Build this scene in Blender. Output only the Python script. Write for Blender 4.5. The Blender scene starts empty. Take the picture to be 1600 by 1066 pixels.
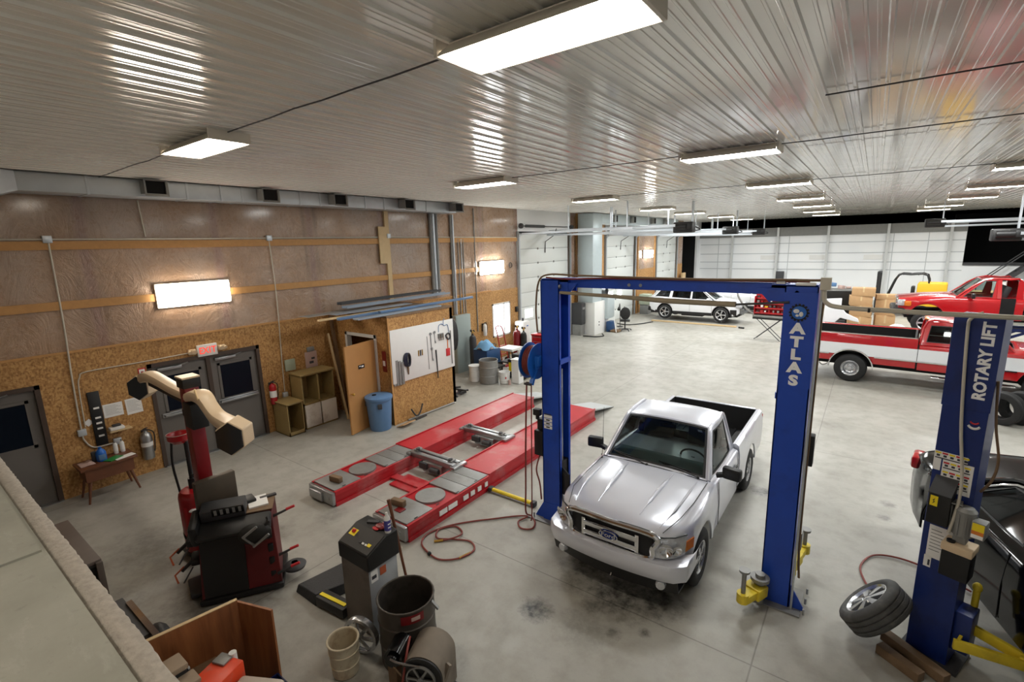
import bpy, bmesh, math, random
from mathutils import Vector, Matrix, Euler
random.seed(7)
SC = bpy.context.scene
COL = SC.collection
PI = math.pi

# ---------------------------------------------------------------- colours and materials
def S(r, g, b):
    f = lambda c: (c/255)/12.92 if c/255 <= .04045 else ((c/255+.055)/1.055)**2.4
    return (f(r), f(g), f(b), 1)

MATS = {}
def mat(name, col, rough=.5, metal=0., var=0., scale=8., bump=0., coat=0., spec=.5, dirt=None, dirt_amt=.5, dirt_scale=3., emit=None, power=0., alpha=1., trans=0.):
    """principled material with a little procedural variation and optional dirt patches"""
    m = bpy.data.materials.new(name); m.use_nodes = True
    nt = m.node_tree; N = nt.nodes; L = nt.links
    p = N['Principled BSDF']
    p.inputs['Base Color'].default_value = col
    p.inputs['Roughness'].default_value = rough
    p.inputs['Metallic'].default_value = metal
    p.inputs['Coat Weight'].default_value = coat
    p.inputs['Coat Roughness'].default_value = .05
    p.inputs['Specular IOR Level'].default_value = spec
    p.inputs['Transmission Weight'].default_value = trans
    p.inputs['Alpha'].default_value = alpha
    if emit:
        p.inputs['Emission Color'].default_value = emit
        p.inputs['Emission Strength'].default_value = power
    src = None
    if var or bump or dirt:
        tc = N.new('ShaderNodeTexCoord')
        nz = N.new('ShaderNodeTexNoise'); nz.inputs['Scale'].default_value = scale; nz.inputs['Detail'].default_value = 5
        L.new(tc.outputs['Object'], nz.inputs['Vector'])
        if var:
            mx = N.new('ShaderNodeMix'); mx.data_type = 'RGBA'
            mx.inputs[6].default_value = tuple(c*(1-var) for c in col[:3]) + (1,)
            mx.inputs[7].default_value = tuple(min(1, c*(1+var)) for c in col[:3]) + (1,)
            L.new(nz.outputs['Fac'], mx.inputs[0]); src = mx.outputs[2]
        if dirt:
            n2 = N.new('ShaderNodeTexNoise'); n2.inputs['Scale'].default_value = dirt_scale; n2.inputs['Detail'].default_value = 8
            n2.inputs['Roughness'].default_value = .65
            L.new(tc.outputs['Object'], n2.inputs['Vector'])
            mr = N.new('ShaderNodeMapRange'); mr.inputs[1].default_value = .5; mr.inputs[2].default_value = .68
            mr.inputs[3].default_value = 0; mr.inputs[4].default_value = dirt_amt
            L.new(n2.outputs['Fac'], mr.inputs[0])
            mx = N.new('ShaderNodeMix'); mx.data_type = 'RGBA'
            if src: L.new(src, mx.inputs[6])
            else: mx.inputs[6].default_value = col
            mx.inputs[7].default_value = dirt
            L.new(mr.outputs[0], mx.inputs[0]); src = mx.outputs[2]
        if src: L.new(src, p.inputs['Base Color'])
        if bump:
            b = N.new('ShaderNodeBump'); b.inputs['Strength'].default_value = bump; b.inputs['Distance'].default_value = .01
            L.new(nz.outputs['Fac'], b.inputs['Height']); L.new(b.outputs[0], p.inputs['Normal'])
    MATS[name] = m
    return m

class G:
    """tiny shader-graph helper"""
    def __init__(s, name):
        s.m = bpy.data.materials.new(name); s.m.use_nodes = True
        s.nt = s.m.node_tree; s.N = s.nt.nodes; s.L = s.nt.links; s.p = s.N['Principled BSDF']
        s.tc = s.N.new('ShaderNodeTexCoord'); MATS[name] = s.m
        s.co = s.tc.outputs['Object']
    def put(s, sock, v):
        if hasattr(v, 'is_output'): s.L.new(v, sock)
        else: sock.default_value = v
    def mapv(s, scale=(1, 1, 1), loc=(0, 0, 0), rot=(0, 0, 0), src=None):
        n = s.N.new('ShaderNodeMapping'); s.L.new(src or s.co, n.inputs[0])
        n.inputs['Scale'].default_value = scale; n.inputs['Location'].default_value = loc; n.inputs['Rotation'].default_value = rot
        return n.outputs[0]
    def noise(s, scale, detail=4, rough=.5, src=None, dist=0):
        n = s.N.new('ShaderNodeTexNoise'); s.L.new(src or s.co, n.inputs['Vector'])
        n.inputs['Scale'].default_value = scale; n.inputs['Detail'].default_value = detail; n.inputs['Roughness'].default_value = rough
        n.inputs['Distortion'].default_value = dist
        return n.outputs['Fac']
    def voro(s, scale, src=None, out='Color'):
        n = s.N.new('ShaderNodeTexVoronoi'); s.L.new(src or s.co, n.inputs['Vector']); n.inputs['Scale'].default_value = scale
        return n.outputs[out]
    def math(s, op, a, b=0., c=0., clamp=False):
        n = s.N.new('ShaderNodeMath'); n.operation = op; n.use_clamp = clamp
        for i, v in enumerate((a, b, c)): s.put(n.inputs[i], v)
        return n.outputs[0]
    def ramp(s, v, a, b, c=0., d=1.):
        n = s.N.new('ShaderNodeMapRange'); n.clamp = True
        for i, q in enumerate((v, a, b, c, d)): s.put(n.inputs[i], q)
        return n.outputs[0]
    def mix(s, f, a, b, blend='MIX'):
        n = s.N.new('ShaderNodeMix'); n.data_type = 'RGBA'; n.blend_type = blend
        s.put(n.inputs[0], f); s.put(n.inputs[6], a); s.put(n.inputs[7], b)
        return n.outputs[2]
    def sep(s, src=None):
        n = s.N.new('ShaderNodeSeparateXYZ'); s.L.new(src or s.co, n.inputs[0]); return n.outputs
    def bump(s, h, strength=.3, dist=.01):
        n = s.N.new('ShaderNodeBump'); n.inputs['Strength'].default_value = strength; n.inputs['Distance'].default_value = dist
        s.L.new(h, n.inputs['Height']); s.L.new(n.outputs[0], s.p.inputs['Normal'])
    def set(s, **k):
        for a, v in k.items(): s.put(s.p.inputs[a.replace('_', ' ')], v)
        return s.m

# ---------------------------------------------------------------- mesh builder
def rotm(r):
    if r is None: return Matrix.Identity(3)
    if isinstance(r, Matrix): return r.to_3x3()
    return Euler(r).to_matrix()

def smooth_path(pts, n=6, closed=False):
    P = [Vector(p) for p in pts]
    out = []
    m = len(P)
    rng = m if closed else m-1
    for i in range(rng):
        p0 = P[i-1] if (i > 0 or closed) else P[0]
        p1 = P[i]; p2 = P[(i+1) % m]
        p3 = P[(i+2) % m] if (i+2 < m or closed) else P[-1]
        for k in range(n):
            t = k/n
            out.append(.5*((2*p1)+(p2-p0)*t+(2*p0-5*p1+4*p2-p3)*t*t+(3*p1-p0-3*p2+p3)*t**3))
    if not closed: out.append(P[-1])
    return out

class MB:
    def __init__(s): s.v = []; s.f = []
    def add(s, vs, fs):
        o = len(s.v); s.v += [Vector(x) for x in vs]; s.f += [tuple(i+o for i in f) for f in fs]; return s
    def box(s, c, d, r=None, bev=0.):
        R = rotm(r); c = Vector(c); hx, hy, hz = d[0]/2, d[1]/2, d[2]/2
        b = min(bev, hx*.95, hy*.95, hz*.95)
        if b <= 0:
            vs = [c+R @ Vector((x*hx, y*hy, z*hz)) for x in (-1, 1) for y in (-1, 1) for z in (-1, 1)]
            s.add(vs, [(0, 1, 3, 2), (4, 6, 7, 5), (0, 4, 5, 1), (2, 3, 7, 6), (0, 2, 6, 4), (1, 5, 7, 3)])
        else:
            bm = bmesh.new(); bmesh.ops.create_cube(bm, size=1)
            for v in bm.verts: v.co = Vector((v.co.x*2*hx, v.co.y*2*hy, v.co.z*2*hz))
            bmesh.ops.bevel(bm, geom=bm.edges[:], offset=b, segments=2, affect='EDGES', profile=.5)
            bm.verts.index_update()
            s.add([c+R @ v.co for v in bm.verts], [[v.index for v in f.verts] for f in bm.faces]); bm.free()
        return s
    def bb(s, a, b, bev=0.):
        return s.box([(a[i]+b[i])/2 for i in range(3)], [abs(b[i]-a[i]) for i in range(3)], None, bev)
    def cyl(s, p0, p1, r0, r1=None, n=16, caps=True):
        p0 = Vector(p0); p1 = Vector(p1); r1 = r0 if r1 is None else r1
        d = (p1-p0).normalized(); a = d.orthogonal().normalized(); b = d.cross(a)
        vs = []
        for i in range(n):
            t = 2*PI*i/n; u = a*math.cos(t)+b*math.sin(t); vs += [p0+u*r0, p1+u*r1]
        fs = [(2*i, 2*((i+1) % n), 2*((i+1) % n)+1, 2*i+1) for i in range(n)]
        if caps: fs += [tuple(2*i for i in reversed(range(n))), tuple(2*i+1 for i in range(n))]
        return s.add(vs, fs)
    def bar(s, p0, p1, w, h, up=(0, 0, 1), bev=0.):
        p0 = Vector(p0); p1 = Vector(p1); d = (p1-p0); L = d.length; d.normalize(); up = Vector(up)
        if abs(d.dot(up)) > .99: up = Vector((1, 0, 0))
        y = up.cross(d).normalized(); z = d.cross(y)
        R = Matrix((d, y, z)).transposed()
        return s.box((p0+p1)/2, (L, w, h), R, bev)
    def tube(s, pts, r, n=8, closed=False, smooth=0, caps=True):
        P = smooth_path(pts, smooth, closed) if smooth else [Vector(p) for p in pts]
        m = len(P); rr = r if isinstance(r, (list, tuple)) else [r]*m
        if smooth and isinstance(r, (list, tuple)):
            rr = [r[min(len(r)-1, int(i/m*len(r)))] for i in range(m)]
        vs = []; nrm = None
        for i in range(m):
            if closed: d = P[(i+1) % m]-P[i-1]
            else: d = P[min(i+1, m-1)]-P[max(i-1, 0)]
            if d.length < 1e-9: d = Vector((0, 0, 1))
            d.normalize()
            if nrm is None: nrm = d.orthogonal().normalized()
            else:
                nrm = nrm-d*nrm.dot(d)
                nrm = nrm.normalized() if nrm.length > 1e-6 else d.orthogonal().normalized()
            b = d.cross(nrm)
            for k in range(n):
                t = 2*PI*k/n; vs.append(P[i]+(nrm*math.cos(t)+b*math.sin(t))*rr[i])
        fs = []
        for i in range(m if closed else m-1):
            j = (i+1) % m
            for k in range(n):
                l = (k+1) % n; fs.append((i*n+k, i*n+l, j*n+l, j*n+k))
        if caps and not closed: fs += [tuple(reversed(range(n))), tuple((m-1)*n+k for k in range(n))]
        return s.add(vs, fs)
    def lathe(s, prof, n=24, o=(0, 0, 0), r=None, closed=False):
        R = rotm(r); o = Vector(o); vs = []; m = len(prof)
        for (rad, z) in prof:
            for k in range(n):
                t = 2*PI*k/n; vs.append(o+R @ Vector((rad*math.cos(t), rad*math.sin(t), z)))
        fs = []
        for i in range(m if closed else m-1):
            j = (i+1) % m
            for k in range(n):
                l = (k+1) % n; fs.append((i*n+k, i*n+l, j*n+l, j*n+k))
        return s.add(vs, fs)
    def prism(s, poly, d, o=(0, 0, 0), r=None):
        """polygon in local xy, extruded along local z from 0 to d"""
        R = rotm(r); o = Vector(o); n = len(poly)
        vs = [o+R @ Vector((x, y, 0)) for x, y in poly]+[o+R @ Vector((x, y, d)) for x, y in poly]
        fs = [tuple(reversed(range(n))), tuple(range(n, 2*n))]+[(i, (i+1) % n, n+(i+1) % n, n+i) for i in range(n)]
        return s.add(vs, fs)
    def grid(s, rows, closed=False):
        m = len(rows); n = len(rows[0]); vs = [p for r in rows for p in r]; fs = []
        for i in range(m-1):
            for k in range(n if closed else n-1):
                l = (k+1) % n; fs.append((i*n+k, i*n+l, (i+1)*n+l, (i+1)*n+k))
        return s.add(vs, fs)
    def ball(s, c, r, n=12, sc=(1, 1, 1), rot=None):
        pr = [(max(1e-4, math.sin(PI*i/(n//2+2))), -math.cos(PI*i/(n//2+2))) for i in range(n//2+3)]
        R = rotm(rot); c = Vector(c); vs = []; m = len(pr)
        for (rad, z) in pr:
            for k in range(n):
                t = 2*PI*k/n; vs.append(c+R @ Vector((rad*math.cos(t)*r*sc[0], rad*math.sin(t)*r*sc[1], z*r*sc[2])))
        fs = [(i*n+k, i*n+(k+1) % n, (i+1)*n+(k+1) % n, (i+1)*n+k) for i in range(m-1) for k in range(n)]
        return s.add(vs, fs)
    def solid(s, t):
        """give an open sheet a thickness by adding an offset copy (simple shell)"""
        return s
    def build(s, name, m, parent=None, ang=35, loc=None, thick=0., bev=0., sub=0, kind=None, label=None, fix=True):
        me = bpy.data.meshes.new(name); me.from_pydata([tuple(v) for v in s.v], [], s.f)
        bm = bmesh.new(); bm.from_mesh(me)
        if fix: bmesh.ops.recalc_face_normals(bm, faces=bm.faces)
        if thick: bmesh.ops.solidify(bm, geom=bm.faces[:], thickness=thick)
        bm.to_mesh(me); bm.free()
        me.polygons.foreach_set('use_smooth', [True]*len(me.polygons))
        if ang < 180: me.set_sharp_from_angle(angle=math.radians(ang))
        o = bpy.data.objects.new(name, me); COL.objects.link(o)
        me.materials.append(MATS[m] if isinstance(m, str) else m)
        if parent: o.parent = parent
        if loc: o.location = loc
        if bev:
            b = o.modifiers.new('bevel', 'BEVEL'); b.width = bev; b.segments = 2; b.limit_method = 'ANGLE'; b.angle_limit = math.radians(40)
        if sub:
            b = o.modifiers.new('sub', 'SUBSURF'); b.levels = sub; b.render_levels = sub
        if kind: o['kind'] = kind
        if label: o['label'] = label
        return o

def tag(o, label, cat, group=None, kind=None):
    o['label'] = label; o['category'] = cat
    if group: o['group'] = group
    if kind: o['kind'] = kind
    return o
def thing(name, label, cat, loc=(0, 0, 0), rz=0., group=None, rot=None):
    o = bpy.data.objects.new(name, None); o.empty_display_size = .1; COL.objects.link(o)
    o.location = loc; o.rotation_euler = rot or (0, 0, rz)
    return tag(o, label, cat, group)
def struct(o, kind='structure'): o['kind'] = kind; return o
def sempty(name, loc=(0, 0, 0), rz=0.):
    o = bpy.data.objects.new(name, None); o.empty_display_size = .1; COL.objects.link(o)
    o.location = loc; o.rotation_euler = (0, 0, rz); o['kind'] = 'structure'; return o
def dup(o, loc, rz=None, label=None, group=None):
    def cp(a, par):
        c = a.copy(); COL.objects.link(c)
        if par: c.parent = par
        for ch in list(KIDS.get(a.name, [])): cp(ch, c)
        return c
    KIDS = {}
    for x in COL.objects:
        if x.parent: KIDS.setdefault(x.parent.name, []).append(x)
    r = cp(o, None); r.location = loc
    if rz is not None: r.rotation_euler = (0, 0, rz)
    if label: r['label'] = label
    if group: r['group'] = group
    return r
def text(name, body, size, m, parent, M4, ext=.002, bold=0., label=None, sx=1.):
    c = bpy.data.curves.new(name, 'FONT'); c.body = body; c.size = size; c.extrude = ext; c.offset = bold
    c.align_x = 'CENTER'; c.align_y = 'CENTER'; c.resolution_u = 3
    t = bpy.data.objects.new(name+'_tmp', c); COL.objects.link(t)
    dg = bpy.context.evaluated_depsgraph_get()
    me = bpy.data.meshes.new_from_object(t.evaluated_get(dg))
    bpy.data.objects.remove(t)
    me.transform(M4 @ Matrix.Diagonal((sx, 1, 1, 1)))
    me.materials.clear(); me.materials.append(MATS[m])
    o = bpy.data.objects.new(name, me); COL.objects.link(o); o.parent = parent
    if label: o['label'] = label
    return o
def frame(o, x, y):
    """4x4 matrix with local x axis, y axis and origin given"""
    x = Vector(x).normalized(); y = Vector(y).normalized(); z = x.cross(y)
    M = Matrix((x, y, z)).transposed().to_4x4(); M.translation = Vector(o); return M

# ---------------------------------------------------------------- common materials
mat('wood', S(188, 140, 84), .6, var=.18, scale=14)
mat('old_wood', S(120, 96, 72), .75, var=.25, scale=12)
mat('pale_wood', S(205, 178, 135), .6, var=.12, scale=10)
mat('brown_wood', S(104, 62, 40), .45, var=.25, scale=9)
mat('galv', S(196, 202, 208), .36, .5, var=.1, scale=5)
mat('pipe_pale', S(196, 190, 176), .45, .2)
mat('bar_tan', S(150, 138, 116), .6, var=.1)
mat('steel', S(170, 172, 174), .35, .9, var=.1, scale=10)
mat('dull_steel', S(150, 150, 148), .55, .6, var=.2, scale=6, dirt=S(90, 84, 74), dirt_amt=.4)
mat('chrome', S(225, 226, 228), .08, 1.)
mat('black', S(22, 22, 23), .5, var=.2)
mat('black_gloss', S(10, 10, 11), .15)
mat('rubber', S(30, 30, 31), .75, var=.3, scale=20, bump=.1)
mat('dark_grey', S(58, 58, 60), .6, var=.15)
mat('grey', S(128, 128, 126), .6, var=.12)
mat('white', S(226, 226, 224), .5, var=.03)
mat('paper', S(235, 234, 232), .8)
mat('ink', S(60, 60, 66), .8)
mat('red', S(168, 22, 30), .3, var=.1, coat=.3)
mat('dark_red', S(120, 14, 22), .35, var=.15, coat=.2)
mat('red_sign', S(196, 40, 48), .5)
mat('yellow', S(226, 200, 50), .5, var=.12, dirt=S(120, 105, 50), dirt_amt=.4)
mat('sign_yellow', S(240, 214, 30), .5)
mat('lift_blue', S(24, 70, 178), .38, var=.1, scale=4, coat=.1, dirt=S(18, 44, 110), dirt_amt=.35)
mat('rotary_blue', S(14, 40, 108), .4, var=.12, scale=4, coat=.1, dirt=S(12, 22, 56), dirt_amt=.45)
mat('reel_blue', S(30, 100, 190), .35, var=.08)
mat('cardboard', S(186, 150, 108), .8, var=.1)
mat('plastic_blue', S(92, 128, 170), .45, var=.08)
mat('green', S(30, 130, 60), .4)
mat('void', S(6, 6, 7), .9)
mat('glass_dark', S(8, 9, 11), .05, spec=.3)
mat('cord_black', S(20, 20, 20), .6)
mat('hose_red', S(128, 52, 44), .5, var=.15)
mat('beige', S(214, 190, 158), .45, var=.06)
mat('brass', S(200, 160, 80), .3, .8)
# ================================================================ CAMERA (eye of a person on the loft, 17 mm lens)
cam = bpy.data.cameras.new('camera'); cam.sensor_width = 36; cam.lens = 17.04; cam.clip_start = .05; cam.clip_end = 200
camo = bpy.data.objects.new('camera', cam); COL.objects.link(camo)
CR = Matrix(((.805, -.095, .585), (.592, .173, -.787), (-.026, .980, .195)))
camo.matrix_world = Matrix.Translation((0, 0, 4.18)) @ CR.to_4x4()
SC.camera = camo
w = bpy.data.worlds.new('dark outside'); w.use_nodes = True; SC.world = w
w.node_tree.nodes['Background'].inputs[0].default_value = (0, 0, 0, 1)
SC.view_settings.view_transform = 'Standard'; SC.view_settings.look = 'None'; SC.view_settings.gamma = 1
SC.view_settings.use_curve_mapping = False; SC.view_settings.exposure = 0.6
SC.cycles.max_bounces = 8; SC.cycles.diffuse_bounces = 5; SC.cycles.glossy_bounces = 4; SC.cycles.transparent_max_bounces = 8
SC.cycles.sample_clamp_indirect = 6; SC.cycles.caustics_reflective = False; SC.cycles.caustics_refractive = False

# ---------------------------------------------------------------- surface materials of the room
def floor_material():
    g = G('concrete')
    x, y, z = g.sep()
    n1 = g.noise(.35, 6, .6); n2 = g.noise(3.2, 8, .65); n3 = g.noise(40, 3, .6)
    streak = g.noise(1.3, 5, .6, src=g.mapv((1, .35, 1), rot=(0, 0, .9)))
    base = g.mix(g.ramp(n1, .3, .7), S(150, 147, 138), S(178, 176, 169))
    base = g.mix(g.ramp(n2, .45, .75, 0, .45), base, S(122, 117, 107))
    base = g.mix(g.ramp(streak, .5, .8, 0, .35), base, S(188, 186, 180))
    base = g.mix(g.ramp(n3, .55, .8, 0, .12), base, S(100, 96, 88))
    # sawn joints
    wob = g.math('MULTIPLY_ADD', g.noise(2, 2), .012, -.006)
    def joint(sock, off, per, wd):
        a = g.math('MODULO', g.math('ADD', g.math('ADD', sock, wob), 200-off), per)
        d = g.math('MINIMUM', a, g.math('SUBTRACT', per, a))
        return g.ramp(d, wd*.5, wd*1.3, 1, 0)
    j = g.math('MAXIMUM', joint(x, 200 % 5.05-5.65, 5.05, .008), joint(y, 200 % 6.1+4.66, 6.1, .008))
    base = g.mix(g.math('MULTIPLY', j, .45), base, S(62, 58, 52))
    # grease and drip marks where cars have stood
    marks = None
    for (sx, sy, r, k) in ((-2.78, 4.07, .2, 1), (-1.9, 4.25, .1, .6), (-1.62, 4.45, .07, .7), (-2.25, 4.5, .2, .6), (-2.1, 4.85, .45, .9), (-1.7, 5.0, .35, .9), (-2.6, 5.1, .4, .8), (-8.0, 1.9, .7, .4), (-7.0, 1.2, .6, .3),
                           (-1.14, 8.45, .2, .95), (-2.6, 4.75, .25, .5), (-6.9, 3.1, .35, .4), (-7.6, 2.9, .6, .38), (-6.6, 3.9, .25, .4), (-6.2, 5.3, .4, .45), (-5.9, 4.9, .25, .4),
                           (.5, 8.6, .1, .6), (.55, 9.1, .12, .5), (1.3, 6.2, .12, .6), (-6.0, 1.9, .8, .45), (-3.3, 2.6, .5, .5), (-3.6, 2.1, .35, .4), (-.4, 12.5, .3, .2), (-2.2, 4.2, .35, .35)):
        v = g.N.new('ShaderNodeVectorMath'); v.operation = 'DISTANCE'; g.L.new(g.co, v.inputs[0]); v.inputs[1].default_value = (sx, sy, 0)
        d = g.math('ADD', v.outputs['Value'], g.math('MULTIPLY_ADD', g.noise(5/max(r, .1)**.5, 6, .7), r*1.6, -r*.8))
        q = g.ramp(d, r*.35, r*1.15, k, 0)
        marks = q if marks is None else g.math('MAXIMUM', marks, q)
    marks = g.math('MULTIPLY', marks, g.ramp(g.noise(9, 6, .7), .3, .6, .25, 1))
    base = g.mix(marks, base, S(30, 28, 26))
    rough = g.ramp(n2, .3, .7, .34, .52)
    g.set(Base_Color=base, Roughness=rough, Specular_IOR_Level=.45)
    g.bump(g.math('ADD', n2, g.math('MULTIPLY', j, -2.)), .08, .01)
floor_material()

def osb_material():
    g = G('osb')
    a = g.voro(42, src=g.mapv((1, 1, .55), rot=(.5, 0, 0))); b = g.voro(60, src=g.mapv((1, .5, 1), rot=(-.6, 0, 0)))
    sa = g.sep(a)[0]; sb = g.sep(b)[1]
    f = g.math('MULTIPLY_ADD', sa, .6, g.math('MULTIPLY', sb, .4))
    c = g.mix(g.ramp(f, .15, .5), S(146, 104, 58), S(180, 134, 78))
    c = g.mix(g.ramp(f, .5, .9), c, S(202, 160, 102))
    c = g.mix(g.ramp(g.noise(1.1, 3), .35, .7, 0, .25), c, S(120, 84, 46))
    x, y, z = g.sep()
    s = g.math('MODULO', g.math('ADD', y, 100.4), 1.22); s = g.ramp(s, .004, .01, .55, 0)
    c = g.mix(s, c, S(70, 46, 24))
    g.set(Base_Color=c, Roughness=.62); g.bump(f, .12, .004)
osb_material()

def insulation_material():
    g = G('insulation_film')
    x, y, z = g.sep()
    n = g.noise(1.1, 5, .6); n2 = g.noise(7, 5, .65); n3 = g.noise(30, 4, .6)
    c = g.mix(g.ramp(n, .3, .7), S(150, 119, 92), S(186, 156, 130))
    c = g.mix(g.ramp(n2, .45, .75, 0, .5), c, S(126, 98, 74))
    c = g.mix(g.ramp(g.noise(.55, 3), .5, .68, 0, .5), c, S(150, 140, 134))
    # seams between the batts behind the film
    m = g.math('MODULO', g.math('ADD', y, g.math('MULTIPLY_ADD', g.noise(1.5, 2), .1, 98.62)), 2.13)
    d = g.math('ABSOLUTE', g.math('SUBTRACT', m, 1.06))
    c = g.mix(g.ramp(d, .04, .12, .5, 0), c, S(130, 98, 96))
    c = g.mix(g.math('MULTIPLY', g.ramp(g.math('ABSOLUTE', g.math('SUBTRACT', d, .15)), .01, .08, .5, 0), g.ramp(g.noise(.8, 3), .35, .65)), c, S(90, 72, 60))
    wr = g.noise(1.7, 7, .62, src=g.mapv((1, 1, .7), rot=(.7, 0, 0)), dist=2.2)
    wr = g.math('SUBTRACT', 1., g.math('ABSOLUTE', g.math('MULTIPLY_ADD', wr, 4., -2.)))
    g.set(Base_Color=c, Roughness=g.ramp(n2, .3, .7, .2, .42), Specular_IOR_Level=.6, Coat_Weight=.5, Coat_Roughness=.12)
    g.bump(g.math('ADD', wr, g.math('MULTIPLY', n3, .25)), .5, .03)
insulation_material()

def ceiling_material():
    g = G('ceiling_metal')
    n = g.noise(.25, 3); n2 = g.noise(2.5, 4, .6)
    c = g.mix(g.ramp(n, .3, .7), S(222, 219, 211), S(232, 230, 224))
    g.set(Base_Color=c, Roughness=g.ramp(n2, .3, .7, .09, .19), Specular_IOR_Level=.8, Coat_Weight=.35, Coat_Roughness=.08)
    g.bump(g.noise(.8, 3), .15, .03)
ceiling_material()

def panel_white():
    g = G('white_panel')
    n = g.noise(.4, 3)
    g.set(Base_Color=g.mix(g.ramp(n, .3, .7), S(232, 235, 238), S(242, 243, 244)), Roughness=.55)
panel_white()
def plywood_material():
    g = G('plywood')
    w1 = g.noise(2.2, 5, .6, src=g.mapv((6, 6, .6)), dist=.6)
    g.set(Base_Color=g.mix(g.ramp(w1, .3, .7), S(118, 70, 38), S(158, 100, 58)), Roughness=.5)
plywood_material()
def drywall_material():
    g = G('loft_board')
    n = g.noise(2.5, 6, .65); st = g.noise(5, 6, .7, src=g.mapv((1, 3, 1), rot=(0, 0, .4)))
    c = g.mix(g.ramp(n, .3, .7), S(150, 149, 138), S(168, 167, 156))
    c = g.mix(g.ramp(st, .56, .72, 0, .45), c, S(186, 184, 176))
    c = g.mix(g.ramp(g.noise(22, 4, .6), .6, .75, 0, .3), c, S(110, 108, 100))
    g.set(Base_Color=c, Roughness=.8); g.bump(n, .1, .004)
drywall_material()
mat('board_edge', S(172, 164, 154), .9, var=.35, scale=45, bump=.6)
mat('door_grey', S(104, 100, 96), .45, var=.06, scale=3)
mat('door_frame', S(72, 58, 50), .5, var=.1)
mat('night_glass', S(14, 22, 34), .25, spec=.15)
mat('garage_white', S(222, 226, 224), .4, var=.03, scale=2)
mat('daylight', (1, 1, 1, 1), .5, emit=(.95, .98, 1, 1), power=2.6)
mat('seam', S(120, 124, 126), .6)
mat('wall_line', S(186, 190, 193), .6)
mat('column_grey', S(196, 198, 198), .5, var=.05)

# ---------------------------------------------------------------- floor and ceiling
CZ = 5.48
f = MB().bb((-13.5, -3, -.15), (14, 46, 0)).build('floor', 'concrete'); struct(f)
def ceiling():
    rows = []
    x = -11.0; prof = []
    while x < 14:
        for dx, dz in ((0, 0), (.066, 0), (.072, -.005), (.086, -.005), (.092, 0), (.132, 0), (.138, -.005), (.152, -.005), (.158, 0), (.190, 0), (.200, -.019), (.219, -.019)):
            prof.append((x+dx, CZ+dz))
        x += .2286
    m = MB(); ys = [-3, 8.6, 17.2, 26, 34.5, 39.8]
    # sheets overlap by a few millimetres where one run meets the next
    for i in range(5):
        m.grid([[Vector((px, ys[i], pz-.003*(i % 2))) for px, pz in prof], [Vector((px, ys[i+1]+.05, pz-.003*(i % 2))) for px, pz in prof]])
    o = m.build('ceiling', 'ceiling_metal', ang=20, fix=False); struct(o)
    m = MB().bb((-11.1, -3, CZ+.02), (14, 39.9, CZ+.15)); struct(m.build('ceiling_slab', 'void'))
ceiling()

# ---------------------------------------------------------------- left wall
WX = -11.0; OT = 2.55
def yz(m, y0, y1, z0, z1, x0=WX-.15, x1=WX): m.bb((x0, y0, z0), (x1, y1, z1))
m = MB()
for y0, y1, z0, z1 in ((-3, .5, 0, OT), (.5, 1.56, 2.07, OT), (1.56, 3.08, 0, OT), (3.08, 5.2, 2.09, OT), (5.2, 13.66, 0, OT), (13.66, 14.7, 0, .86), (13.66, 14.7, 2.04, OT), (14.7, 15.34, 0, OT),
                       (19.36, 22.95, 0, OT), (26.85, 30.2, 0, OT), (34.15, 35.4, 0, OT)):
    yz(m, y0, y1, z0, z1)
struct(m.build('wall_left', 'osb'))
m = MB()
for y0, y1, z0 in ((-3, 15.34, OT), (19.36, 22.95, OT), (26.85, 30.2, OT), (34.15, 35.4, OT)):
    n = int((y1-y0)/.15)
    yz(m, y0, y1, z0, CZ, WX-.15, WX-.012)
struct(m.build('wall_left_upper', 'insulation_film'))
m = MB()
for y0, y1, z0, z1 in ((15.34, 19.36, 4.66, CZ), (22.95, 26.85, 4.6, CZ), (30.2, 34.15, 4.55, CZ), (35.4, 39.8, 4.5, CZ), (38.9, 39.8, 0, 4.5)):
    yz(m, y0, y1, z0, z1)
struct(m.build('wall_left_header', 'white_panel'))
m = MB()   # dark opening at the far end of the left wall
m.bb((-13.2, 35.4, 0), (-13.1, 38.9, 4.5)); m.bb((-13.2, 35.3, 0), (-11.15, 35.4, 4.5)); m.bb((-13.2, 38.9, 0), (-11.15, 39, 4.5)); m.bb((-13.2, 35.4, 4.5), (-11.15, 38.9, 4.6))
struct(m.build('wall_passage', 'void'))
m = MB()
for z, y1 in ((4.36, 15.3), (3.36, 13.0)):
    m.bb((WX-.012, -3, z-.07), (WX+.03, y1, z+.07))
struct(m.build('trim_1', 'wood'))
struct(MB().bb((WX, -3, OT-.01), (WX+.02, 13.6, OT+.03)).build('trim_2', 'wood'))
struct(MB().bb((WX-.01, 8.99, 2.5), (WX+.05, 9.13, CZ)).bb((WX+.03, 8.75, 3.75), (WX+.07, 8.98, 4.75)).build('trim_3', 'pale_wood'))
m = MB()    # steel jambs beside the garage doors
for y in (15.3, 19.3, 22.9, 26.8, 30.15, 34.1): m.bb((WX-.01, y-.05, 0), (WX+.06, y+.05, 4.66))
struct(m.build('trim_4', 'grey'))
m = MB()
for y in (19.95, 20.2, 22.6, 27.2, 29.9): m.bb((WX-.01, y-.07, 0), (WX+.04, y+.07, CZ))
struct(m.build('trim_5', 'wood'))

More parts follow.
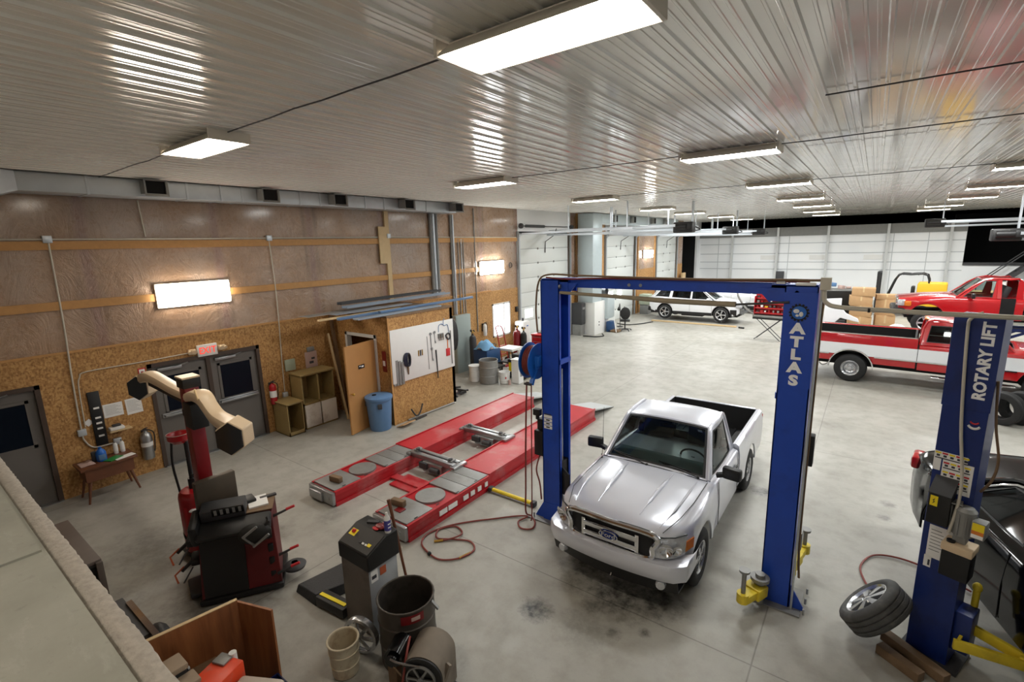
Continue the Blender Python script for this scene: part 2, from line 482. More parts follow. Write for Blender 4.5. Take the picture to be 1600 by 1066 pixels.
# doors in the left wall
def steel_door(root, y0, y1, hinge_left=True):
    d = MB().bb((WX-.09, y0, .01), (WX-.045, y1, 2.03))
    o = d.build('door_leaf', 'door_grey', root)
    wd = y1-y0
    a, b = y0+wd*.2, y1-wd*.16
    fr = MB()
    for (p, q, r, s) in ((a-.05, b+.05, 1.04, 1.09), (a-.05, b+.05, 1.81, 1.86), (a-.05, a, 1.04, 1.86), (b, b+.05, 1.04, 1.86)):
        fr.bb((WX-.05, p, r), (WX-.03, q, s))
    fr.build('window_frame', 'door_grey', root)
    MB().bb((WX-.05, a, 1.09), (WX-.038, b, 1.81)).build('window_pane', 'night_glass', root)
    c = MB().bb((WX-.045, y0+.1, 1.93), (WX+.02, y0+.52, 1.99), .01); c.bar((WX+.0, y0+.3, 1.96), (WX+.06, y0+.62, 2.03), .03, .012)
    c.build('door_closer', 'steel', root)
    return o
d1 = sempty('door_1')
steel_door(d1, .55, 1.5)
m = MB().bb((WX-.12, .49, 0), (WX+.02, .56, 2.09)).bb((WX-.12, 1.49, 0), (WX+.02, 1.56, 2.09)).bb((WX-.12, .49, 2.02), (WX+.02, 1.56, 2.09)); m.build('door_frame', 'door_frame', d1)
MB().bb((WX-.12, .5, 0), (WX+.06, 1.55, .02)).build('threshold', 'steel', d1)
MB().bb((WX-.14, .5, 0), (WX-.12, 1.55, 2.06)).build('backing', 'void', d1)
d2 = sempty('door_2')
steel_door(d2, 3.13, 4.11); steel_door(d2, 4.17, 5.14)
for y0, y1 in ((3.2, 4.05), (4.24, 5.08)):
    b = MB().bb((WX-.04, y0, .98), (WX-.02, y1, 1.07), .008); b.bb((WX-.03, y0+.02, 1.0), (WX+.06, y1-.02, 1.05), .012); b.build('push_bar', 'steel', d2)
m = MB().bb((WX-.12, 3.07, 0), (WX+.02, 3.14, 2.11)).bb((WX-.12, 5.13, 0), (WX+.02, 5.2, 2.11)).bb((WX-.12, 3.07, 2.03), (WX+.02, 5.2, 2.11)).bb((WX-.1, 4.1, 0), (WX+.0, 4.18, 2.05)); m.build('door_frame', 'door_frame', d2)
MB().bb((WX-.12, 3.1, 0), (WX+.06, 5.17, .02)).build('threshold', 'steel', d2)
MB().bb((WX-.14, 3.08, 0), (WX-.12, 5.19, 2.06)).build('backing', 'void', d2)

# small window, bright with daylight
w1 = sempty('window_1')
MB().bb((WX-.12, 13.68, .88), (WX-.1, 14.68, 2.02)).build('window_pane', 'daylight', w1)
m = MB()
for (a, b, c, d) in ((13.64, 14.72, .83, .89), (13.64, 14.72, 2.01, 2.07), (13.64, 13.7, .83, 2.07), (14.66, 14.72, .83, 2.07), (14.3, 14.36, .85, 2.05)): m.bb((WX-.1, a, c), (WX+.02, b, d))
m.build('window_frame', 'white', w1)

def garage_door(name, y0, y1, zt, nwin):
    r = sempty(name)
    n = 8; h = zt/n
    p = MB()
    for i in range(n): p.bb((WX-.11, y0, i*h+.006), (WX-.06, y1, (i+1)*h-.006), .006)
    p.build('door_panels', 'garage_white', r)
    MB().bb((WX-.13, y0-.05, 0), (WX-.1, y1+.05, zt+.05)).build('weather_backing', 'seam', r)
    hw = MB()
    for i in range(1, n):
        for k in (.36, .68): hw.bb((WX-.06, y0+(y1-y0)*k-.02, i*h-.04), (WX-.035, y0+(y1-y0)*k+.02, i*h+.04))
    hw.build('hinges', 'grey', r)
    wn = MB()
    for k in nwin: wn.bb((WX-.07, y0+(y1-y0)*k, h*2+.12), (WX-.05, y0+(y1-y0)*k+.55, h*2+.46))
    wn.build('window_pane', 'daylight', r)
    t = MB()
    for y in (y0-.06, y1+.06):
        t.bb((WX+.01, y-.03, .05), (WX+.07, y+.03, zt-.25)); t.tube([(WX+.04, y, zt-.25), (WX+.08, y, zt-.08), (WX+.25, y, zt)], .03, 6, smooth=4)
        t.bar((WX+.2, y, zt), (WX+4.6, y, zt+.04), .05, .07)
        t.bar((WX+4.4, y, zt+.04), (WX+4.4, y, CZ), .04, .04); t.bar((WX+2.2, y, zt+.03), (WX+2.2, y, CZ), .03, .03)
    t.build('door_track', 'galv', r)
    s = MB(); s.cyl((WX+.12, y0-.1, zt+.3), (WX+.12, y1+.1, zt+.3), .02, n=10); s.cyl((WX+.12, y0+.3, zt+.3), (WX+.12, y0+1.6, zt+.3), .055, n=14)
    s.cyl((WX+.12, y0-.05, zt+.3), (WX+.12, y0+.02, zt+.3), .1, n=16); s.cyl((WX+.12, y1-.02, zt+.3), (WX+.12, y1+.05, zt+.3), .1, n=16)
    s.build('torsion_spring', 'dark_grey', r)
    a = MB().tube([(WX-.04, (y0+y1)/2, zt-.75), (WX-.02, (y0+y1)/2, zt-.3), (WX+.4, (y0+y1)/2+.02, zt-.05), (WX+.5, (y0+y1)/2+.02, zt+.2)], .018, 6); a.build('opener_arm', 'dark_grey', r)
    return r
garage_door('door_3', 15.42, 19.24, 4.56, (.1,))
garage_door('door_4', 23.02, 26.74, 4.5, (.12, .42))
garage_door('door_5', 30.26, 34.08, 4.45, (.3,))

# ---------------------------------------------------------------- other walls
m = MB().bb((-11.1, 39.6, 0), (4.3, 39.75, 4.85)); struct(m.build('wall_back', 'white_panel'))
m = MB()
for z in (1.95, 2.45, 3.05, 3.75): m.bb((-10.9, 39.57, z-.025), (4.3, 39.6, z+.025))
for x in (-9.6, -4.9, .9, 2.6): m.bb((x-.02, 39.585, .4), (x+.02, 39.6, 4.3))
struct(m.build('trim_6', 'wall_line'))
m = MB().bb((-11, 39.5, 4.25), (4.3, 39.6, 4.85)); struct(m.build('trim_7', 'grey'))
m = MB()
for x in (-8.6, -5.6, -2.6, .6, 3.6): m.bb((x-.07, 39.35, 0), (x+.07, 39.5, 4.85))
struct(m.build('trim_8', 'column_grey'))
m = MB().bb((4.3, 39.6, 0), (11, 39.75, 2.25)); struct(m.build('wall_back_low', 'white_panel'))
m = MB().bb((4.2, 45, 0), (14, 45.1, 5.4)).bb((4.2, 39.75, 0), (4.3, 45, 4.85)); struct(m.build('wall_beyond', 'void'))
m = MB().bb((13.9, -3, 0), (14, 46, CZ)); struct(m.build('wall_right', 'white_panel'))
m = MB().bb((-11, -3.1, 0), (14, -3, CZ)); struct(m.build('wall_front', 'white_panel'))
m = MB()
for k in range(3):
    x = -6.15+3.05*k; m.bb((x-.5, 39.55, 2.62), (x+.5, 39.58, 2.92))
struct(m.build('trim_9', 'white'))
# ================================================================ CEILING LIGHTS
mat('lamp_warm', (1, 1, 1, 1), .5, emit=(1., .90, .76, 1), power=19)
mat('lamp_cool', (1, 1, 1, 1), .5, emit=(.97, 1., .98, 1), power=42)
mat('fixture', S(205, 198, 186), .5)
mat('lamp_bright', (1, 1, 1, 1), .5, emit=(.98, 1., .985, 1), power=72)
def fixture(x, y, label, m='lamp_cool', ln=1.32, wd=.42):
    t = thing('ceiling_light', label, 'ceiling light', (x, y, CZ-.02), 0, 'fluorescent fixtures on the ceiling')
    h = MB(); a, b = ln/2, wd/2
    h.grid([[Vector(p) for p in ((-a+.04, -b+.1, 0), (a-.04, -b+.1, 0), (a-.04, b-.1, 0), (-a+.04, b-.1, 0))], [Vector(p) for p in ((-a+.02, -b, -.085), (a-.02, -b, -.085), (a-.02, b, -.085), (-a+.02, b, -.085))], [Vector(p) for p in ((-a+.015, -b-.008, -.105), (a-.015, -b-.008, -.105), (a-.015, b+.008, -.105), (-a+.015, b+.008, -.105))]], closed=True)
    h.bb((-a+.03, -b+.09, -.012), (a-.03, b-.09, 0))
    for s in (-1, 1): h.bb((s*a-.012, -b-.008, -.106), (s*a+.012, b+.008, -.0))
    h.build('housing', 'fixture', t, fix=False)
    d = MB()
    top, bot = -.07, -.094
    pr = [(-b+.035, -.078), (-b+.02, -.094), (-b*.3, bot-.004), (b*.3, bot-.004), (b-.02, -.094), (b-.035, -.078)]
    d.grid([[Vector((sx*(a-.015), yy, zz)) for yy, zz in pr] for sx in (-1, 1)])
    d.build('diffuser', m, t, fix=True)
    return t
NEAR = 'wide lit fluorescent fixture nearest the camera, cut by the top edge of the photo'
LIGHTS = [(-1.7, 2.66, NEAR, 'lamp_warm'), (-6.4, 2.7, 'lit fluorescent fixture above the aligner tower, nearest the galvanised duct', 'lamp_warm'),
    (-6.45, 7.9, 'lit ceiling fixture above the plywood shed, past the duct end', 'lamp_cool'), (-1.85, 7.95, 'large lit ceiling fixture above the bed of the silver pickup', 'lamp_cool'),
    (-6.7, 13.25, 'lit ceiling fixture second along the left row, beyond the shed', 'lamp_cool'), (-1.95, 13.2, 'lit ceiling fixture second along the middle row beyond the silver pickup', 'lamp_cool'),
    (2.35, 13.55, 'lit ceiling fixture cut by the right edge of the photo', 'lamp_cool'), (-7.05, 19.3, 'lit ceiling fixture in front of the first garage door, third of the left row', 'lamp_cool'),
    (-2.1, 18.7, 'lit ceiling fixture third along the middle row', 'lamp_cool'), (2.55, 19.0, 'lit ceiling fixture above the blue post lift, second in the right row', 'lamp_cool'),
    (-7.1, 23.7, 'lit ceiling fixture just above the black garage door motor, left row', 'lamp_cool'), (-2.2, 23.5, 'lit ceiling fixture fourth along the middle row', 'lamp_cool'),
    (2.6, 24.1, 'lit ceiling fixture third in the right row', 'lamp_cool'), (-7.05, 29.2, 'lit ceiling fixture next to last in the left row', 'lamp_cool'),
    (-2.4, 29.0, 'lit ceiling fixture next to last in the middle row', 'lamp_cool'), (2.3, 29.7, 'lit ceiling fixture next to last in the right row', 'lamp_cool'),
    (-7.1, 34.8, 'lit ceiling fixture farthest back in the left row', 'lamp_cool'), (-2.45, 34.0, 'lit ceiling fixture farthest back in the middle row', 'lamp_cool'), (2.25, 34.0, 'lit ceiling fixture farthest back in the right row', 'lamp_cool'),
    ]
for x, y, lb, mm in LIGHTS: fixture(x, y, lb, 'lamp_bright' if y > 16 else mm)
fixture(-1.7, -2.45, 'lit ceiling fixture behind the camera above the loft', 'lamp_warm')
for x, y in ((7.0, 13.4), (7.0, 18.9), (7.0, 24), (7.0, 29.5), (7.0, 34), (7.0, 8.0), (2.5, 8.0)):  # extra fixtures out of view, added only to light the room
    o = fixture(x, y, 'unseen lit ceiling fixture added beyond the right edge to light the room', 'lamp_bright' if y > 16 else 'lamp_cool')

# long lit tubes on the left wall
def wall_light(y, z, ln, label):
    t = thing('wall_light', label, 'wall light', (WX+.02, y, z), 0, 'lit fluorescent boxes on the left wall')
    MB().bb((-.01, -ln/2-.02, -.235), (.04, ln/2+.02, .235), .01).build('housing', 'fixture', t)
    MB().bb((.03, -ln/2, -.22), (.1, ln/2, .22), .03).build('diffuser', 'lamp_warm' if y < 10 else 'lamp_cool', t)
wall_light(4.07, 3.38, 1.31, 'long lit light box on the insulation above the double door')
wall_light(13.63, 3.39, 1.3, 'lit light box on the wall above the small bright window')
wall_light(28.65, 3.41, 1.4, 'lit light box on the wall between the far garage doors')
wall_light(21.15, 3.4, .5, 'narrow lit lamp on the wall beside the tall furnace duct')

# wires along the ceiling from lamp to lamp
def ceiling_wire(y, x0, x1, label, sag=0):
    m = MB(); pts = []
    x = x0
    while x < x1: pts.append((x, y+.012*random.uniform(-1, 1), CZ-.03-.012*random.random())); x += .45
    pts.append((x1, y, CZ-.03)); m.tube(pts, .007, 6)
    tag(m.build('ceiling_wire', 'dark_grey'), label, 'wire', 'wires clipped along the ceiling')
ceiling_wire(2.72, -10.9, -7.05, 'dark wire on the ceiling from the duct to the lamp above the aligner')
ceiling_wire(2.68, -5.75, -2.35, 'dark wire on the ceiling running to the nearest big lamp')
ceiling_wire(7.93, -5.8, -2.5, 'dark wire on the ceiling between the two lamps above the pickup and the shed')
ceiling_wire(7.95, -1.2, 9, 'dark wire on the ceiling right of the lamp above the silver pickup')
ceiling_wire(13.25, -6.0, -2.6, 'dark wire on the ceiling left of the second middle lamp')
ceiling_wire(13.3, -1.3, 1.7, 'dark wire on the ceiling right of the second middle lamp')
ceiling_wire(5.6, -.5, 9, 'broken dark seam wire across the ceiling nearer than the pickup lamp')
# ================================================================ VEHICLES
mat('paint_silver', S(214, 216, 226), .28, .4, coat=.6, var=.03, scale=3)
mat('paint_red', S(176, 18, 26), .25, coat=.8, spec=.5)
mat('paint_white', S(232, 234, 238), .25, coat=.6)
mat('paint_black', S(6, 6, 8), .12, spec=.12, coat=.3)
mat('paint_navy', S(18, 30, 74), .35, coat=.4)
mat('bed_liner', S(14, 14, 15), .7)
mat('trim_black', S(20, 20, 22), .45)
mat('lamp_clear', S(205, 208, 214), .1, .5, var=.25, scale=30, bump=1.)
mat('lamp_amber', S(214, 120, 40), .2, coat=.4)
mat('lamp_red', S(170, 14, 20), .2, coat=.4)
mat('alloy', S(196, 198, 202), .25, .85)
mat('cabin', S(38, 40, 42), .7)
mat('dash_teal', S(84, 98, 98), .75)
mat('emblem_blue', S(18, 40, 110), .25)
mat('underbody', S(16, 16, 17), .8)
mat('plate_steel', S(120, 122, 124), .4, .7)
def glass_tint(name, t):
    m = bpy.data.materials.new(name); m.use_nodes = True; nt = m.node_tree
    nt.nodes.clear(); o = nt.nodes.new('ShaderNodeOutputMaterial')
    gl = nt.nodes.new('ShaderNodeBsdfGlossy'); gl.inputs['Roughness'].default_value = .03
    tr = nt.nodes.new('ShaderNodeBsdfTransparent'); tr.inputs[0].default_value = t
    fr = nt.nodes.new('ShaderNodeFresnel'); fr.inputs[0].default_value = 1.5
    mx = nt.nodes.new('ShaderNodeMixShader')
    nt.links.new(fr.outputs[0], mx.inputs[0]); nt.links.new(tr.outputs[0], mx.inputs[1]); nt.links.new(gl.outputs[0], mx.inputs[2]); nt.links.new(mx.outputs[0], o.inputs[0])
    MATS[name] = m
glass_tint('auto_glass', (.62, .72, .7, 1)); glass_tint('privacy_glass', (.08, .09, .1, 1))

def wheel(root, x, y, z, R=.355, W=.24, rim=.21, spokes=7, side=1, steer=0., style='spoke'):
    """tyre as the part, rim (with its holes) as its sub-part; axis along local y, outer face towards side*y"""
    rot = Matrix.Rotation(steer, 3, 'Z') @ Matrix.Rotation(-side*PI/2, 3, 'X')
    pr = [(rim, -W*.4), (rim+.02, -W*.48), (R-.06, -W*.5), (R-.015, -W*.43), (R, -W*.34), (R, -W*.24), (R-.012, -W*.23), (R-.012, -W*.19), (R, -W*.18), (R, -W*.02), (R-.012, -W*.01), (R-.012, W*.03), (R, W*.04), (R, W*.18), (R-.012, W*.19), (R-.012, W*.23), (R, W*.24), (R, W*.34), (R-.015, W*.43), (R-.06, W*.5), (rim+.02, W*.48), (rim, W*.4)]
    t = MB().lathe(pr, 36, (x, y, z), rot).build('wheel', 'rubber', root, ang=40)
    m = MB()
    m.lathe([(rim+.004, -W*.4), (rim-.02, -W*.3), (rim-.025, W*.2), (rim-.012, W*.38), (rim+.004, W*.44), (rim-.004, W*.45), (rim-.03, W*.36)], 36, (x, y, z), rot)
    o = Vector((x, y, z))
    if style == 'spoke':
        for k in range(spokes):
            a = 2*PI*k/spokes
            for s in ((-1, 1)):
                b = a+s*.09
                p0 = o+rot @ Vector((.05*math.cos(a), .05*math.sin(a), W*.36)); p1 = o+rot @ Vector(((rim-.02)*math.cos(b), (rim-.02)*math.sin(b), W*.33))
                m.bar(p0, p1, .036, .03, up=rot @ Vector((0, 0, 1)))
        m.lathe([(.001, W*.42), (.05, W*.4), (.065, W*.34), (.065, W*.2), (.001, W*.2)], 20, o, rot)
    else:
        m.lathe([(.001, W*.46), (.05, W*.46), (.06, W*.34), (.1, W*.3), (rim*.62, W*.36), (rim*.8, W*.2), (rim-.02, W*.22)], 28, o, rot)
        for k in range(8):
            a = 2*PI*k/8+.2; c = o+rot @ Vector((rim*.42*math.cos(a), rim*.42*math.sin(a), W*.33)); m.ball(c, .014, 8)
    m.build('rim', 'alloy', t, ang=35)
    d = MB().lathe([(.001, -W*.1), (rim-.022, -W*.1), (rim-.022, -W*.12), (.001, -W*.12)], 24, o, rot); d.build('brake_disc', 'underbody', t)
    return t

def lerp_tab(tab, x):
    if x >= tab[0][0]: return tab[0][1]
    for (a, va), (b, vb) in zip(tab, tab[1:]):
        if x >= b: return vb+(va-vb)*(x-b)/(a-b) if a != b else vb
    return tab[-1][1]

def arch_bottom(x, zb, axles, Ra, za):
    z = zb
    for ax in axles:
        d = abs(x-ax)
        if d < Ra: z = max(z, za+math.sqrt(Ra*Ra-d*d))
    return z

def stations(x0, x1, axles, Ra, n=26):
    xs = [x0+(x1-x0)*i/n for i in range(n+1)]
    for ax in axles:
        for k in range(17): 
            a = PI*k/16; q = ax+Ra*math.cos(a)
            if min(x0, x1) < q < max(x0, x1): xs.append(q)
        for q in (ax+Ra+.002, ax-Ra-.002):
            if min(x0, x1) < q < max(x0, x1): xs.append(q)
    return sorted(set(round(q, 4) for q in xs), reverse=True)

def side_profile(hw, zb, zs, tuck=.05):
    h = zs-zb
    return [(hw-.05, zb), (hw-tuck*.5, zb+.012), (hw-tuck*.25, zb+h*.12), (hw-.004, zb+h*.4), (hw, zb+h*.6), (hw-.012, zb+h*.82), (hw-.03, zs-.02), (hw-.055, zs)]

def body_shell(xs, hw, zb, zs, zc, axles, Ra, za, crease=None, front_cap=True, rear_cap=True, flare=.03):
    """closed-over shell: sides, shoulders and top skin; arches cut out of the lower edge"""
    rows = []
    for x in xs:
        h = lerp_tab(hw, x); b = arch_bottom(x, lerp_tab(zb, x), axles, Ra, za); s = lerp_tab(zs, x); c = lerp_tab(zc, x)
        fl = 0
        for ax in axles:
            d = abs(x-ax)
            if d < Ra+.1: fl = flare
        b = min(b, s-.06)
        half = side_profile(h+0, b, s)
        half = [(y+fl*max(0, 1-abs(z-b)/.16), z) for y, z in half]
        top = [(h-.12, s+(c-s)*.45), (h*.72, s+(c-s)*.8), (h*.5, c-.004), (h*.28, c), (0, c+.004)]
        if crease: top = [(y, z+crease(x, y)) for y, z in top]
        pr = half+top
        rows.append([Vector((x, y, z)) for y, z in pr]+[Vector((x, -y, z)) for y, z in reversed(pr[:-1])])
    m = MB(); m.grid(rows)
    for r, on in ((rows[0], front_cap), (rows[-1], rear_cap)):
        if on: m.add(r, [tuple(range(len(r)))])
    return m

def patch(m, q, nu=8, nv=8, bulge=0., n=None, u0=0., u1=1., v0=0., v1=1., off=0.):
    """curved four-corner panel q = [bl, br, tr, tl]; returns rows of points"""
    q = [Vector(p) for p in q]
    nr = n or (q[1]-q[0]).cross(q[3]-q[0]).normalized()
    rows = []
    for j in range(nv+1):
        v = v0+(v1-v0)*j/nv; r = []
        for i in range(nu+1):
            u = u0+(u1-u0)*i/nu
            p = (q[0]*(1-u)+q[1]*u)*(1-v)+(q[3]*(1-u)+q[2]*u)*v
            r.append(p+nr*(off+bulge*(1-(2*u-1)**2)*(1-(2*v-1)**2*.0)))
        rows.append(r)
    m.grid(rows); return rows

def glazed(root, q, bulge, du, dv, paint, glass, name, n=None, seal=True, dv1=None, du1=None):
    """painted frame ring around a pane, both following the same curve"""
    du1 = du if du1 is None else du1; dv1 = dv if dv1 is None else dv1
    m = MB()
    for a, b, c, d in ((0, 1, 0, dv), (0, 1, 1-dv1, 1), (0, du, dv, 1-dv1), (1-du1, 1, dv, 1-dv1)): patch(m, q, 8, 3, bulge, n, a, b, c, d)
    g = MB(); patch(g, q, 8, 6, bulge, n, du, 1-du1, dv, 1-dv1, off=-.006)
    pane = g.build(name, glass, root, fix=False)
    if seal:
        e = MB(); u = min(du*.0+.018, .04); v = .03
        for a, b, c, d in ((du-u*.3, 1-du1+u*.3, dv-v*.3, dv+v), (du-u*.3, 1-du1+u*.3, 1-dv1-v, 1-dv1+v*.3), (du-u*.3, du+u, dv, 1-dv1), (1-du1-u, 1-du1+u*.3, dv, 1-dv1)): patch(e, q, 8, 2, bulge, n, a, b, c, d, off=.002)
        e.build('window_seal', 'trim_black', pane, fix=False)
    return m

def text_on(root, name, body, size, m, o, x, y, sx=1., ext=.002, bold=0., label=None):
    return text(name, body, size, m, root, frame(o, x, y), ext, bold, label, sx)
# ---------------------------------------------------------------- silver single-cab pickup between the blue posts (local +x = its nose)
def silver_pickup():
    t = thing('pickup_truck', 'silver single-cab pickup with chrome grille parked between the two blue lift posts', 'pickup truck', (-2.21, 7.1, 0), -PI/2)
    P = 'paint_silver'; ax = (1.5, -1.32); R = .355; Ra = .43; za = .36
    hw = [(2.24, .60), (2.2, .68), (2.12, .76), (2.0, .815), (1.85, .845), (1.5, .86), (.6, .862), (-.4, .862)]
    zb = [(2.24, .56), (1.95, .42), (1.0, .36), (-.4, .36)]
    zs = [(2.24, .90), (2.0, .955), (1.5, 1.0), (.9, 1.035), (-.4, 1.04)]
    zc = [(2.24, .955), (2.1, 1.005), (1.6, 1.06), (.86, 1.105), (.8, 1.07), (-.4, 1.07)]
    def cr(x, y):   # raised centre of the hood with two ribs
        if x < .95 or x > 2.2: return 0
        return .022*math.exp(-((abs(y)-.40)/.1)**2)*min(1, (2.2-x)/.5)
    body_shell(stations(2.24, -.42, ax, Ra), hw, zb, zs, zc, ax, Ra, za, cr).build('body', P, t, ang=50)
    # shut lines of hood and doors
    for s in (-1, 1):
        MB().tube([(2.2, s*.60, .965), (1.9, s*.70, 1.03), (1.5, s*.735, 1.045), (.95, s*.745, 1.075)], .005, 4).build('hood_gap', 'dark_grey', t)
        for q in ([(.78, s*.845, 1.03), (.79, s*.866, .8), (.76, s*.860, .42)], [(-.34, s*.845, 1.03), (-.35, s*.866, .8), (-.33, s*.860, .42)]): MB().tube(q, .005, 4).build('door_gap', 'dark_grey', t)
        MB().tube([(2.05, s*.27, 1.012), (1.75, s*.285, 1.056), (1.4, s*.30, 1.086), (1.02, s*.32, 1.106)], [.004, .024, .026, .01], 8, smooth=4).build('hood_rib', P, t)
        MB().tube([(2.14, s*.54, .982), (1.8, s*.60, 1.04), (1.4, s*.62, 1.06), (1.02, s*.63, 1.08)], [.004, .014, .016, .008], 8, smooth=4).build('hood_rib', P, t)
    MB().tube([(.94, q*.74, 1.085+.022*(1-q*q)) for q in (-1, -.5, 0, .5, 1)], .006, 4).build('hood_gap', 'dark_grey', t)
    # cab
    A = [(.86, .735), (.42, .605)]; zr = 1.60; zbl = 1.06
    bl, br, tr, tl = (.88, .745, zbl), (.88, -.745, zbl), (.34, -.60, zr), (.34, .60, zr)
    rl, rr = (-.33, .60, zr+.015), (-.33, -.60, zr+.015); dl, dr = (-.42, .745, zbl), (-.42, -.745, zbl)
    cab = glazed(t, [br, bl, tl, tr], .07, .035, .04, P, 'auto_glass', 'windshield')
    c2 = glazed(t, [dr, br, tr, rr], .03, .16, .05, P, 'auto_glass', 'side_window', du1=.1, dv1=.1)
    c3 = glazed(t, [bl, dl, rl, tl], .03, .1, .05, P, 'auto_glass', 'side_window', du1=.16, dv1=.1)
    c4 = glazed(t, [dl, dr, rr, rl], .03, .14, .1, P, 'auto_glass', 'rear_window', dv1=.16)
    roof = MB()
    rows = []
    for i in range(9):
        u = i/8; r = []
        for j in range(13):
            v = j/12; y = .60*(2*v-1)
            fx = .34+.07*(1-(2*v-1)**2); bx = -.33-.03*(1-(2*v-1)**2)
            r.append(Vector((fx+(bx-fx)*u, y, zr+.015*u+.055*(1-(2*v-1)**4)*(.35+.65*min(1, math.sin(PI*min(max(u*.9+.06, 0), 1))*1.5)))))
        rows.append(r)
    roof.grid(rows)
    for k in (cab, c2, c3, c4): roof.add(k.v, k.f)
    for s in (-1, 1):
        roof.tube([(.875, s*.738, zbl), (.6, s*.668, 1.345), (.35, s*.60, zr-.005), (.0, s*.612, zr+.015), (-.32, s*.60, zr+.005), (-.38, s*.67, 1.33), (-.415, s*.738, zbl)], .028, 8, smooth=4)
    roof.build('cab', P, t, ang=40, fix=False)
    # interior seen through the glass
    m = MB(); m.bb((-.36, -.7, .5), (.85, .7, .56)); m.bb((-.38, -.7, .5), (-.33, .7, 1.2))
    for y in (-.36, .36):
        m.box((-.2, y, .78), (.5, .52, .2), None, .05); m.box((-.3, y, 1.08), (.16, .48, .6), (0, -.2, 0), .05); m.box((-.36, y, 1.42), (.1, .26, .16), None, .04)
    m.build('seats', 'cabin', t)
    d = MB(); d.grid([[Vector((.84+.06*(1-(y/.7)**2), y, 1.07)), Vector((.62, y, 1.115)), Vector((.42, y, 1.09)), Vector((.36, y, .95)), Vector((.4, y, .6))] for y in [(-.7+.1*k) for k in range(15)]])
    d.build('dashboard', 'dash_teal', t, thick=.01)
    s = MB(); s.lathe([(.18+.014*math.cos(a), .014*math.sin(a)) for a in [2*PI*k/8 for k in range(8)]], 24, (.25, .36, 1.05), (0, -1.1, 0), closed=True); s.bar((.25, .36, 1.05), (.42, .36, .98), .05, .05); s.bar((.25, .2, 1.05), (.25, .52, 1.05), .03, .03)
    s.build('steering_wheel', 'black', t)
    MB().box((.32, 0, 1.5), (.03, .24, .07), None, .012).build('rear_view_mirror', 'black', t)
    MB().box((.375, .47, 1.53), (.004, .055, .06), (0, .83, 0)).build('windshield_sticker', 'paper', t)
    # bed
    xs = stations(-.46, -2.33, ax, Ra, 16)
    for sd in (-1, 1):
        rows = []; b = MB()
        for x in xs:
            zbx = arch_bottom(x, .40, ax, Ra, za)
            pr = side_profile(.862, zbx, 1.10); fl = .028 if abs(x-ax[1]) < Ra+.1 else 0
            pr = [(y+fl*max(0, 1-abs(z-zbx)/.16), z) for y, z in pr]+[(.79, 1.112), (.745, 1.105), (.74, 1.09)]
            rows.append([Vector((x, sd*y, z)) for y, z in pr])
        b.grid(rows)
        b.add(rows[0], [tuple(range(len(rows[0])))]); b.add(rows[-1], [tuple(range(len(rows[-1])))])
        b.build('bed_side', P, t, ang=40)
    l = MB()
    l.bb((-2.3, -.745, .62), (-.5, .745, .66)); 
    for s in (-1, 1): l.bb((-2.3, s*.735, .62), (-.5, s*.75, 1.1))
    l.bb((-.52, -.745, .62), (-.48, .745, 1.1)); l.bb((-2.31, -.745, .62), (-2.285, .745, 1.1))
    for s in (-1, 1): l.bb((-1.75, s*.52, .66), (-.9, s*.74, .86), .06)
    for k in range(12): l.bb((-2.28, -.66+.12*k-.02, .66), (-.52, -.66+.12*k+.02, .675))
    l.build('bed_liner', 'bed_liner', t)
    g = MB().bb((-2.375, -.735, .52), (-2.31, .735, 1.1), .015); g.bb((-2.37, -.72, 1.09), (-2.3, .72, 1.112), .01); tg = g.build('tailgate', P, t)
    MB().box((-2.38, 0, .95), (.02, .2, .07), None, .01).build('tailgate_handle', 'black', tg)
    for s in (-1, 1): MB().box((-2.345, s*.80, .86), (.07, .1, .34), None, .015).build('tail_lamp', 'lamp_red', t)
    MB().bb((-2.47, -.84, .46), (-2.36, .84, .6), .03).build('rear_bumper', 'chrome', t)
    # nose
    gr = MB()   # chrome surround of the grille: a rounded frame
    def ring(w2, zt, zb_, wb, x, r): return [(x, -w2, zt), (x+.02, 0, zt+.015), (x, w2, zt), (x+.005, w2-.02, (zt+zb_)/2), (x-.005, wb, zb_+.02), (x+.02, 0, zb_), (x-.005, -wb, zb_+.02), (x+.005, -w2+.02, (zt+zb_)/2)]
    gr.tube(ring(.54, .945, .635, .47, 2.28, .02), .036, 10, closed=True, smooth=5)
    gr.bar((2.295, -.34, .9), (2.295, -.34, .68), .045, .03); gr.bar((2.295, .34, .9), (2.295, .34, .68), .045, .03)
    for z in (.845, .725): gr.bar((2.30, -.34, z), (2.30, .34, z), .03, .066, bev=.008)
    gro = gr.build('grille', 'chrome', t)
    MB().grid([[Vector((2.262, -.5, .66)), Vector((2.285, 0, .655)), Vector((2.262, .5, .66))], [Vector((2.262, -.52, .93)), Vector((2.285, 0, .94)), Vector((2.262, .52, .93))]]).build('grille_mesh', 'black', gro, thick=.01)
    e = MB(); e.lathe([(.001, .012), (.9, .01), (1., .0), (1., -.02)], 28); e.v = [Vector((2.325+v.z, v.x*.115, .79+v.y*.048)) for v in e.v]; eo = e.build('emblem', 'emblem_blue', gro)
    r = MB().tube([(2.336, .115*math.cos(a), .79+.048*math.sin(a)) for a in [2*PI*k/28 for k in range(28)]], .007, 6, closed=True); r.build('emblem_rim', 'chrome', gro)
    text_on(gro, 'emblem_lettering', 'Ford', .075, 'chrome', (2.338, 0, .79), (0, 1, 0), (0, 0, 1), sx=1.25)
    LX = [(.86, 1.86), (.845, 1.9), (.81, 2.035), (.75, 2.15), (.66, 2.235), (.52, 2.275)]
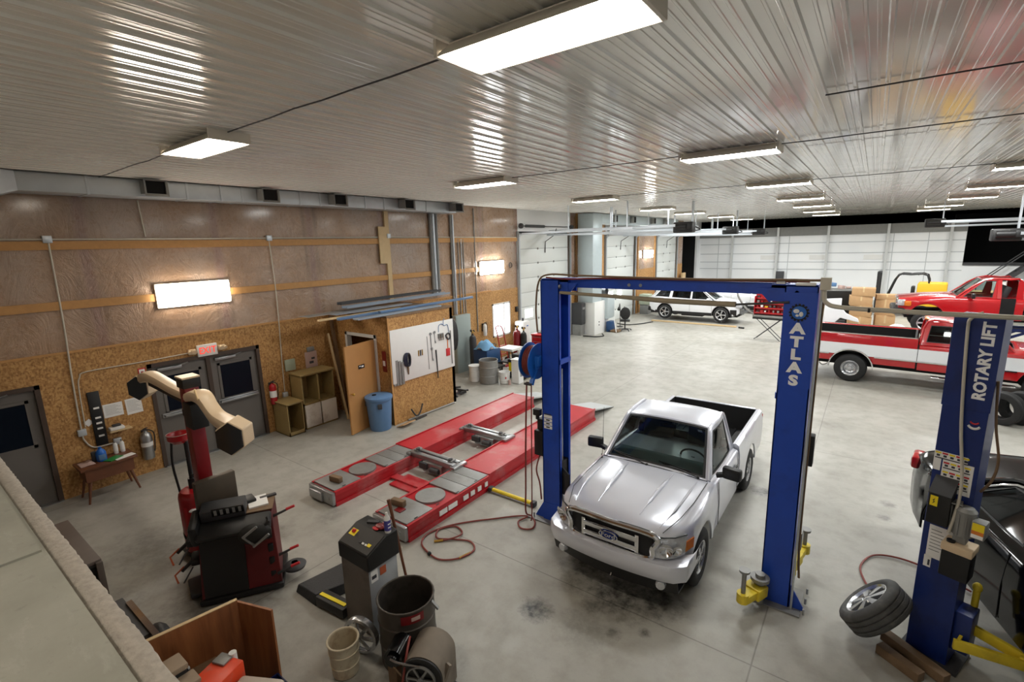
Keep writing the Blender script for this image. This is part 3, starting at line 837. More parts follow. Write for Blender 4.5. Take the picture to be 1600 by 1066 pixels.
    for s in (-1, 1):
        def pt(y, v): return Vector((lerp_tab(LX, y)+.012-.05*v, s*y, .685+.225*v+.02*(y-.55)))
        h = MB().grid([[pt(.535+.275*u/8, j/4) for u in range(9)] for j in range(5)])
        ho = h.build('headlight', 'lamp_clear', t, thick=.05)
        MB().lathe([(.001, -.03), (.04, -.02), (.07, .004), (.076, .008)], 20, (2.25, s*.66, .80), (0, PI/2, s*.3)).build('reflector', 'chrome', ho); MB().lathe([(.001, -.02), (.03, -.012), (.05, .004), (.055, .008)], 18, (2.175, s*.755, .785), (0, PI/2, s*.6)).build('reflector', 'chrome', ho)
        MB().tube([pt(.535, 1.0), pt(.62, 1.01), pt(.72, 1.01), pt(.81, .99)], .009, 6).build('lamp_edge', 'trim_black', ho)
        MB().grid([[pt(.812+.042*u/3, .1+.5*j/4) for u in range(4)] for j in range(5)]).build('turn_signal', 'lamp_amber', t, thick=.04)
    bp = MB(); rows = []
    for k in range(17):
        y = -.875+1.75*k/16; u = abs(y)/.875; x = 2.40-.10*u**2-.27*max(0, u-.8)**2*25*.35
        rows.append([Vector((x-.12, y, .43+.0*u)), Vector((x-.02, y, .45)), Vector((x, y, .50)), Vector((x, y, .60)), Vector((x-.02, y, .645)), Vector((x-.12, y, .668)), Vector((x-.25, y, .67))])
    lo, hi = rows[0], rows[-1]   # wrap the ends back to the wheels
    for dx, dy, dz in ((.08, .012, .004), (.2, .018, .014), (.34, .012, .03)):
        rows.insert(0, [Vector((p.x-dx, p.y-dy, max(p.z, .45+dz*3))) for p in lo]); rows.append([Vector((p.x-dx, p.y+dy, max(p.z, .45+dz*3))) for p in hi])
    bp.grid(rows); bp.build('front_bumper', P, t, ang=40)
    ap = MB(); rows = []
    for k in range(13):
        y = -.80+1.6*k/12; u = abs(y)/.8; x = 2.365-.12*u**2
        rows.append([Vector((x, y, .46)), Vector((x-.015, y, .38)), Vector((x-.05, y, .27)), Vector((x-.25, y, .26))])
    ap.grid(rows); ap.build('air_dam', 'trim_black', t, thick=.02)
    for s in (-1, 1):
        fo = MB().lathe([(.001, .03), (.045, .028), (.055, .01), (.06, -.03)], 20, (2.325-.02, s*.63, .39), (0, PI/2, s*.2)); fo.build('fog_lamp', 'lamp_clear', t)
    MB().tube([(2.36, .06, .34), (2.38, .06, .32), (2.36, .06, .30)], .008, 6).build('tow_hook', 'chrome', t)
    # mirrors, wipers, antenna, handles
    for s in (-1, 1):
        mm = MB().box((.70, s*.985, 1.16), (.11, .24, .17), (0, 0, -s*.15), .035); mm.bar((.72, s*.80, 1.1), (.71, s*.90, 1.13), .07, .05); mo = mm.build('side_mirror', 'trim_black', t)
        MB().box((.642, s*.985, 1.16), (.006, .2, .13), (0, 0, -s*.15)).build('mirror_glass', 'chrome', mo)
        MB().bb((-.22, s*.862, .86), (-.08, s*.885, .9), .008).build('door_handle', 'trim_black', t)
    for y0, y1 in ((-.08, -.55), (.62, .12)):
        wv = MB().tube([(.93, y0, 1.10), (.9, (y0*.6+y1*.4), 1.125), (.86, y1, 1.145)], .009, 6); wv.bar((.875, y0*.75+y1*.25+.02, 1.13), (.845, y1-.06, 1.16), .012, .016); wv.ball((.935, y0, 1.105), .022, 8); wv.build('wiper', 'black', t)
    MB().cyl((.98, -.74, 1.04), (.9, -.755, 1.82), .0035, .002, 6).cyl((.98, -.74, 1.03), (.975, -.741, 1.07), .014, n=8).build('antenna', 'black', t)
    m = MB(); m.bb((-2.3, -.6, .34), (2.2, .6, .55)); m.bb((.9, -.7, .5), (2.1, .7, .88))
    for a in ax: m.cyl((a, -.72, .355), (a, .72, .355), .05, n=10)
    m.build('chassis', 'underbody', t)
    for a in ax:
        for s in (-1, 1): wheel(t, a, s*.745, R, R, .235, .20, 5, s)
    return t
silver_pickup()
# ---------------------------------------------------------------- the other vehicles
def seats(t, xs, w, z0, m='cabin'):
    s = MB()
    for x in xs:
        for y in (-w*.5, w*.5):
            s.box((x, y, z0+.1), (.5, w*.8, .2), None, .05); s.box((x-.25, y, z0+.42), (.16, w*.75, .6), (0, -.25, 0), .05)
    return s.build('seats', m, t)

def f250():
    t = thing('pickup_truck', 'red and white two-tone extended-cab pickup with an open black bed behind the lifts', 'pickup truck', (1.58, 17.62, 0), -.07)
    P = 'paint_red'; ax = (2.12, -1.78); R = .40; Ra = .52; za = .42; W = .99
    hw = [(2.95, .93), (2.7, .97), (2.2, W), (-.3, W)]
    zb = [(2.95, .62), (2.6, .55), (-.3, .55)]
    zs = [(2.95, 1.15), (1.5, 1.22), (-.3, 1.23)]; zc = [(2.95, 1.2), (1.55, 1.32), (1.4, 1.25), (-.3, 1.25)]
    body_shell(stations(2.95, -.3, ax, Ra, 20), hw, zb, zs, zc, ax, Ra, za, flare=.02).build('body', P, t, ang=50)
    xs = stations(-.34, -2.98, ax, Ra, 18)
    for sd in (-1, 1):
        rows = []; b = MB()
        for x in xs:
            zz = arch_bottom(x, .58, ax, Ra, za)
            rows.append([Vector((x, sd*y, z)) for y, z in side_profile(W, zz, 1.4)+[(.9, 1.405), (.86, 1.39)]])
        b.grid(rows); b.add(rows[0], [tuple(range(len(rows[0])))]); b.add(rows[-1], [tuple(range(len(rows[-1])))])
        bo = b.build('bed_side', P, t, ang=40)
        MB().tube([(-.36, sd*.93, 1.41), (-2.96, sd*.93, 1.41)], .018, 6).build('rail_cap', 'chrome', bo)
        # white band along the flank
        rows = []
        for x in stations(2.9, -2.96, ax, Ra+.0, 30):
            h = W if x < 2.2 else lerp_tab(hw, x)
            zlo = max(.80, arch_bottom(x, .5, ax, Ra+.02, za)); zhi = max(1.13, zlo+.01)
            rows.append([Vector((x, sd*(h+.006+.0*k), zlo+(zhi-zlo)*k/3)) for k in range(4)])
        MB().grid(rows).build('flank_band', 'paint_white', t, thick=.012)
        for zz in (.79,):
            for x0, x1 in ((2.9, ax[0]+Ra), (ax[0]-Ra-.02, ax[1]+Ra+.02), (ax[1]-Ra-.02, -2.95)): MB().bar((x0, sd*(W+.012), zz), (x1, sd*(W+.012), zz), .02, .03).build('flank_moulding', 'chrome', t)
        m = MB().tube([(ax[1]+(Ra+.01)*math.cos(a), sd*(W+.02), za+(Ra+.01)*math.sin(a)) for a in [PI*k/16 for k in range(17)]], .018, 6); m.build('arch_moulding', 'chrome', t)
        MB().bb((.0, sd*1.02-.08, .40), (1.6, sd*1.02+.08, .44), .015).build('running_board', 'chrome', t)
        MB().bar((-.32, sd*(W+.002), .6), (-.32, sd*(W+.002), 1.2), .012, .012).build('cab_gap', 'black', t)
        mo = MB().box((1.25, sd*1.16, 1.36), (.1, .22, .2), None, .03).bar((1.2, sd*.96, 1.3), (1.25, sd*1.08, 1.34), .05, .05).build('side_mirror', 'chrome', t)
    zr, zl = 1.86, 1.24
    bl, br, tr, tl = (1.5, .86, zl+.02), (1.5, -.86, zl+.02), (.92, -.72, zr), (.92, .72, zr)
    dl, dr, rr, rl = (-.3, .9, zl), (-.3, -.9, zl), (-.2, -.72, zr), (-.2, .72, zr)
    k = [glazed(t, [br, bl, tl, tr], .06, .05, .05, P, 'auto_glass', 'windshield')]
    for s in (-1, 1):   # door pane and rear quarter pane with a pillar between
        y = s*.9; yt = s*.72
        q1 = [(.42, y, zl), (1.48, y*.96, zl), (.92, yt, zr), (.40, yt, zr)]; q2 = [(-.3, y, zl), (.42, y, zl), (.40, yt, zr), (-.2, yt, zr)]
        if s > 0: q1 = [q1[1], q1[0], q1[3], q1[2]]; q2 = [q2[1], q2[0], q2[3], q2[2]]
        k.append(glazed(t, q1, .02, .12, .08, P, 'auto_glass', 'side_window')); k.append(glazed(t, q2, .02, .16, .14, P, 'privacy_glass', 'quarter_window', dv1=.16))
    k.append(glazed(t, [dl, dr, rr, rl], .02, .1, .1, P, 'auto_glass', 'rear_window'))
    m = MB(); m.grid([[Vector((.92-1.12*i/6+(.06 if i == 0 else 0)*(1-(j/4-1)**2), .72*(j/4-1), zr+.05*(1-(j/4-1)**4)*(1 if 0 < i < 6 else .5))) for j in range(9)] for i in range(7)])
    for q in k: m.add(q.v, q.f)
    for s in (-1, 1): m.tube([(1.5, s*.865, zl), (.92, s*.72, zr-.01), (.3, s*.725, zr+.01), (-.2, s*.72, zr-.01), (-.3, s*.89, zl)], .03, 8, smooth=3)
    m.build('cab', P, t, fix=False, ang=40)
    MB().box((-.22, 0, zr+.03), (.1, .9, .03), None, .01).build('roof_lamps', 'lamp_amber', t)
    l = MB().bb((-2.95, -.86, .85), (-.38, .86, .9))
    for s in (-1, 1): l.bb((-2.95, s*.84, .85), (-.38, s*.87, 1.39)); l.bb((-2.1, s*.6, .9), (-1.4, s*.85, 1.1), .05)
    l.bb((-.42, -.86, .85), (-.37, .86, 1.39)); l.bb((-2.97, -.86, .85), (-2.93, .86, 1.39)); l.build('bed_liner', 'bed_liner', t)
    MB().bb((-3.02, -.9, .62), (-2.96, .9, 1.4), .02).build('tailgate', P, t)
    MB().bb((-3.2, -.95, .5), (-3.0, .95, .66), .03).build('rear_bumper', 'chrome', t); MB().bb((2.95, -.98, .5), (3.12, .98, .72), .04).build('front_bumper', 'chrome', t)
    MB().bb((2.95, -.85, .78), (3.0, .85, 1.12), .02).build('grille', 'chrome', t)
    MB().tube([(-2.0-.3, -.95, .5), (-2.45, -1.0, .42), (-2.55, -1.0, .5)], .02, 6, smooth=4).build('exhaust_tip', 'dull_steel', t)
    text_on(t, 'bed_lettering', '4X4', .1, 'seam', (-2.65, -W-.014, 1.05), (1, 0, 0), (0, 0, 1), sx=1.2)
    seats(t, (.75,), .8, .9)
    m = MB().bb((-2.9, -.6, .42), (2.8, .6, .7))
    for a in ax: m.cyl((a, -.8, R), (a, .8, R), .07, n=10)
    m.build('chassis', 'underbody', t)
    for a in ax:
        for s in (-1, 1): wheel(t, a, s*.86, R, R, .27, .22, 8, s, style='steel')
f250()

def red_pickup():
    """single-cab red pickup raised on the far blue lift, navy bed behind it (nose towards -x, so local +x points left)"""
    H = 1.07
    t = thing('pickup_truck', 'red single-cab pickup with a navy bed raised on the lift behind the two-tone pickup', 'pickup truck', (3.2, 21.6, H), PI+.02)
    P = 'paint_red'; ax = (1.66, -1.55); R = .37; Ra = .46; za = .38; W = .88
    hw = [(2.4, .72), (2.25, .82), (1.9, W), (-.55, W)]; zb = [(2.4, .55), (2.1, .45), (-.55, .42)]
    zs = [(2.4, .98), (1.2, 1.06), (-.55, 1.06)]; zc = [(2.4, 1.02), (1.7, 1.12), (1.0, 1.16), (.9, 1.1), (-.55, 1.1)]
    body_shell(stations(2.4, -.55, ax, Ra, 20), hw, zb, zs, zc, ax, Ra, za).build('body', P, t, ang=50)
    zr, zl = 1.64, 1.08
    bl, br, tr, tl = (.98, .76, zl+.02), (.98, -.76, zl+.02), (.36, -.62, zr), (.36, .62, zr)
    dl, dr, rr, rl = (-.55, .78, zl), (-.55, -.78, zl), (-.48, -.62, zr), (-.48, .62, zr)
    k = [glazed(t, [br, bl, tl, tr], .05, .05, .05, P, 'auto_glass', 'windshield')]
    for s in (-1, 1):
        q1 = [(.02, s*.78, zl), (.98, s*.76, zl), (.36, s*.62, zr), (.04, s*.62, zr)]
        if s > 0: q1 = [q1[1], q1[0], q1[3], q1[2]]
        k.append(glazed(t, q1, .02, .14, .06, P, 'auto_glass', 'side_window'))
    k.append(glazed(t, [dl, dr, rr, rl], .02, .12, .12, P, 'auto_glass', 'rear_window'))
    m = MB(); m.grid([[Vector((.36-.84*i/6, .62*(j/4-1), zr+.05*(1-(j/4-1)**4)*(1 if 0 < i < 6 else .5))) for j in range(9)] for i in range(7)])
    for q in k: m.add(q.v, q.f)
    for s in (-1, 1):
        m.tube([(.98, s*.765, zl), (.36, s*.62, zr-.01), (-.2, s*.63, zr+.01), (-.46, s*.62, zr-.01), (-.55, s*.77, zl)], .03, 8, smooth=3)
        m.bar((.0, s*.79, zl), (.02, s*.635, zr), .1, .05); m.bb((-.56, s*.76-.04, zl-.1), (-.38, s*.7+.04, zr-.02))
    m.build('cab', P, t, fix=False, ang=40)
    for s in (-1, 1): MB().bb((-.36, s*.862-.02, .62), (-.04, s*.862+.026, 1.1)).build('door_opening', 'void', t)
    seats(t, (.1,), .7, .72)
    for s in (-1, 1):
        mo = MB().box((.62, s*1.0, 1.16), (.1, .2, .16), None, .03); mo.bar((.7, s*.8, 1.12), (.65, s*.95, 1.14), .05, .05); mo.build('side_mirror', 'trim_black', t)
        MB().box((2.30, s*.72, .86), (.2, .26, .2), (0, 0, -s*.5), .03).build('headlight', 'lamp_clear', t)
        MB().box((2.17, s*.82, .84), (.2, .09, .17), (0, 0, -s*.35), .02).build('turn_signal', 'lamp_amber', t)
    MB().bb((2.38, -.5, .72), (2.45, .5, .98), .02).build('grille', 'chrome', t)
    MB().bb((2.2, -.86, .46), (2.56, .86, .68), .06).build('front_bumper', 'trim_black', t)
    xs = stations(-.7, -2.6, ax, Ra, 14)
    for sd in (-1, 1):
        rows = []; b = MB()
        for x in xs:
            zz = arch_bottom(x, .52, ax, Ra, za); rows.append([Vector((x, sd*y, z)) for y, z in side_profile(W, zz, 1.14)+[(.8, 1.145), (.77, 1.13), (.765, .7)]])
        b.grid(rows); b.add(rows[0], [tuple(range(len(rows[0])))]); b.add(rows[-1], [tuple(range(len(rows[-1])))]); b.build('bed_side', 'paint_navy', t, ang=40)
    MB().bb((-2.58, -.78, .66), (-.72, .78, .7)).bb((-.74, -.78, .66), (-.7, .78, 1.13)).bb((-2.6, -.78, .6), (-2.56, .78, 1.13)).build('bed', 'paint_navy', t)
    MB().tube([(-.72, -.7, 1.13), (-.9, -.7, 1.5), (-1.15, -.7, 1.42), (-1.7, -.7, 1.14)], .03, 6, smooth=4).build('roll_bar', 'black', t)
    m = MB().bb((-2.4, -.55, .34), (2.2, .55, .6))
    for a in ax: m.cyl((a, -.75, R), (a, .75, R), .06, n=10)
    m.build('chassis', 'underbody', t)
    for a in ax:
        for s in (-1, 1): wheel(t, a, s*.78, R-.15, R, .24, .22, 5, s)
red_pickup()

def wagon(name, label, loc, rz, P, sc=1., damaged=False, hood_up=False):
    t = thing(name, label, 'car', loc, rz)
    ax = (1.43, -1.43); R = .37; Ra = .43; za = .38; W = .93
    hw = [(2.3, .62), (2.2, .76), (2.0, .87), (1.6, W), (-1.6, W), (-2.1, .88), (-2.34, .74)]
    zb = [(2.3, .5), (2.1, .34), (1.9, .3), (-1.9, .34), (-2.3, .45)]
    zs = [(2.3, .80), (1.9, .93), (1.1, 1.02), (-1.9, 1.12), (-2.34, 1.08)]; zc = [(2.3, .84), (1.9, 1.0), (1.1, 1.12), (1.0, 1.06), (-1.9, 1.14), (-2.34, 1.1)]
    body_shell(stations(2.3, -2.34, ax, Ra, 30), hw, zb, zs, zc, ax, Ra, za, flare=.015).build('body', P, t, ang=50)
    zr = 1.66; zl = 1.06
    ws = [(1.12, -.72, zl), (1.12, .72, zl), (.28, .6, zr-.03), (.28, -.6, zr-.03)]
    k = [glazed(t, ws, .08, .05, .04, P, 'auto_glass', 'windshield')]
    rw = [(-2.2, .70, 1.12), (-2.2, -.70, 1.12), (-1.72, -.56, zr-.06), (-1.72, .56, zr-.06)]
    k.append(glazed(t, rw, .04, .08, .08, P, 'privacy_glass', 'rear_window'))
    for s in (-1, 1):
        def pt(x, z):
            v = (z-zl)/(zr-zl); return (x, s*(.80-.2*v), z)
        for nm, q in (('side_window', [pt(-.1, zl), pt(1.0, zl-.01), pt(.30, zr-.05), pt(-.08, zr-.01)]), ('side_window', [pt(-1.15, zl+.04), pt(-.1, zl), pt(-.08, zr-.01), pt(-1.1, zr-.04)]), ('quarter_window', [pt(-2.15, 1.13), pt(-1.15, zl+.04), pt(-1.1, zr-.04), pt(-1.72, zr-.08)])):
            if s > 0: q = [q[1], q[0], q[3], q[2]]
            k.append(glazed(t, q, .02, .05 if nm == 'side_window' else .12, .07, P, 'privacy_glass', nm, dv1=.12))
    m = MB()
    rows = []
    for i in range(11):
        u = i/10; x = .28-2.0*u; z = zr-.03+.07*math.sin(PI*min(1, u*1.0+.08))-.05*u*u
        rows.append([Vector((x, .60*(j/4-1), z+.03*(1-(j/4-1)**4)-.02*abs(j/4-1)**4)) for j in range(9)])
    m.grid(rows)
    for q in k: m.add(q.v, q.f)
    for s in (-1, 1): m.tube([(1.12, s*.76, zl), (.7, s*.69, 1.36), (.28, s*.605, zr-.04), (-.5, s*.61, zr+.02), (-1.3, s*.60, zr-.01), (-1.74, s*.57, zr-.07), (-2.22, s*.72, 1.12)], .035, 8, smooth=4)
    m.build('roof', P, t, fix=False, ang=40)
    for s in (-1, 1):
        m = MB().grid([[Vector((x, s*(.936 if abs(x) < 1.6 else .90), arch_bottom(x, z, ax, Ra+.0, za)+(.02 if z > .3 else 0))) for z in (.29, .42)] for x in stations(1.95, -1.95, ax, Ra, 30)]); m.build('sill_cladding', 'trim_black', t, thick=.02)
        mm = MB().box((.82, s*1.0, 1.12), (.14, .2, .13), None, .04); mm.bar((.88, s*.8, 1.08), (.84, s*.95, 1.1), .05, .04); mm.build('side_mirror', P, t)
        for x in (.05, -.98): MB().bb((x-.1, s*.935-.012, .86), (x+.1, s*.935+.015, .9), .008).build('door_handle', P, t)
        for x in (1.0, -.1, -1.12): MB().tube([(x, s*.925, 1.02), (x-.02, s*.936, .7), (x, s*.93, .36)], .005, 4).build('door_gap', 'dark_grey', t)
        MB().box((-2.2, s*.80, 1.02), (.3, .14, .12), (0, 0, s*.3), .03).build('tail_lamp', 'lamp_red', t)
    MB().bb((-2.42, -.78, .36), (-2.2, .78, .6), .05).build('rear_bumper', 'trim_black', t)
    if damaged:    # front bumper off: bare beam, radiator and dangling parts
        MB().bb((2.28, -.7, .42), (2.42, .7, .56), .02).build('bumper_beam', 'plate_steel', t)
        MB().bb((2.2, -.55, .38), (2.33, .55, .86)).build('radiator', 'void', t)
        for s in (-1, 1): MB().box((2.2, s*.68, .82), (.3, .24, .14), (0, 0, -s*.4), .03).build('headlight', 'lamp_clear', t)
        MB().box((2.34, -.62, .56), (.2, .1, .3), (.3, 0, .3), .02).build('crash_bracket', 'plate_steel', t)
        MB().box((2.0, -.85, .5), (.3, .05, .3), (.2, 0, .2), .02).build('splash_guard', 'trim_black', t)
    else:
        MB().bb((2.2, -.8, .34), (2.42, .8, .6), .06).build('front_bumper', P, t)
        for s in (-1, 1): MB().box((2.2, s*.68, .78), (.3, .24, .14), (0, 0, -s*.4), .03).build('headlight', 'lamp_clear', t)
    if hood_up:
        h = MB().grid([[Vector((1.1+1.0*u*.75, y, 1.14+1.0*u*.66+.03*math.cos(y*2))) for y in (-.7, -.35, 0, .35, .7)] for u in (0, .5, 1)]); h.build('raised_hood', P, t, thick=.03)
        MB().cyl((2.0, -.6, .95), (1.8, -.62, 1.72), .01, n=6).build('hood_prop', 'dark_grey', t)
        MB().bb((1.2, -.6, 1.0), (2.1, .6, 1.16), .05).build('engine', 'underbody', t)
    seats(t, (.3, -.75), .75, .65)
    m = MB().bb((-2.2, -.65, .26), (2.15, .65, .5)).bb((-.6, -.7, .2), (.5, .7, .3))
    for a in ax: m.cyl((a, -.75, R), (a, .75, R), .05, n=10)
    m.build('chassis', 'underbody', t)
    for a in ax:
        for s in (-1, 1): wheel(t, a, s*.81, R, R, .24, .25, 5, s)
    return t
wagon('sport_utility_car', 'white four-door sport utility car with its front bumper off beyond the blue lift', (-7.3, 26.4, .08), -.03, 'paint_white', damaged=True)
wagon('hatchback_car', 'white car with raised hood parked partly hidden behind the other white car', (-5.2, 30.6, 0), -.05, 'paint_white', hood_up=True)

def black_sedan():
    H = .30
    t = thing('sedan_car', 'glossy black sedan missing its rear wheel beside the blue post at right edge', 'car', (2.24, 5.87, H), -PI/2+.30)
    P = 'paint_black'; ax = (1.45, -1.58); R = .36; Ra = .40; za = .34; W = .92
    hw = [(2.4, .6), (2.2, .78), (1.9, .88), (1.5, W), (-1.7, W), (-2.2, .91), (-2.5, .86), (-2.62, .74)]
    zb = [(2.4, .4), (1.9, .2), (-2.0, .22), (-2.3, .26), (-2.62, .38)]
    zs = [(2.4, .74), (1.5, .9), (.9, .95), (-1.3, 1.0), (-2.4, 1.04), (-2.62, 1.0)]; zc = [(2.4, .78), (1.0, 1.04), (.9, 1.0), (-1.5, 1.04), (-2.5, 1.12), (-2.62, 1.06)]
    body_shell(stations(2.4, -2.62, ax, Ra, 30), hw, zb, zs, zc, ax, Ra, za, flare=.02).build('body', P, t, ang=50)
    zr, zl = 1.42, .97
    k = [glazed(t, [(1.05, -.74, zl), (1.05, .74, zl), (.15, .56, zr), (.15, -.56, zr)], .07, .05, .05, P, 'auto_glass', 'windshield')]
    k.append(glazed(t, [(-1.78, .68, 1.03), (-1.78, -.68, 1.03), (-.95, -.54, zr-.02), (-.95, .54, zr-.02)], .07, .06, .06, P, 'glass_dark', 'rear_window'))
    for s in (-1, 1):
        def pt(x, z):
            v = (z-zl)/(zr-zl); return (x, s*(.80-.24*v), z)
        for q in ([pt(-.35, zl), pt(1.0, zl-.01), pt(.16, zr-.02), pt(-.3, zr)], [pt(-1.5, zl+.03), pt(-.35, zl), pt(-.3, zr), pt(-.95, zr-.05)]):
            if s > 0: q = [q[1], q[0], q[3], q[2]]
            k.append(glazed(t, q, .02, .05, .06, P, 'glass_dark', 'side_window', dv1=.08))
    m = MB(); rows = []
    for i in range(9):
        u = i/8; rows.append([Vector((.15-1.1*u, .56*(j/4-1), zr+.04*math.sin(PI*u)+.03*(1-(j/4-1)**4))) for j in range(9)])
    m.grid(rows)
    for q in k: m.add(q.v, q.f)
    for s in (-1, 1): m.tube([(1.06, s*.78, zl), (.6, s*.68, 1.22), (.15, s*.565, zr-.01), (-.4, s*.565, zr+.02), (-.96, s*.55, zr-.02), (-1.4, s*.63, 1.2), (-1.8, s*.70, 1.03)], .03, 8, smooth=4)
    m.build('roof', P, t, fix=False, ang=40)
    for s in (-1, 1):
        for nm, q in (('window_trim', [(1.0, .80, zl), (.16, .60, zr-.02), (-.35, .595, zr+.0), (-.95, .60, zr-.05), (-1.5, .775, zl+.04)]), ('belt_trim', [(1.0, .83, zl-.015), (-.3, .835, zl+.0), (-1.5, .815, zl+.03)])):
            MB().tube([(x, s*y, z) for x, y, z in q], .012, 6, smooth=4).build(nm, 'chrome', t)
        for x in (.15, -.9): MB().tube([(x-.1, s*.925, .82), (x-.09, s*.96, .83), (x+.09, s*.96, .83), (x+.1, s*.925, .82)], .013, 6).build('door_handle', 'chrome', t)
        for x in (.95, -.35): MB().tube([(x, s*.90, .95), (x, s*.923, .6), (x, s*.91, .26)], .005, 4).build('door_gap', 'void', t)
        MB().box((-2.50, s*.80, .93), (.34, .14, .17), (0, 0, s*.45), .04).build('tail_lamp', 'lamp_red', t)
        MB().box((.78, s*1.0, 1.0), (.14, .2, .12), None, .04).bar((.8, s*.8, .97), (.8, s*.95, .99), .05, .04).build('side_mirror', P, t)
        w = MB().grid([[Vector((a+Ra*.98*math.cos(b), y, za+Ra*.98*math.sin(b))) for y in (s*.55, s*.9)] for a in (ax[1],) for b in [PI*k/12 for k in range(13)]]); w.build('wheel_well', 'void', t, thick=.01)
    MB().bb((-2.70, -.78, .34), (-2.5, .78, .66), .08).build('rear_bumper', 'trim_black', t)
    MB().bb((2.25, -.8, .26), (2.5, .8, .56), .07).build('front_bumper', P, t)
    seats(t, (.2, -.8), .72, .5)
    MB().bb((-2.2, -.62, .2), (2.2, .62, .42)).build('chassis', 'underbody', t)
    d = MB()
    d.cyl((ax[1], -.78, za-.02), (ax[1], -.74, za-.02), .16, n=20); d.build('brake_disc', 'dull_steel', t)
    for a, s in ((ax[0], 1), (ax[0], -1), (ax[1], 1)): wheel(t, a, s*.80, R-.06, R-.02, .22, .25, 5, s)
    return t
black_sedan()
# ================================================================ TWO-POST LIFTS
def arm(root, a, b, pad_z, mat_='yellow', w=.11, name='swing_arm'):
    """telescoping arm from pivot a to tip b with a screw pad on top"""
    a = Vector(a); b = Vector(b); mid = a.lerp(b, .55)
    m = MB().bar(a, mid, w, .13, bev=.012).bar(mid-(b-a)*.08, b, w*.75, .09, bev=.01); m.cyl(a-Vector((0, 0, .09)), a+Vector((0, 0, .11)), .06, n=16)
    m.cyl(b-Vector((0, 0, .05)), b+Vector((0, 0, .06)), .065, n=16)
    o = m.build(name, mat_, root)
    p = MB().cyl(b+Vector((0, 0, .05)), (b.x, b.y, pad_z), .024, n=12).cyl((b.x, b.y, pad_z), (b.x, b.y, pad_z+.03), .055, .06, n=18); p.build('lift_pad', 'dull_steel', o)
    return o

def channel(m, x0, x1, y0, y1, h, open_dir, t=.012, lip=.05):
    """C-section column open towards +x (1) or -x (-1)"""
    if open_dir > 0: bx, ox = x0, x1
    else: bx, ox = x1, x0
    m.bb((min(bx, bx+open_dir*t), y0, 0), (max(bx, bx+open_dir*t), y1, h)); m.bb((x0, y0, 0), (x1, y0+t, h)); m.bb((x0, y1-t, 0), (x1, y1, h))
    m.bb((min(ox, ox-open_dir*t), y0, 0), (max(ox, ox-open_dir*t), y0+lip, h)); m.bb((min(ox, ox-open_dir*t), y1-lip, 0), (max(ox, ox-open_dir*t), y1, h))

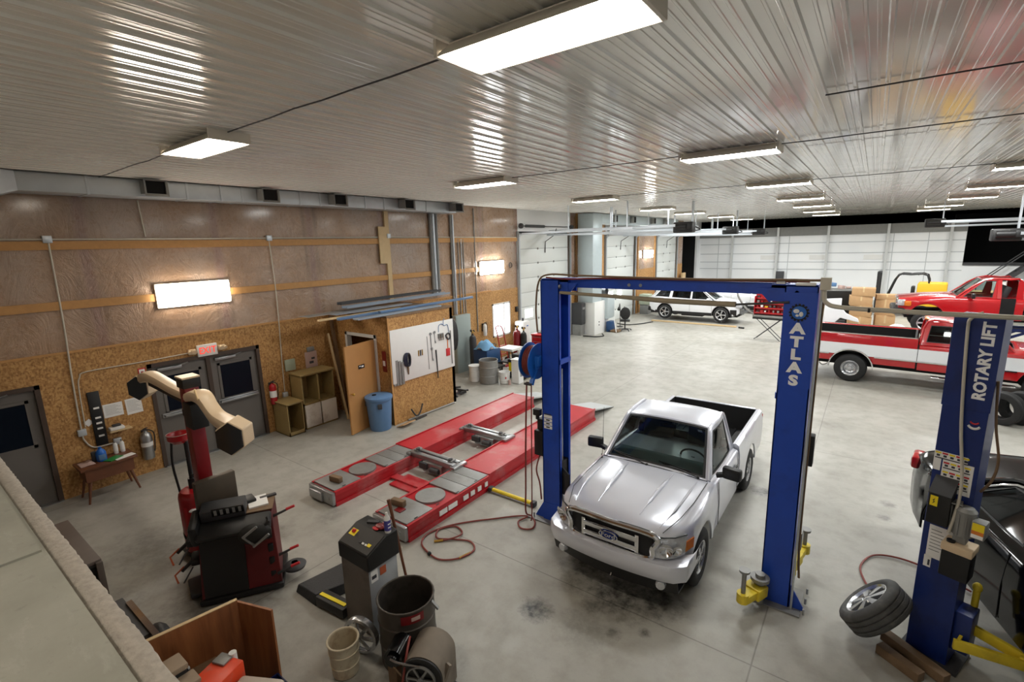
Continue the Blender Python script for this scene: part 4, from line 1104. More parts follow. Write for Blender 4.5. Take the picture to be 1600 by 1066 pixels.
mat('letter_white', S(248, 248, 250), .4)
def atlas_lift():
    t = thing('two_post_lift', 'bright blue two-post lift with overhead beam straddling the silver pickup', 'vehicle lift', (0, 0, 0))
    H = 3.68; y0, y1 = 5.72, 6.03
    for sx, a, b, od in ((-1, -3.73, -3.43, 1), (1, -.71, -.41, -1)):
        m = MB(); channel(m, a, b, y0, y1, H, od)
        m.bb((a-.0, y0-.004, 2.62 if sx > 0 else .0), (b, y0, 3.62 if sx > 0 else .3)); 
        c = m.build('column', 'lift_blue', t)
        MB().bb((a-.22, y0-.1, 0), (b+.12 if sx > 0 else b+.05, y1+.1, .02)).build('base_plate', 'dull_steel', c)
        for (x, y) in ((a-.15, y0-.04), (a-.15, y1+.05), (b+.06, y0-.04), (b+.06, y1+.05), (a-.15, 5.88)):
            xx = x if sx < 0 else -1.12-x; MB().cyl((xx, y, .02), (xx, y, .09), .012, n=6).build('anchor_bolt', 'steel', c)
        g = MB().prism([(0, 0), (.16, 0), (0, .28)], .012, (b if sx > 0 else a, y0+.02, .02), Matrix(((1 if sx > 0 else -1, 0, 0), (0, 0, 1), (0, 1, 0)))); g.build('gusset', 'lift_blue', c)
        MB().bb((a+.02, y0+.02, .18), (b-.02, y1-.02, .98), .01).build('carriage', 'black' if sx < 0 else 'rotary_blue', t)
        cb = MB()
        for yy in (5.83, 5.92): cb.cyl(((a+b)/2+.05*od, yy, .3), ((a+b)/2+.05*od, yy, H-.1), .006, n=6)
        cb.cyl(((a+b)/2+.08*od, 5.875, .9), ((a+b)/2+.08*od, 5.875, 2.4), .028, n=10); cb.build('lift_cable', 'steel', c)
        xi = b if od > 0 else a
        cr = MB()
        for z in ((2.53,) if sx < 0 else (2.5,)): cr.bb((xi-.014, y0+.01, z-.035), (xi+.014, y1-.01, z+.035))
        cr.build('cross_tie', 'lift_blue', c)
    # overhead beam
    m = MB().bb((-3.45, 5.80, 3.585), (-.69, 5.94, 3.71)); m.bb((-3.73, 5.74, 3.52), (-3.30, 5.76, 3.69)); m.bb((-.84, 5.74, 3.52), (-.42, 5.76, 3.69)); m.bb((-3.73, 5.98, 3.52), (-3.30, 6.0, 3.69)); m.bb((-.84, 5.98, 3.52), (-.42, 6.0, 3.69))
    m.bb((-3.73, 5.74, 3.66), (-3.3, 6.0, 3.70)); m.bb((-.84, 5.74, 3.66), (-.42, 6.0, 3.70))
    for sx, x in ((1, -3.30), (-1, -.84)): m.prism([(0, .06), (0, -.1), (sx*.14, .06)], .012, (x, 5.76, 3.59), (PI/2, 0, 0))
    bm_ = m.build('overhead_beam', 'lift_blue', t)
    MB().cyl((-3.42, 5.72, 3.60), (-3.40, 5.72, 3.60), .03, n=14).cyl((-.6, 5.72, 3.62), (-.6, 5.735, 3.62), .02, n=12).cyl((-2.45, 5.79, 3.64), (-2.45, 5.81, 3.64), .02, n=10).cyl((-2.3, 5.79, 3.64), (-2.3, 5.81, 3.64), .02, n=10).build('pulley_bolts', 'steel', bm_)
    MB().tube([(-3.40, 5.7, 3.52), (-2.6, 5.7, 3.50), (-1.95, 5.7, 3.475), (-1.17, 5.7, 3.47)], [.020, .024, .031, .031], 10).build('shutoff_bar', 'bar_tan', t)
    MB().cyl((-1.17, 5.7, 3.47), (-.66, 5.7, 3.52), .012, n=8).build('bar_rod', 'dark_grey', t)
    MB().tube([(-3.75, 5.66, 2.95), (-3.77, 5.66, 3.3), (-3.73, 5.68, 3.66), (-3.58, 5.7, 3.76), (-3.2, 5.72, 3.755), (-2.4, 5.74, 3.74), (-1.5, 5.74, 3.735), (-.5, 5.74, 3.745), (-.38, 5.74, 3.70), (-.37, 5.76, 3.2), (-.37, 5.77, 1.0), (-.34, 5.77, .4)], .013, 6, smooth=5).build('hydraulic_hose', 'old_wood', t)
    MB().tube([(-3.62, 5.70, 3.72), (-3.3, 5.74, 3.70), (-2.95, 5.76, 3.715), (-2.5, 5.77, 3.72), (-.5, 5.78, 3.725)], .011, 6, smooth=5).build('hydraulic_hose', 'hose_red', t)
    MB().bb((-.80, 5.76, 3.70), (-.72, 5.80, 3.74)).bb((-.62, 5.72, 3.69), (-.44, 5.8, 3.72), .01).build('limit_switch', 'white', t)
    # lettering on the right column
    for ch, z in zip('ATLAS', (3.245, 3.105, 2.97, 2.83, 2.69)): text_on(t, 'column_lettering', ch, .148, 'letter_white', (-.565, y0-.006, z), (1, 0, 0), (0, 0, 1), bold=.008, sx=1.22)
    lg = MB()
    for k in range(16):
        a = 2*PI*k/16; lg.box((-.565+.083*math.cos(a), y0-.006, 3.415+.083*math.sin(a)), (.02, .006, .02), (0, -a, 0))
    lg.lathe([(.068, -.003), (.078, -.003), (.078, .003), (.068, .003)], 28, (-.565, y0-.006, 3.415), (PI/2, 0, 0), closed=True)
    gl = lg.build('gear_emblem', 'black', t)
    MB().lathe([(.001, .004), (.066, .003), (.066, -.002)], 28, (-.565, y0-.006, 3.415), (PI/2, 0, 0)).build('globe', 'reel_blue', gl)
    MB().ball((-.59, y0-.010, 3.43), .028, 8, (1, .1, .8)).ball((-.545, y0-.010, 3.40), .024, 8, (.8, .1, 1.1)).ball((-.58, y0-.010, 3.385), .016, 8, (1, .1, .8)).build('land_shapes', 'white', gl)
    # stickers, guard and control on the left column
    st = MB()
    for k in range(4): st.bb((-3.70, y0-.003, 1.50+.055*k), (-3.56, y0-.001, 1.545+.055*k))
    so = st.build('warning_sticker', 'paper', t)
    MB().bb((-3.69, y0-.005, 1.715), (-3.57, y0-.003, 1.73)).bb((-3.66, y0-.005, 1.625), (-3.6, y0-.003, 1.645)).bb((-3.66, y0-.005, 1.57), (-3.6, y0-.003, 1.59)).bb((-3.66, y0-.005, 1.515), (-3.6, y0-.003, 1.535)).build('sticker_print', 'ink', so)
    MB().box((-3.36, 5.74, .66), (.02, .34, .5), (0, 0, .9), .004).build('rubber_guard', 'rubber', t)
    pu = MB().bb((-3.90, 5.74, 1.02), (-3.74, 5.98, 1.42), .015).bb((-3.87, 5.78, 1.42), (-3.76, 5.94, 1.6), .02).cyl((-3.84, 5.76, 1.6), (-3.84, 5.76, 1.72), .03, n=10); po = pu.build('power_unit', 'black', t)
    MB().bb((-3.90, 5.72, 1.66), (-3.78, 5.8, 1.76), .01).build('switch_box', 'black', po)
    MB().tube([(-3.83, 5.8, 1.02), (-3.85, 5.72, .8), (-3.78, 5.7, .6), (-3.74, 5.68, .35)], .012, 6, smooth=5).build('power_lead', 'hose_red', po)
    MB().box((-.36, 5.88, 1.9), (.07, .12, .35), None, .01).build('control_box', 'black', t)
    MB().cyl((-.385, 5.71, .02), (-.385, 5.71, 3.66), .012, n=8).build('conduit', 'galv', t)
    # arms of the right column, folded along the floor
    arm(t, (-.70, 5.62, .22), (-.82, 5.30, .24), .56, w=.2); arm(t, (-.45, 6.1, .3), (-.36, 6.55, .32), .56)
    MB().cyl((-.70, 5.58, .06), (-.70, 5.58, .42), .05, n=16).cyl((-.70, 5.58, .34), (-.70, 5.58, .38), .1, n=16).build('arm_pivot', 'dull_steel', t)
    MB().bb((-.5, 5.99, .6), (-.36, 6.12, .82), .01).build('carriage_stop', 'dull_steel', t)
    arm(t, (-3.4, 6.1, .3), (-3.15, 6.9, .3), .42)
    return t
atlas_lift()

# hose reel hung on the left column
r = thing('hose_reel', 'blue metal air hose reel hung on the left column of the blue lift', 'hose reel', (-3.87, 5.74, 2.50))
for x in (-.1, .06): MB().lathe([(.03, -.006), (.13, -.012), (.25, -.006), (.265, .0), (.265, .014), (.25, .012), (.13, .004), (.03, .006)], 36, (x, 0, 0), (0, PI/2, 0), closed=True).build('side_disc', 'reel_blue', r)
MB().lathe([(.05, -.1), (.12, -.1), (.12, .06), (.05, .06)], 24, (0, 0, 0), (0, PI/2, 0), closed=True).build('drum', 'reel_blue', r)
m = MB()
for k in range(5): m.lathe([(.15+.014*math.cos(a)+.02*(k % 2), -.075+.028*k+.014*math.sin(a)) for a in [2*PI*q/8 for q in range(8)]], 32, (0, 0, 0), (0, PI/2, 0), closed=True)
for k in range(4): m.lathe([(.21+.014*math.cos(a), -.065+.03*k+.014*math.sin(a)) for a in [2*PI*q/8 for q in range(8)]], 32, (0, 0, 0), (0, PI/2, 0), closed=True)
m.build('wound_hose', 'hose_red', r)
m = MB().box((.10, -.02, .0), (.02, .2, .2), (0, 0, 0), .005).bb((.06, -.1, -.06), (.145, .05, .09), .01).bar((.08, -.05, -.02), (.05, -.16, -.32), .07, .03).bar((.08, .05, -.02), (.0, -.1, -.30), .05, .03); m.build('bracket', 'reel_blue', r)
MB().cyl((-.05, -.14, -.31), (.07, -.14, -.31), .018, n=10).cyl((-.05, -.19, -.31), (.07, -.19, -.31), .018, n=10).build('hose_guide', 'dark_grey', r)
MB().cyl((-.02, 0, 0), (.1, 0, 0), .06, n=18).cyl((.11, 0, 0), (.12, 0, 0), .09, n=6).build('hub', 'reel_blue', r)
hp = [(-3.9, 5.58, 2.2), (-3.93, 5.57, 1.4), (-3.96, 5.58, .5), (-3.98, 5.6, .1), (-3.93, 5.66, .02), (-3.78, 5.55, .018), (-3.72, 5.38, .018), (-3.86, 5.3, .018), (-4.0, 5.42, .018), (-3.95, 5.6, .03), (-4.12, 5.52, .018), (-4.35, 5.28, .018),
      (-4.6, 5.02, .018), (-4.82, 4.72, .018), (-4.92, 4.42, .018), (-4.83, 4.2, .018), (-4.6, 4.1, .018), (-4.35, 4.08, .018), (-4.15, 4.25, .018), (-4.1, 4.5, .018), (-4.28, 4.62, .018), (-4.52, 4.52, .018), (-4.72, 4.4, .03), (-4.86, 4.58, .02), (-4.72, 4.78, .018), (-4.52, 4.72, .018), (-4.5, 4.55, .04), (-4.62, 4.42, .018)]
t = thing('air_hose', 'red air hose hanging from the reel and looped on the floor by the runways', 'hose', (-3.93, 5.58, 0))
o = MB().tube([(x+3.93, y-5.58, z) for x, y, z in hp], .013, 6, smooth=6).build('hose', 'hose_red', t)
m = MB().cyl((-.69, -1.16, .018), (-.78, -1.25, .018), .018, n=8); m.build('coupler', 'brass', t)
MB().cyl((-.22, -1.33, .018), (-.17, -1.15, .018), .016, n=8).build('coupler', 'brass', t)
MB().ball((-.62, -1.5, .03), .03, 8).build('hose_stop', 'black', t)
tag(MB().tube([(-3.82, 5.58, 2.2), (-3.83, 5.57, 1.2), (-3.84, 5.56, .15), (-3.86, 5.55, .02)], .009, 6, smooth=4).build('hanging_hose', 'hose_red'), 'second thin red hose hanging straight down from the blue reel', 'hose')

# conduit between the lifts
m = MB().tube([(-.36, 5.68, 3.72), (-.36, 5.68, 3.60), (-.33, 5.66, 3.53), (-.2, 5.62, 3.50), (.3, 5.60, 3.49), (.8, 5.6, 3.485), (2.4, 5.6, 3.48)], .022, 10, smooth=5)
t = thing('overhead_conduit', 'pale bent metal conduit running from the bright blue lift over the navy post', 'conduit', (0, 0, 0))
m.build('pipe', 'pipe_pale', t); MB().bb((-.40, 5.64, 3.66), (-.31, 5.72, 3.78)).build('junction_box', 'pipe_pale', t)
mm = MB()
for x in (0, .25, .5, 1.1): mm.cyl((x, 5.61, 3.49), (x+.02, 5.61, 3.49), .026, n=10)
mm.build('tape_band', 'black', t)

def rotary_lift():
    a = -.35
    t = thing('two_post_lift', 'navy blue lift post with white vertical lettering and pump at the right', 'vehicle lift', (.64, 5.81, 0), a)
    t.scale = (.8, .78, 1)
    w, d, H = .40, .36, 3.46     # local: front face on y=0, left front corner at the origin
    m = MB().bb((0, 0, .02), (w, d, 3.46)); m.bb((-.01, -.006, 2.62), (w+.01, 0, 3.46)); 
    col = m.build('column', 'rotary_blue', t, bev=.01)
    MB().bb((-.06, -.08, 0), (w+.12, d+.1, .022)).build('base_plate', 'dark_grey', t)
    MB().bb((w, .05, .2), (w+.16, d-.03, .62), .01).build('carriage', 'rotary_blue', t)
    text_on(t, 'column_lettering', 'ROTARY LIFT', .145, 'letter_white', (w-.10, -.008, 3.07), (0, 0, 1), (-1, 0, 0), bold=.006, sx=.80)
    e = MB().tube([(w-.10-.055*math.cos(q), -.008, 2.50-.045*math.sin(q)) for q in [PI*.15+k*PI*.7/8 for k in range(9)]], .012, 6); e.build('logo_arc', 'paper', t)
    MB().tube([(w-.10-.04*math.cos(q), -.009, 2.53-.03*math.sin(q)) for q in [PI*.15+k*PI*.7/8 for k in range(9)]], .008, 6).build('logo_arc', 'red_sign', t)
    # rows of warning stickers
    so = MB().bb((.0, -.003, 2.10), (.30, -.001, 2.17)).bb((.0, -.003, 1.98), (.07, -.001, 2.10)).bb((.085, -.003, 1.80), (.36, -.001, 2.10)).build('warning_sticker', 'paper', t)
    for i, z in enumerate((2.135, 2.05, 1.96, 1.88)):
        n = 5 if i == 0 else 4; x0 = .01 if i == 0 else .095
        q = MB(); rr = MB(); yy = MB()
        for k in range(n):
            q.bb((x0+.062*k+.012, -.006, z-.016), (x0+.062*k+.042, -.003, z+.004)); (rr if (k+i) % 2 else yy).bb((x0+.062*k, -.005, z+.012), (x0+.062*k+.052, -.003, z+.028))
        q.bb((x0, -.005, z-.036), (x0+.06*n, -.003, z-.026))
        q.build('sticker_print', 'ink', so); rr.build('sticker_heading', 'red_sign', so); yy.build('sticker_heading', 'sign_yellow', so)
    # control box
    cb = MB().bb((.05, -.19, 1.50), (.25, 0, 1.80), .008); cb.add([(.05, -.19, 1.80), (.25, -.19, 1.80), (.25, -.0, 1.92), (.05, -.0, 1.92), (.05, 0, 1.8), (.25, 0, 1.8)], [(0, 1, 2, 3), (0, 3, 4), (1, 5, 2), (3, 2, 5, 4), (0, 4, 5, 1)]); co = cb.build('control_box', 'black', t)
    MB().box((.15, -.10, 1.868), (.21, .24, .01), (.56, 0, 0)).build('box_lid', 'dark_grey', co)
    s = MB().bb((.07, -.195, 1.68), (.14, -.191, 1.78)); s.build('shock_sticker', 'sign_yellow', co); MB().prism([(-.012, -.03), (.012, -.005), (0, 0), (.01, .03), (-.012, .005), (0, 0)], .002, (.105, -.197, 1.73), (PI/2, 0, 0)).build('bolt_mark', 'black', co)
    # instruction sheet and small tags
    p = MB().bb((.06, -.003, 1.08), (.32, -.001, 1.42)).build('instruction_sheet', 'paper', t)
    q = MB()
    for k in range(7): q.bb((.08, -.005, 1.37-.035*k), (.08+.1+.02*(k % 3), -.003, 1.375-.035*k))
    for k in range(4): q.bb((.21, -.005, 1.33-.05*k), (.30, -.003, 1.335-.05*k))
    q.bb((.22, -.005, 1.20), (.25, -.003, 1.215)); q.bb((.27, -.005, 1.18), (.3, -.003, 1.195)); q.build('printed_lines', 'ink', p)
    MB().bb((.05, -.003, .97), (.12, -.001, 1.09)).build('warning_tag', 'paper', t); MB().bb((.09, -.006, .99), (.11, -.003, 1.05)).build('tag_mark', 'ink', t)
    MB().bb((.23, -.003, 1.0), (.31, -.001, 1.045)).build('yellow_tag', 'sign_yellow', t)
    # motor and reservoir
    x0 = w-.10
    po = MB().bb((x0-.06, -.22, 1.04), (x0+.20, .02, 1.30), .015).build('oil_tank', 'black', t)
    mb_ = MB().bb((x0-.07, -.235, 1.30), (x0+.21, .03, 1.38), .015).build('tank_lid', 'beige', po)
    MB().cyl((x0-.0, -.16, 1.37), (x0-.0, -.16, 1.40), .04, n=16).build('filler_cap', 'black', po)
    pm = MB().bb((x0-.0, -.14, 1.38), (x0+.12, -.02, 1.48), .01).cyl((x0+.07, -.08, 1.46), (x0+.07, -.08, 1.70), .095, n=20)
    for k in range(10): pm.box((x0+.07+.095*math.cos(2*PI*k/10), -.08+.095*math.sin(2*PI*k/10), 1.57), (.02, .012, .2), (0, 0, 2*PI*k/10))
    mo = pm.build('pump_motor', 'grey', t); MB().cyl((x0+.07, -.08, 1.70), (x0+.07, -.08, 1.73), .1, .07, n=20).build('motor_cap', 'dull_steel', mo)
    MB().bb((x0-.10, -.12, 1.5), (x0-.04, .0, 1.72), .008).build('relay_box', 'grey', mo); MB().box((x0-.05, -.06, 1.745), (.16, .16, .012), (0, 0, .2)).build('bracket_plate', 'dull_steel', mo)
    wb = MB().bb((x0+.15, -.2, 1.50), (x0+.27, -.05, 1.66), .008).build('wiring_box', 'grey', mo)
    MB().bb((x0+.16, -.203, 1.58), (x0+.26, -.20, 1.65)).build('yellow_label', 'sign_yellow', mo); MB().bb((x0+.16, -.204, 1.545), (x0+.26, -.20, 1.58)).build('orange_label', 'lamp_amber', mo); MB().bb((x0+.16, -.204, 1.51), (x0+.26, -.20, 1.545)).build('white_label', 'paper', mo)
    # conduit down the face, hose at the back
    MB().tube([(.22, .02, 3.49), (.14, -.03, 3.44), (.13, -.04, 3.3), (.2, -.05, 2.5), (.30, -.10, 1.9), (x0-.03, -.17, 1.46)], .016, 10, smooth=5).build('conduit', 'pipe_pale', t)
    MB().tube([(w+.01, .1, 2.9), (w+.05, .12, 2.5), (w+.12, .1, 2.2), (w+.1, .1, 2.0), (w+.02, .12, 1.85)], .014, 6, smooth=5).build('hydraulic_hose', 'old_wood', t)
    MB().bb((.0, d-.01, .03), (w-.01, d+.02, 3.3)).build('back_channel', 'black', t)
    # low arms in yellow
    A = MB()
    A.bar((w+.12, .25, .42), (w+.62, .26, .36), .05, .1, bev=.006).bar((w+.05, -.08, .34), (w+.62, .20, .33), .05, .1, bev=.006).bar((w+.55, .24, .35), (w+1.2, .30, .34), .12, .1, bev=.01)
    ao = A.build('swing_arm', 'yellow', t); MB().bar((w+.1, .25, .44), (w+.08, -.02, .36), .03, .03).build('arm_brace', 'yellow', ao)
    MB().bar((w+.6, .25, .4), (w+1.0, .29, .4), .06, .03, bev=.006).build('slide_plate', 'yellow', ao)
    MB().cyl((w+1.15, .3, .36), (w+1.15, .3, .50), .04, n=12).cyl((w+1.15, .3, .45), (w+1.15, .3, .48), .07, n=16).build('lift_pad', 'dull_steel', ao)
    MB().cyl((w+.10, .34, .55), (w+.10, .34, .8), .035, n=12).ball((w+.10, .34, .82), .05, 10).build('lift_pad', 'yellow', t)
    return t
rotary_lift()

# low frame that holds the red pickup up, and stands under the black sedan
t = thing('mid_rise_lift', 'dark blue scissor lift under the raised red pickup', 'vehicle lift', (3.05, 21.6, 0))
for s in (-1, 1):
    MB().bb((-1.1, s*.35-.12, 1.1), (1.1, s*.35+.12, 1.2), .01).build('platform', 'rotary_blue', t)
    m = MB().bar((-.95, s*.35, .06), (.95, s*.35, 1.08), .05, .08).bar((.95, s*.35, .06), (-.95, s*.35, 1.08), .05, .08); m.build('scissor_legs', 'rotary_blue', t)
    MB().bb((-1.1, s*.35-.12, 0), (1.1, s*.35+.12, .05)).build('base_rail', 'rotary_blue', t)
def stand(x, y, h, label):
    t = thing('jack_stand', label, 'jack stand', (x, y, 0))
    m = MB()
    for a in (0, 1, 2, 3): m.bar((.13*math.cos(a*PI/2+.8), .13*math.sin(a*PI/2+.8), .01), (.03*math.cos(a*PI/2+.8), .03*math.sin(a*PI/2+.8), h*.75), .03, .02)
    m.build('frame', 'yellow', t); MB().cyl((0, 0, h*.6), (0, 0, h-.03), .025, n=10).bb((-.06, -.04, h-.03), (.06, .04, h)).build('saddle', 'dark_grey', t)
stand(1.75, 7.3, .44, 'yellow jack stand under the rear of the black sedan'); stand(2.6, 7.4, .44, 'second jack stand under the black sedan, farther right')
stand(2.2, 4.9, .44, 'yellow jack stand under the front of the black sedan'); stand(3.3, 5.0, .44, 'jack stand under the front of the black sedan, hidden side')

# wheel leaning on the navy post, two timbers, hose behind
t = thing('loose_wheel', 'worn low tyre with alloy rim leaning against the navy lift post', 'wheel', (.35, 5.66, .42), rot=Vector((0, 1, 0)).rotation_difference(Vector((-.71, .10, .63))).to_euler())
mat('rubber_worn', S(74, 74, 74), .85, var=.35, scale=14, bump=.3, dirt=S(120, 118, 114), dirt_amt=.5)
wheel(t, 0, 0, 0, .33, .25, .225, 7, 1).data.materials[0] = MATS['rubber_worn']
for (p, q, lb) in (((.42, 5.58, .05), (.74, 5.36, .05), 'short square timber under the leaning wheel, left of the pair'), ((.46, 5.80, .06), (.93, 5.45, .06), 'longer square timber lying in front of the navy post foot')):
    p = Vector(p); q = Vector(q); tag(MB().bar(p, q, .1, .1, bev=.006).build('timber', 'old_wood'), lb, 'timber')
tag(MB().tube([(.60, 6.35, .018), (.40, 6.5, .02), (.28, 6.75, .02), (.24, 7.05, .02), (.36, 7.38, .02), (.6, 7.5, .02), (.9, 7.45, .02), (1.3, 7.2, .02)], .012, 6, smooth=6).build('air_hose', 'hose_red'), 'thin red hose curving on the floor behind the navy post and wheel', 'hose')

# red alignment rack
def runway_rack():
    t = thing('alignment_rack', 'low red drive-on alignment rack with two long runways and grey ramps', 'alignment rack', (0, 0, 0))
    zt = .27
    for nm, x0, x1 in (('left', -7.44, -6.78), ('right', -5.72, -5.02)):
        m = MB().bb((x0, 4.12, .05), (x1, 10.0, zt-.03), .01)
        for xe in (x0, x1):
            s = 1 if xe == x0 else -1
            m.bb((xe-.02, 4.12, .0), (xe+.02, 10.0, .06)); m.bb((xe-.012, 5.98, zt-.03), (xe+.012, 10.0, zt+.02))
        m.bb((x0+.012, 6.0, zt-.03), (x1-.012, 10.0, zt))
        m.bb((x0-.015, 4.12, zt-.08), (x0+.03, 6.0, zt-.01)); m.bb((x1-.03, 4.12, zt-.08), (x1+.015, 6.0, zt-.01))
        o = m.build('runway', 'rack_red', t)
        MB().bb((x0+.03, 4.14, zt-.03), (x1-.03, 4.66, zt), .004).build('front_plate', 'dull_steel', o)
        tp = MB().cyl(((x0+x1)/2, 4.92, zt-.03), ((x0+x1)/2, 4.92, zt+.005), .24, n=32); tp.build('turn_plate', 'dull_steel', o)
        sl = MB()
        for k in range(3): sl.bb((x0+.03, 5.2+.26*k, zt-.03), (x1-.02, 5.45+.26*k, zt+.002), .003)
        sl.build('slip_plate', 'dull_steel', o)
        sl2 = MB()
        for k in range(4): sl2.bb((x1-.055, 4.3+.45*k, zt+.001), (x1-.035, 4.36+.45*k, zt+.006))
        sl2.build('plate_locks', 'black', o)
        MB().bb((x0-.01, 4.06, .03), (x1+.01, 4.12, zt-.02), .01).bb((x0+.05, 4.02, .05), (x1-.25, 4.07, .2), .01).cyl((x1-.12, 4.05, .14), (x1-.12, 4.10, .14), .04, n=12).build('front_stop', 'steel', o)
        rp = MB(); rp.add([(x0+.02, 10.0, zt-.01), (x1-.02, 10.0, zt-.01), (x1-.02, 11.1, .015), (x0+.02, 11.1, .015), (x0+.02, 10.0, zt-.05), (x1-.02, 10.0, zt-.05), (x1-.02, 11.1, .0), (x0+.02, 11.1, .0)], [(0, 1, 2, 3), (4, 7, 6, 5), (0, 3, 7, 4), (1, 5, 6, 2), (2, 6, 7, 3), (0, 4, 5, 1)])
        rp.build('ramp', 'ramp_grey', o)
    o = MB().bb((-6.62, 5.1, .0), (-5.85, 5.55, .03)).bb((-6.8, 5.25, .03), (-5.7, 5.4, .06)).build('cross_member', 'rack_red', t)
    for a, b in ((4.75, 4.92), (4.95, 5.15), (5.3, 5.42), (5.48, 5.58), (5.66, 5.75), (5.85, 5.92)): MB().bb((-5.02+.005, a, .1), (-5.02+.018, b, .18)).build('side_sticker', 'paper', t)
    for yj, nm in ((5.95, 0), (7.45, 1)):
        j = MB().bb((-6.82, yj-.16, zt-.02), (-5.7, yj-.06, zt+.07), .006).bb((-6.82, yj+.02, zt-.02), (-5.7, yj+.1, zt+.05), .006).bb((-6.88, yj-.2, zt), (-6.78, yj+.14, zt+.05), .006).bb((-5.74, yj-.2, zt), (-5.62, yj+.14, zt+.05), .006).bb((-6.45, yj-.2, .06), (-5.95, yj+.12, zt-.02), .02)
        jo = j.build('rolling_jack', 'steel', t)
        MB().bb((-6.5, yj-.24, .12), (-6.3, yj-.14, .24), .01).cyl((-6.7, yj-.05, zt+.06), (-6.7, yj-.05, zt+.12), .04, n=12).cyl((-5.85, yj-.05, zt+.06), (-5.85, yj-.05, zt+.12), .04, n=12).cyl((-6.2, yj-.22, .15), (-6.0, yj-.22, .15), .05, n=14).build('jack_pump', 'dark_grey', jo)
        for x in (-6.72, -5.84): MB().bb((x-.05, yj-.09, zt+.07), (x+.05, yj+.03, zt+.1), .006).build('jack_pad', 'dull_steel', jo)
    return t
mat('ramp_grey', S(186, 190, 192), .5, .3, var=.08)
mat('rack_red', S(178, 30, 40), .45, var=.15, scale=3, dirt=S(178, 130, 130), dirt_amt=.55, dirt_scale=1.4)
runway_rack()
for x, y, lb in ((-7.06, 4.34, 'brown wheel chock on the front end of the left red runway'), (-5.55, 4.42, 'brown wheel chock on the front end of the right red runway')):
    tag(MB().box((x, y, .325), (.24, .09, .1), (0, 0, .15), .012).build('wheel_chock', 'old_wood'), lb, 'wheel chock')
tag(MB().bb((-5.5, 4.28, .27), (-5.36, 4.4, .285), .004).build('shop_rag', 'dark_red'), 'small dark red rag on the right runway by the chock', 'rag')
t = thing('work_light', 'long tube work light lying on the floor left of the blue lift', 'work light', (-4.5, 5.93, .05), .0)
MB().bb((-.46, -.05, -.045), (.46, .05, -.01), .012).build('housing', 'dull_steel', t); MB().cyl((-.4, 0, .0), (.4, 0, .0), .035, n=14).build('tube', 'yellow', t)
for s in (-1, 1): MB().box((s*.44, 0, 0), (.08, .1, .09), None, .015).build('end_cap', 'dark_grey', t)
MB().tube([(-.46, 0, -.02), (-.6, .02, -.035), (-.85, .1, -.038), (-1.0, .1, -.038)], .008, 6, smooth=5).build('power_lead', 'cord_black', t)
# ================================================================ ALONG THE LEFT WALL
# ---- galvanised duct
d = thing('air_duct', 'long galvanised rectangular duct under the ceiling along the left wall', 'duct', (WX, 0, 0))
MB().bb((.03, 1.7, 5.17), (.58, 11.35, 5.45), .004).bb((.03, -2.9, 5.0), (.8, 1.25, 5.45), .004).build('duct_run', 'galv', d)
m = MB(); m.grid([[Vector(p) for p in ((.03, 1.25, 5.0), (.8, 1.25, 5.0), (.8, 1.25, 5.45), (.03, 1.25, 5.45))], [Vector(p) for p in ((.03, 1.72, 5.17), (.58, 1.72, 5.17), (.58, 1.72, 5.45), (.03, 1.72, 5.45))]], closed=True); m.build('duct_reducer', 'galv', d)
for y in (2.55, 4.0, 4.6, 5.0, 6.25, 6.75, 8.0, 8.6, 10.1): MB().bb((.025, y-.02, 5.16), (.592, y+.02, 5.46), .002).build('duct_flange', 'galv', d)
for y in (3.4, 5.42, 7.08, 9.2, 11.15):
    v = MB(); v.grid([[Vector(p) for p in ((.57, y-.13, 5.21), (.57, y+.17, 5.21), (.57, y+.17, 5.44), (.57, y-.13, 5.44))], [Vector(p) for p in ((.86, y-.13, 5.20), (.86, y+.17, 5.20), (.86, y+.17, 5.42), (.86, y-.13, 5.42))], [Vector(p) for p in ((.88, y-.16, 5.16), (.88, y+.2, 5.16), (.88, y+.2, 5.44), (.88, y-.16, 5.44))]], closed=True)
    vo = v.build('vent_boot', 'dull_steel', d, thick=.004)
    MB().bb((.82, y-.12, 5.21), (.84, y+.16, 5.41)).build('vent_opening', 'void', vo)

# ---- conduits on the wall
def conduit(pts, label, boxes=(), r=.014, m='pipe_pale', sm=4):
    t = thing('wall_conduit', label, 'conduit', (WX, pts[0][0], 0))
    y0 = pts[0][0]
    MB().tube([(x if len(p) > 2 else .03, p[0]-y0, p[1]) for p in pts for x in ((p[2],) if len(p) > 2 else (.03,))], r, 8, smooth=sm).build('pipe', m, t)
    for (y, z) in boxes: MB().bb((-.0, y-y0-.06, z-.06), (.07, y-y0+.06, z+.06), .008).build('junction_box', 'galv', t)
    return t
conduit([(-2.5, 4.46), (2.0, 4.46), (5.7, 4.46), (9.1, 4.47), (11, 4.46), (15.2, 4.44)], 'long horizontal conduit along the upper wood girt of the left wall', [(2.03, 4.46), (5.72, 4.46), (9.1, 4.5)], sm=0)
conduit([(2.04, 4.4), (2.02, 3.1), (1.98, 2.1), (1.96, 1.15), (1.98, .95), (2.08, .8), (2.3, .78), (2.42, .79)], 'conduit dropping from the upper girt to the outlet beside the small brown table', [(1.96, 1.12), (2.42, .80)])
conduit([(2.02, 1.2), (2.04, 1.9), (2.08, 2.1), (2.2, 2.18), (3.0, 2.18), (4.0, 2.2)], 'thin conduit bending over to the EXIT sign', r=.01)
conduit([(5.72, 4.4), (5.74, 3.2), (5.68, 1.6), (5.66, .9)], 'vertical conduit ending in an outlet right of the double door', [(5.66, .82)], r=.012)
conduit([(3.37, 5.15), (3.4, 4.5)], 'short conduit from the duct down to the upper girt', r=.012, sm=0)
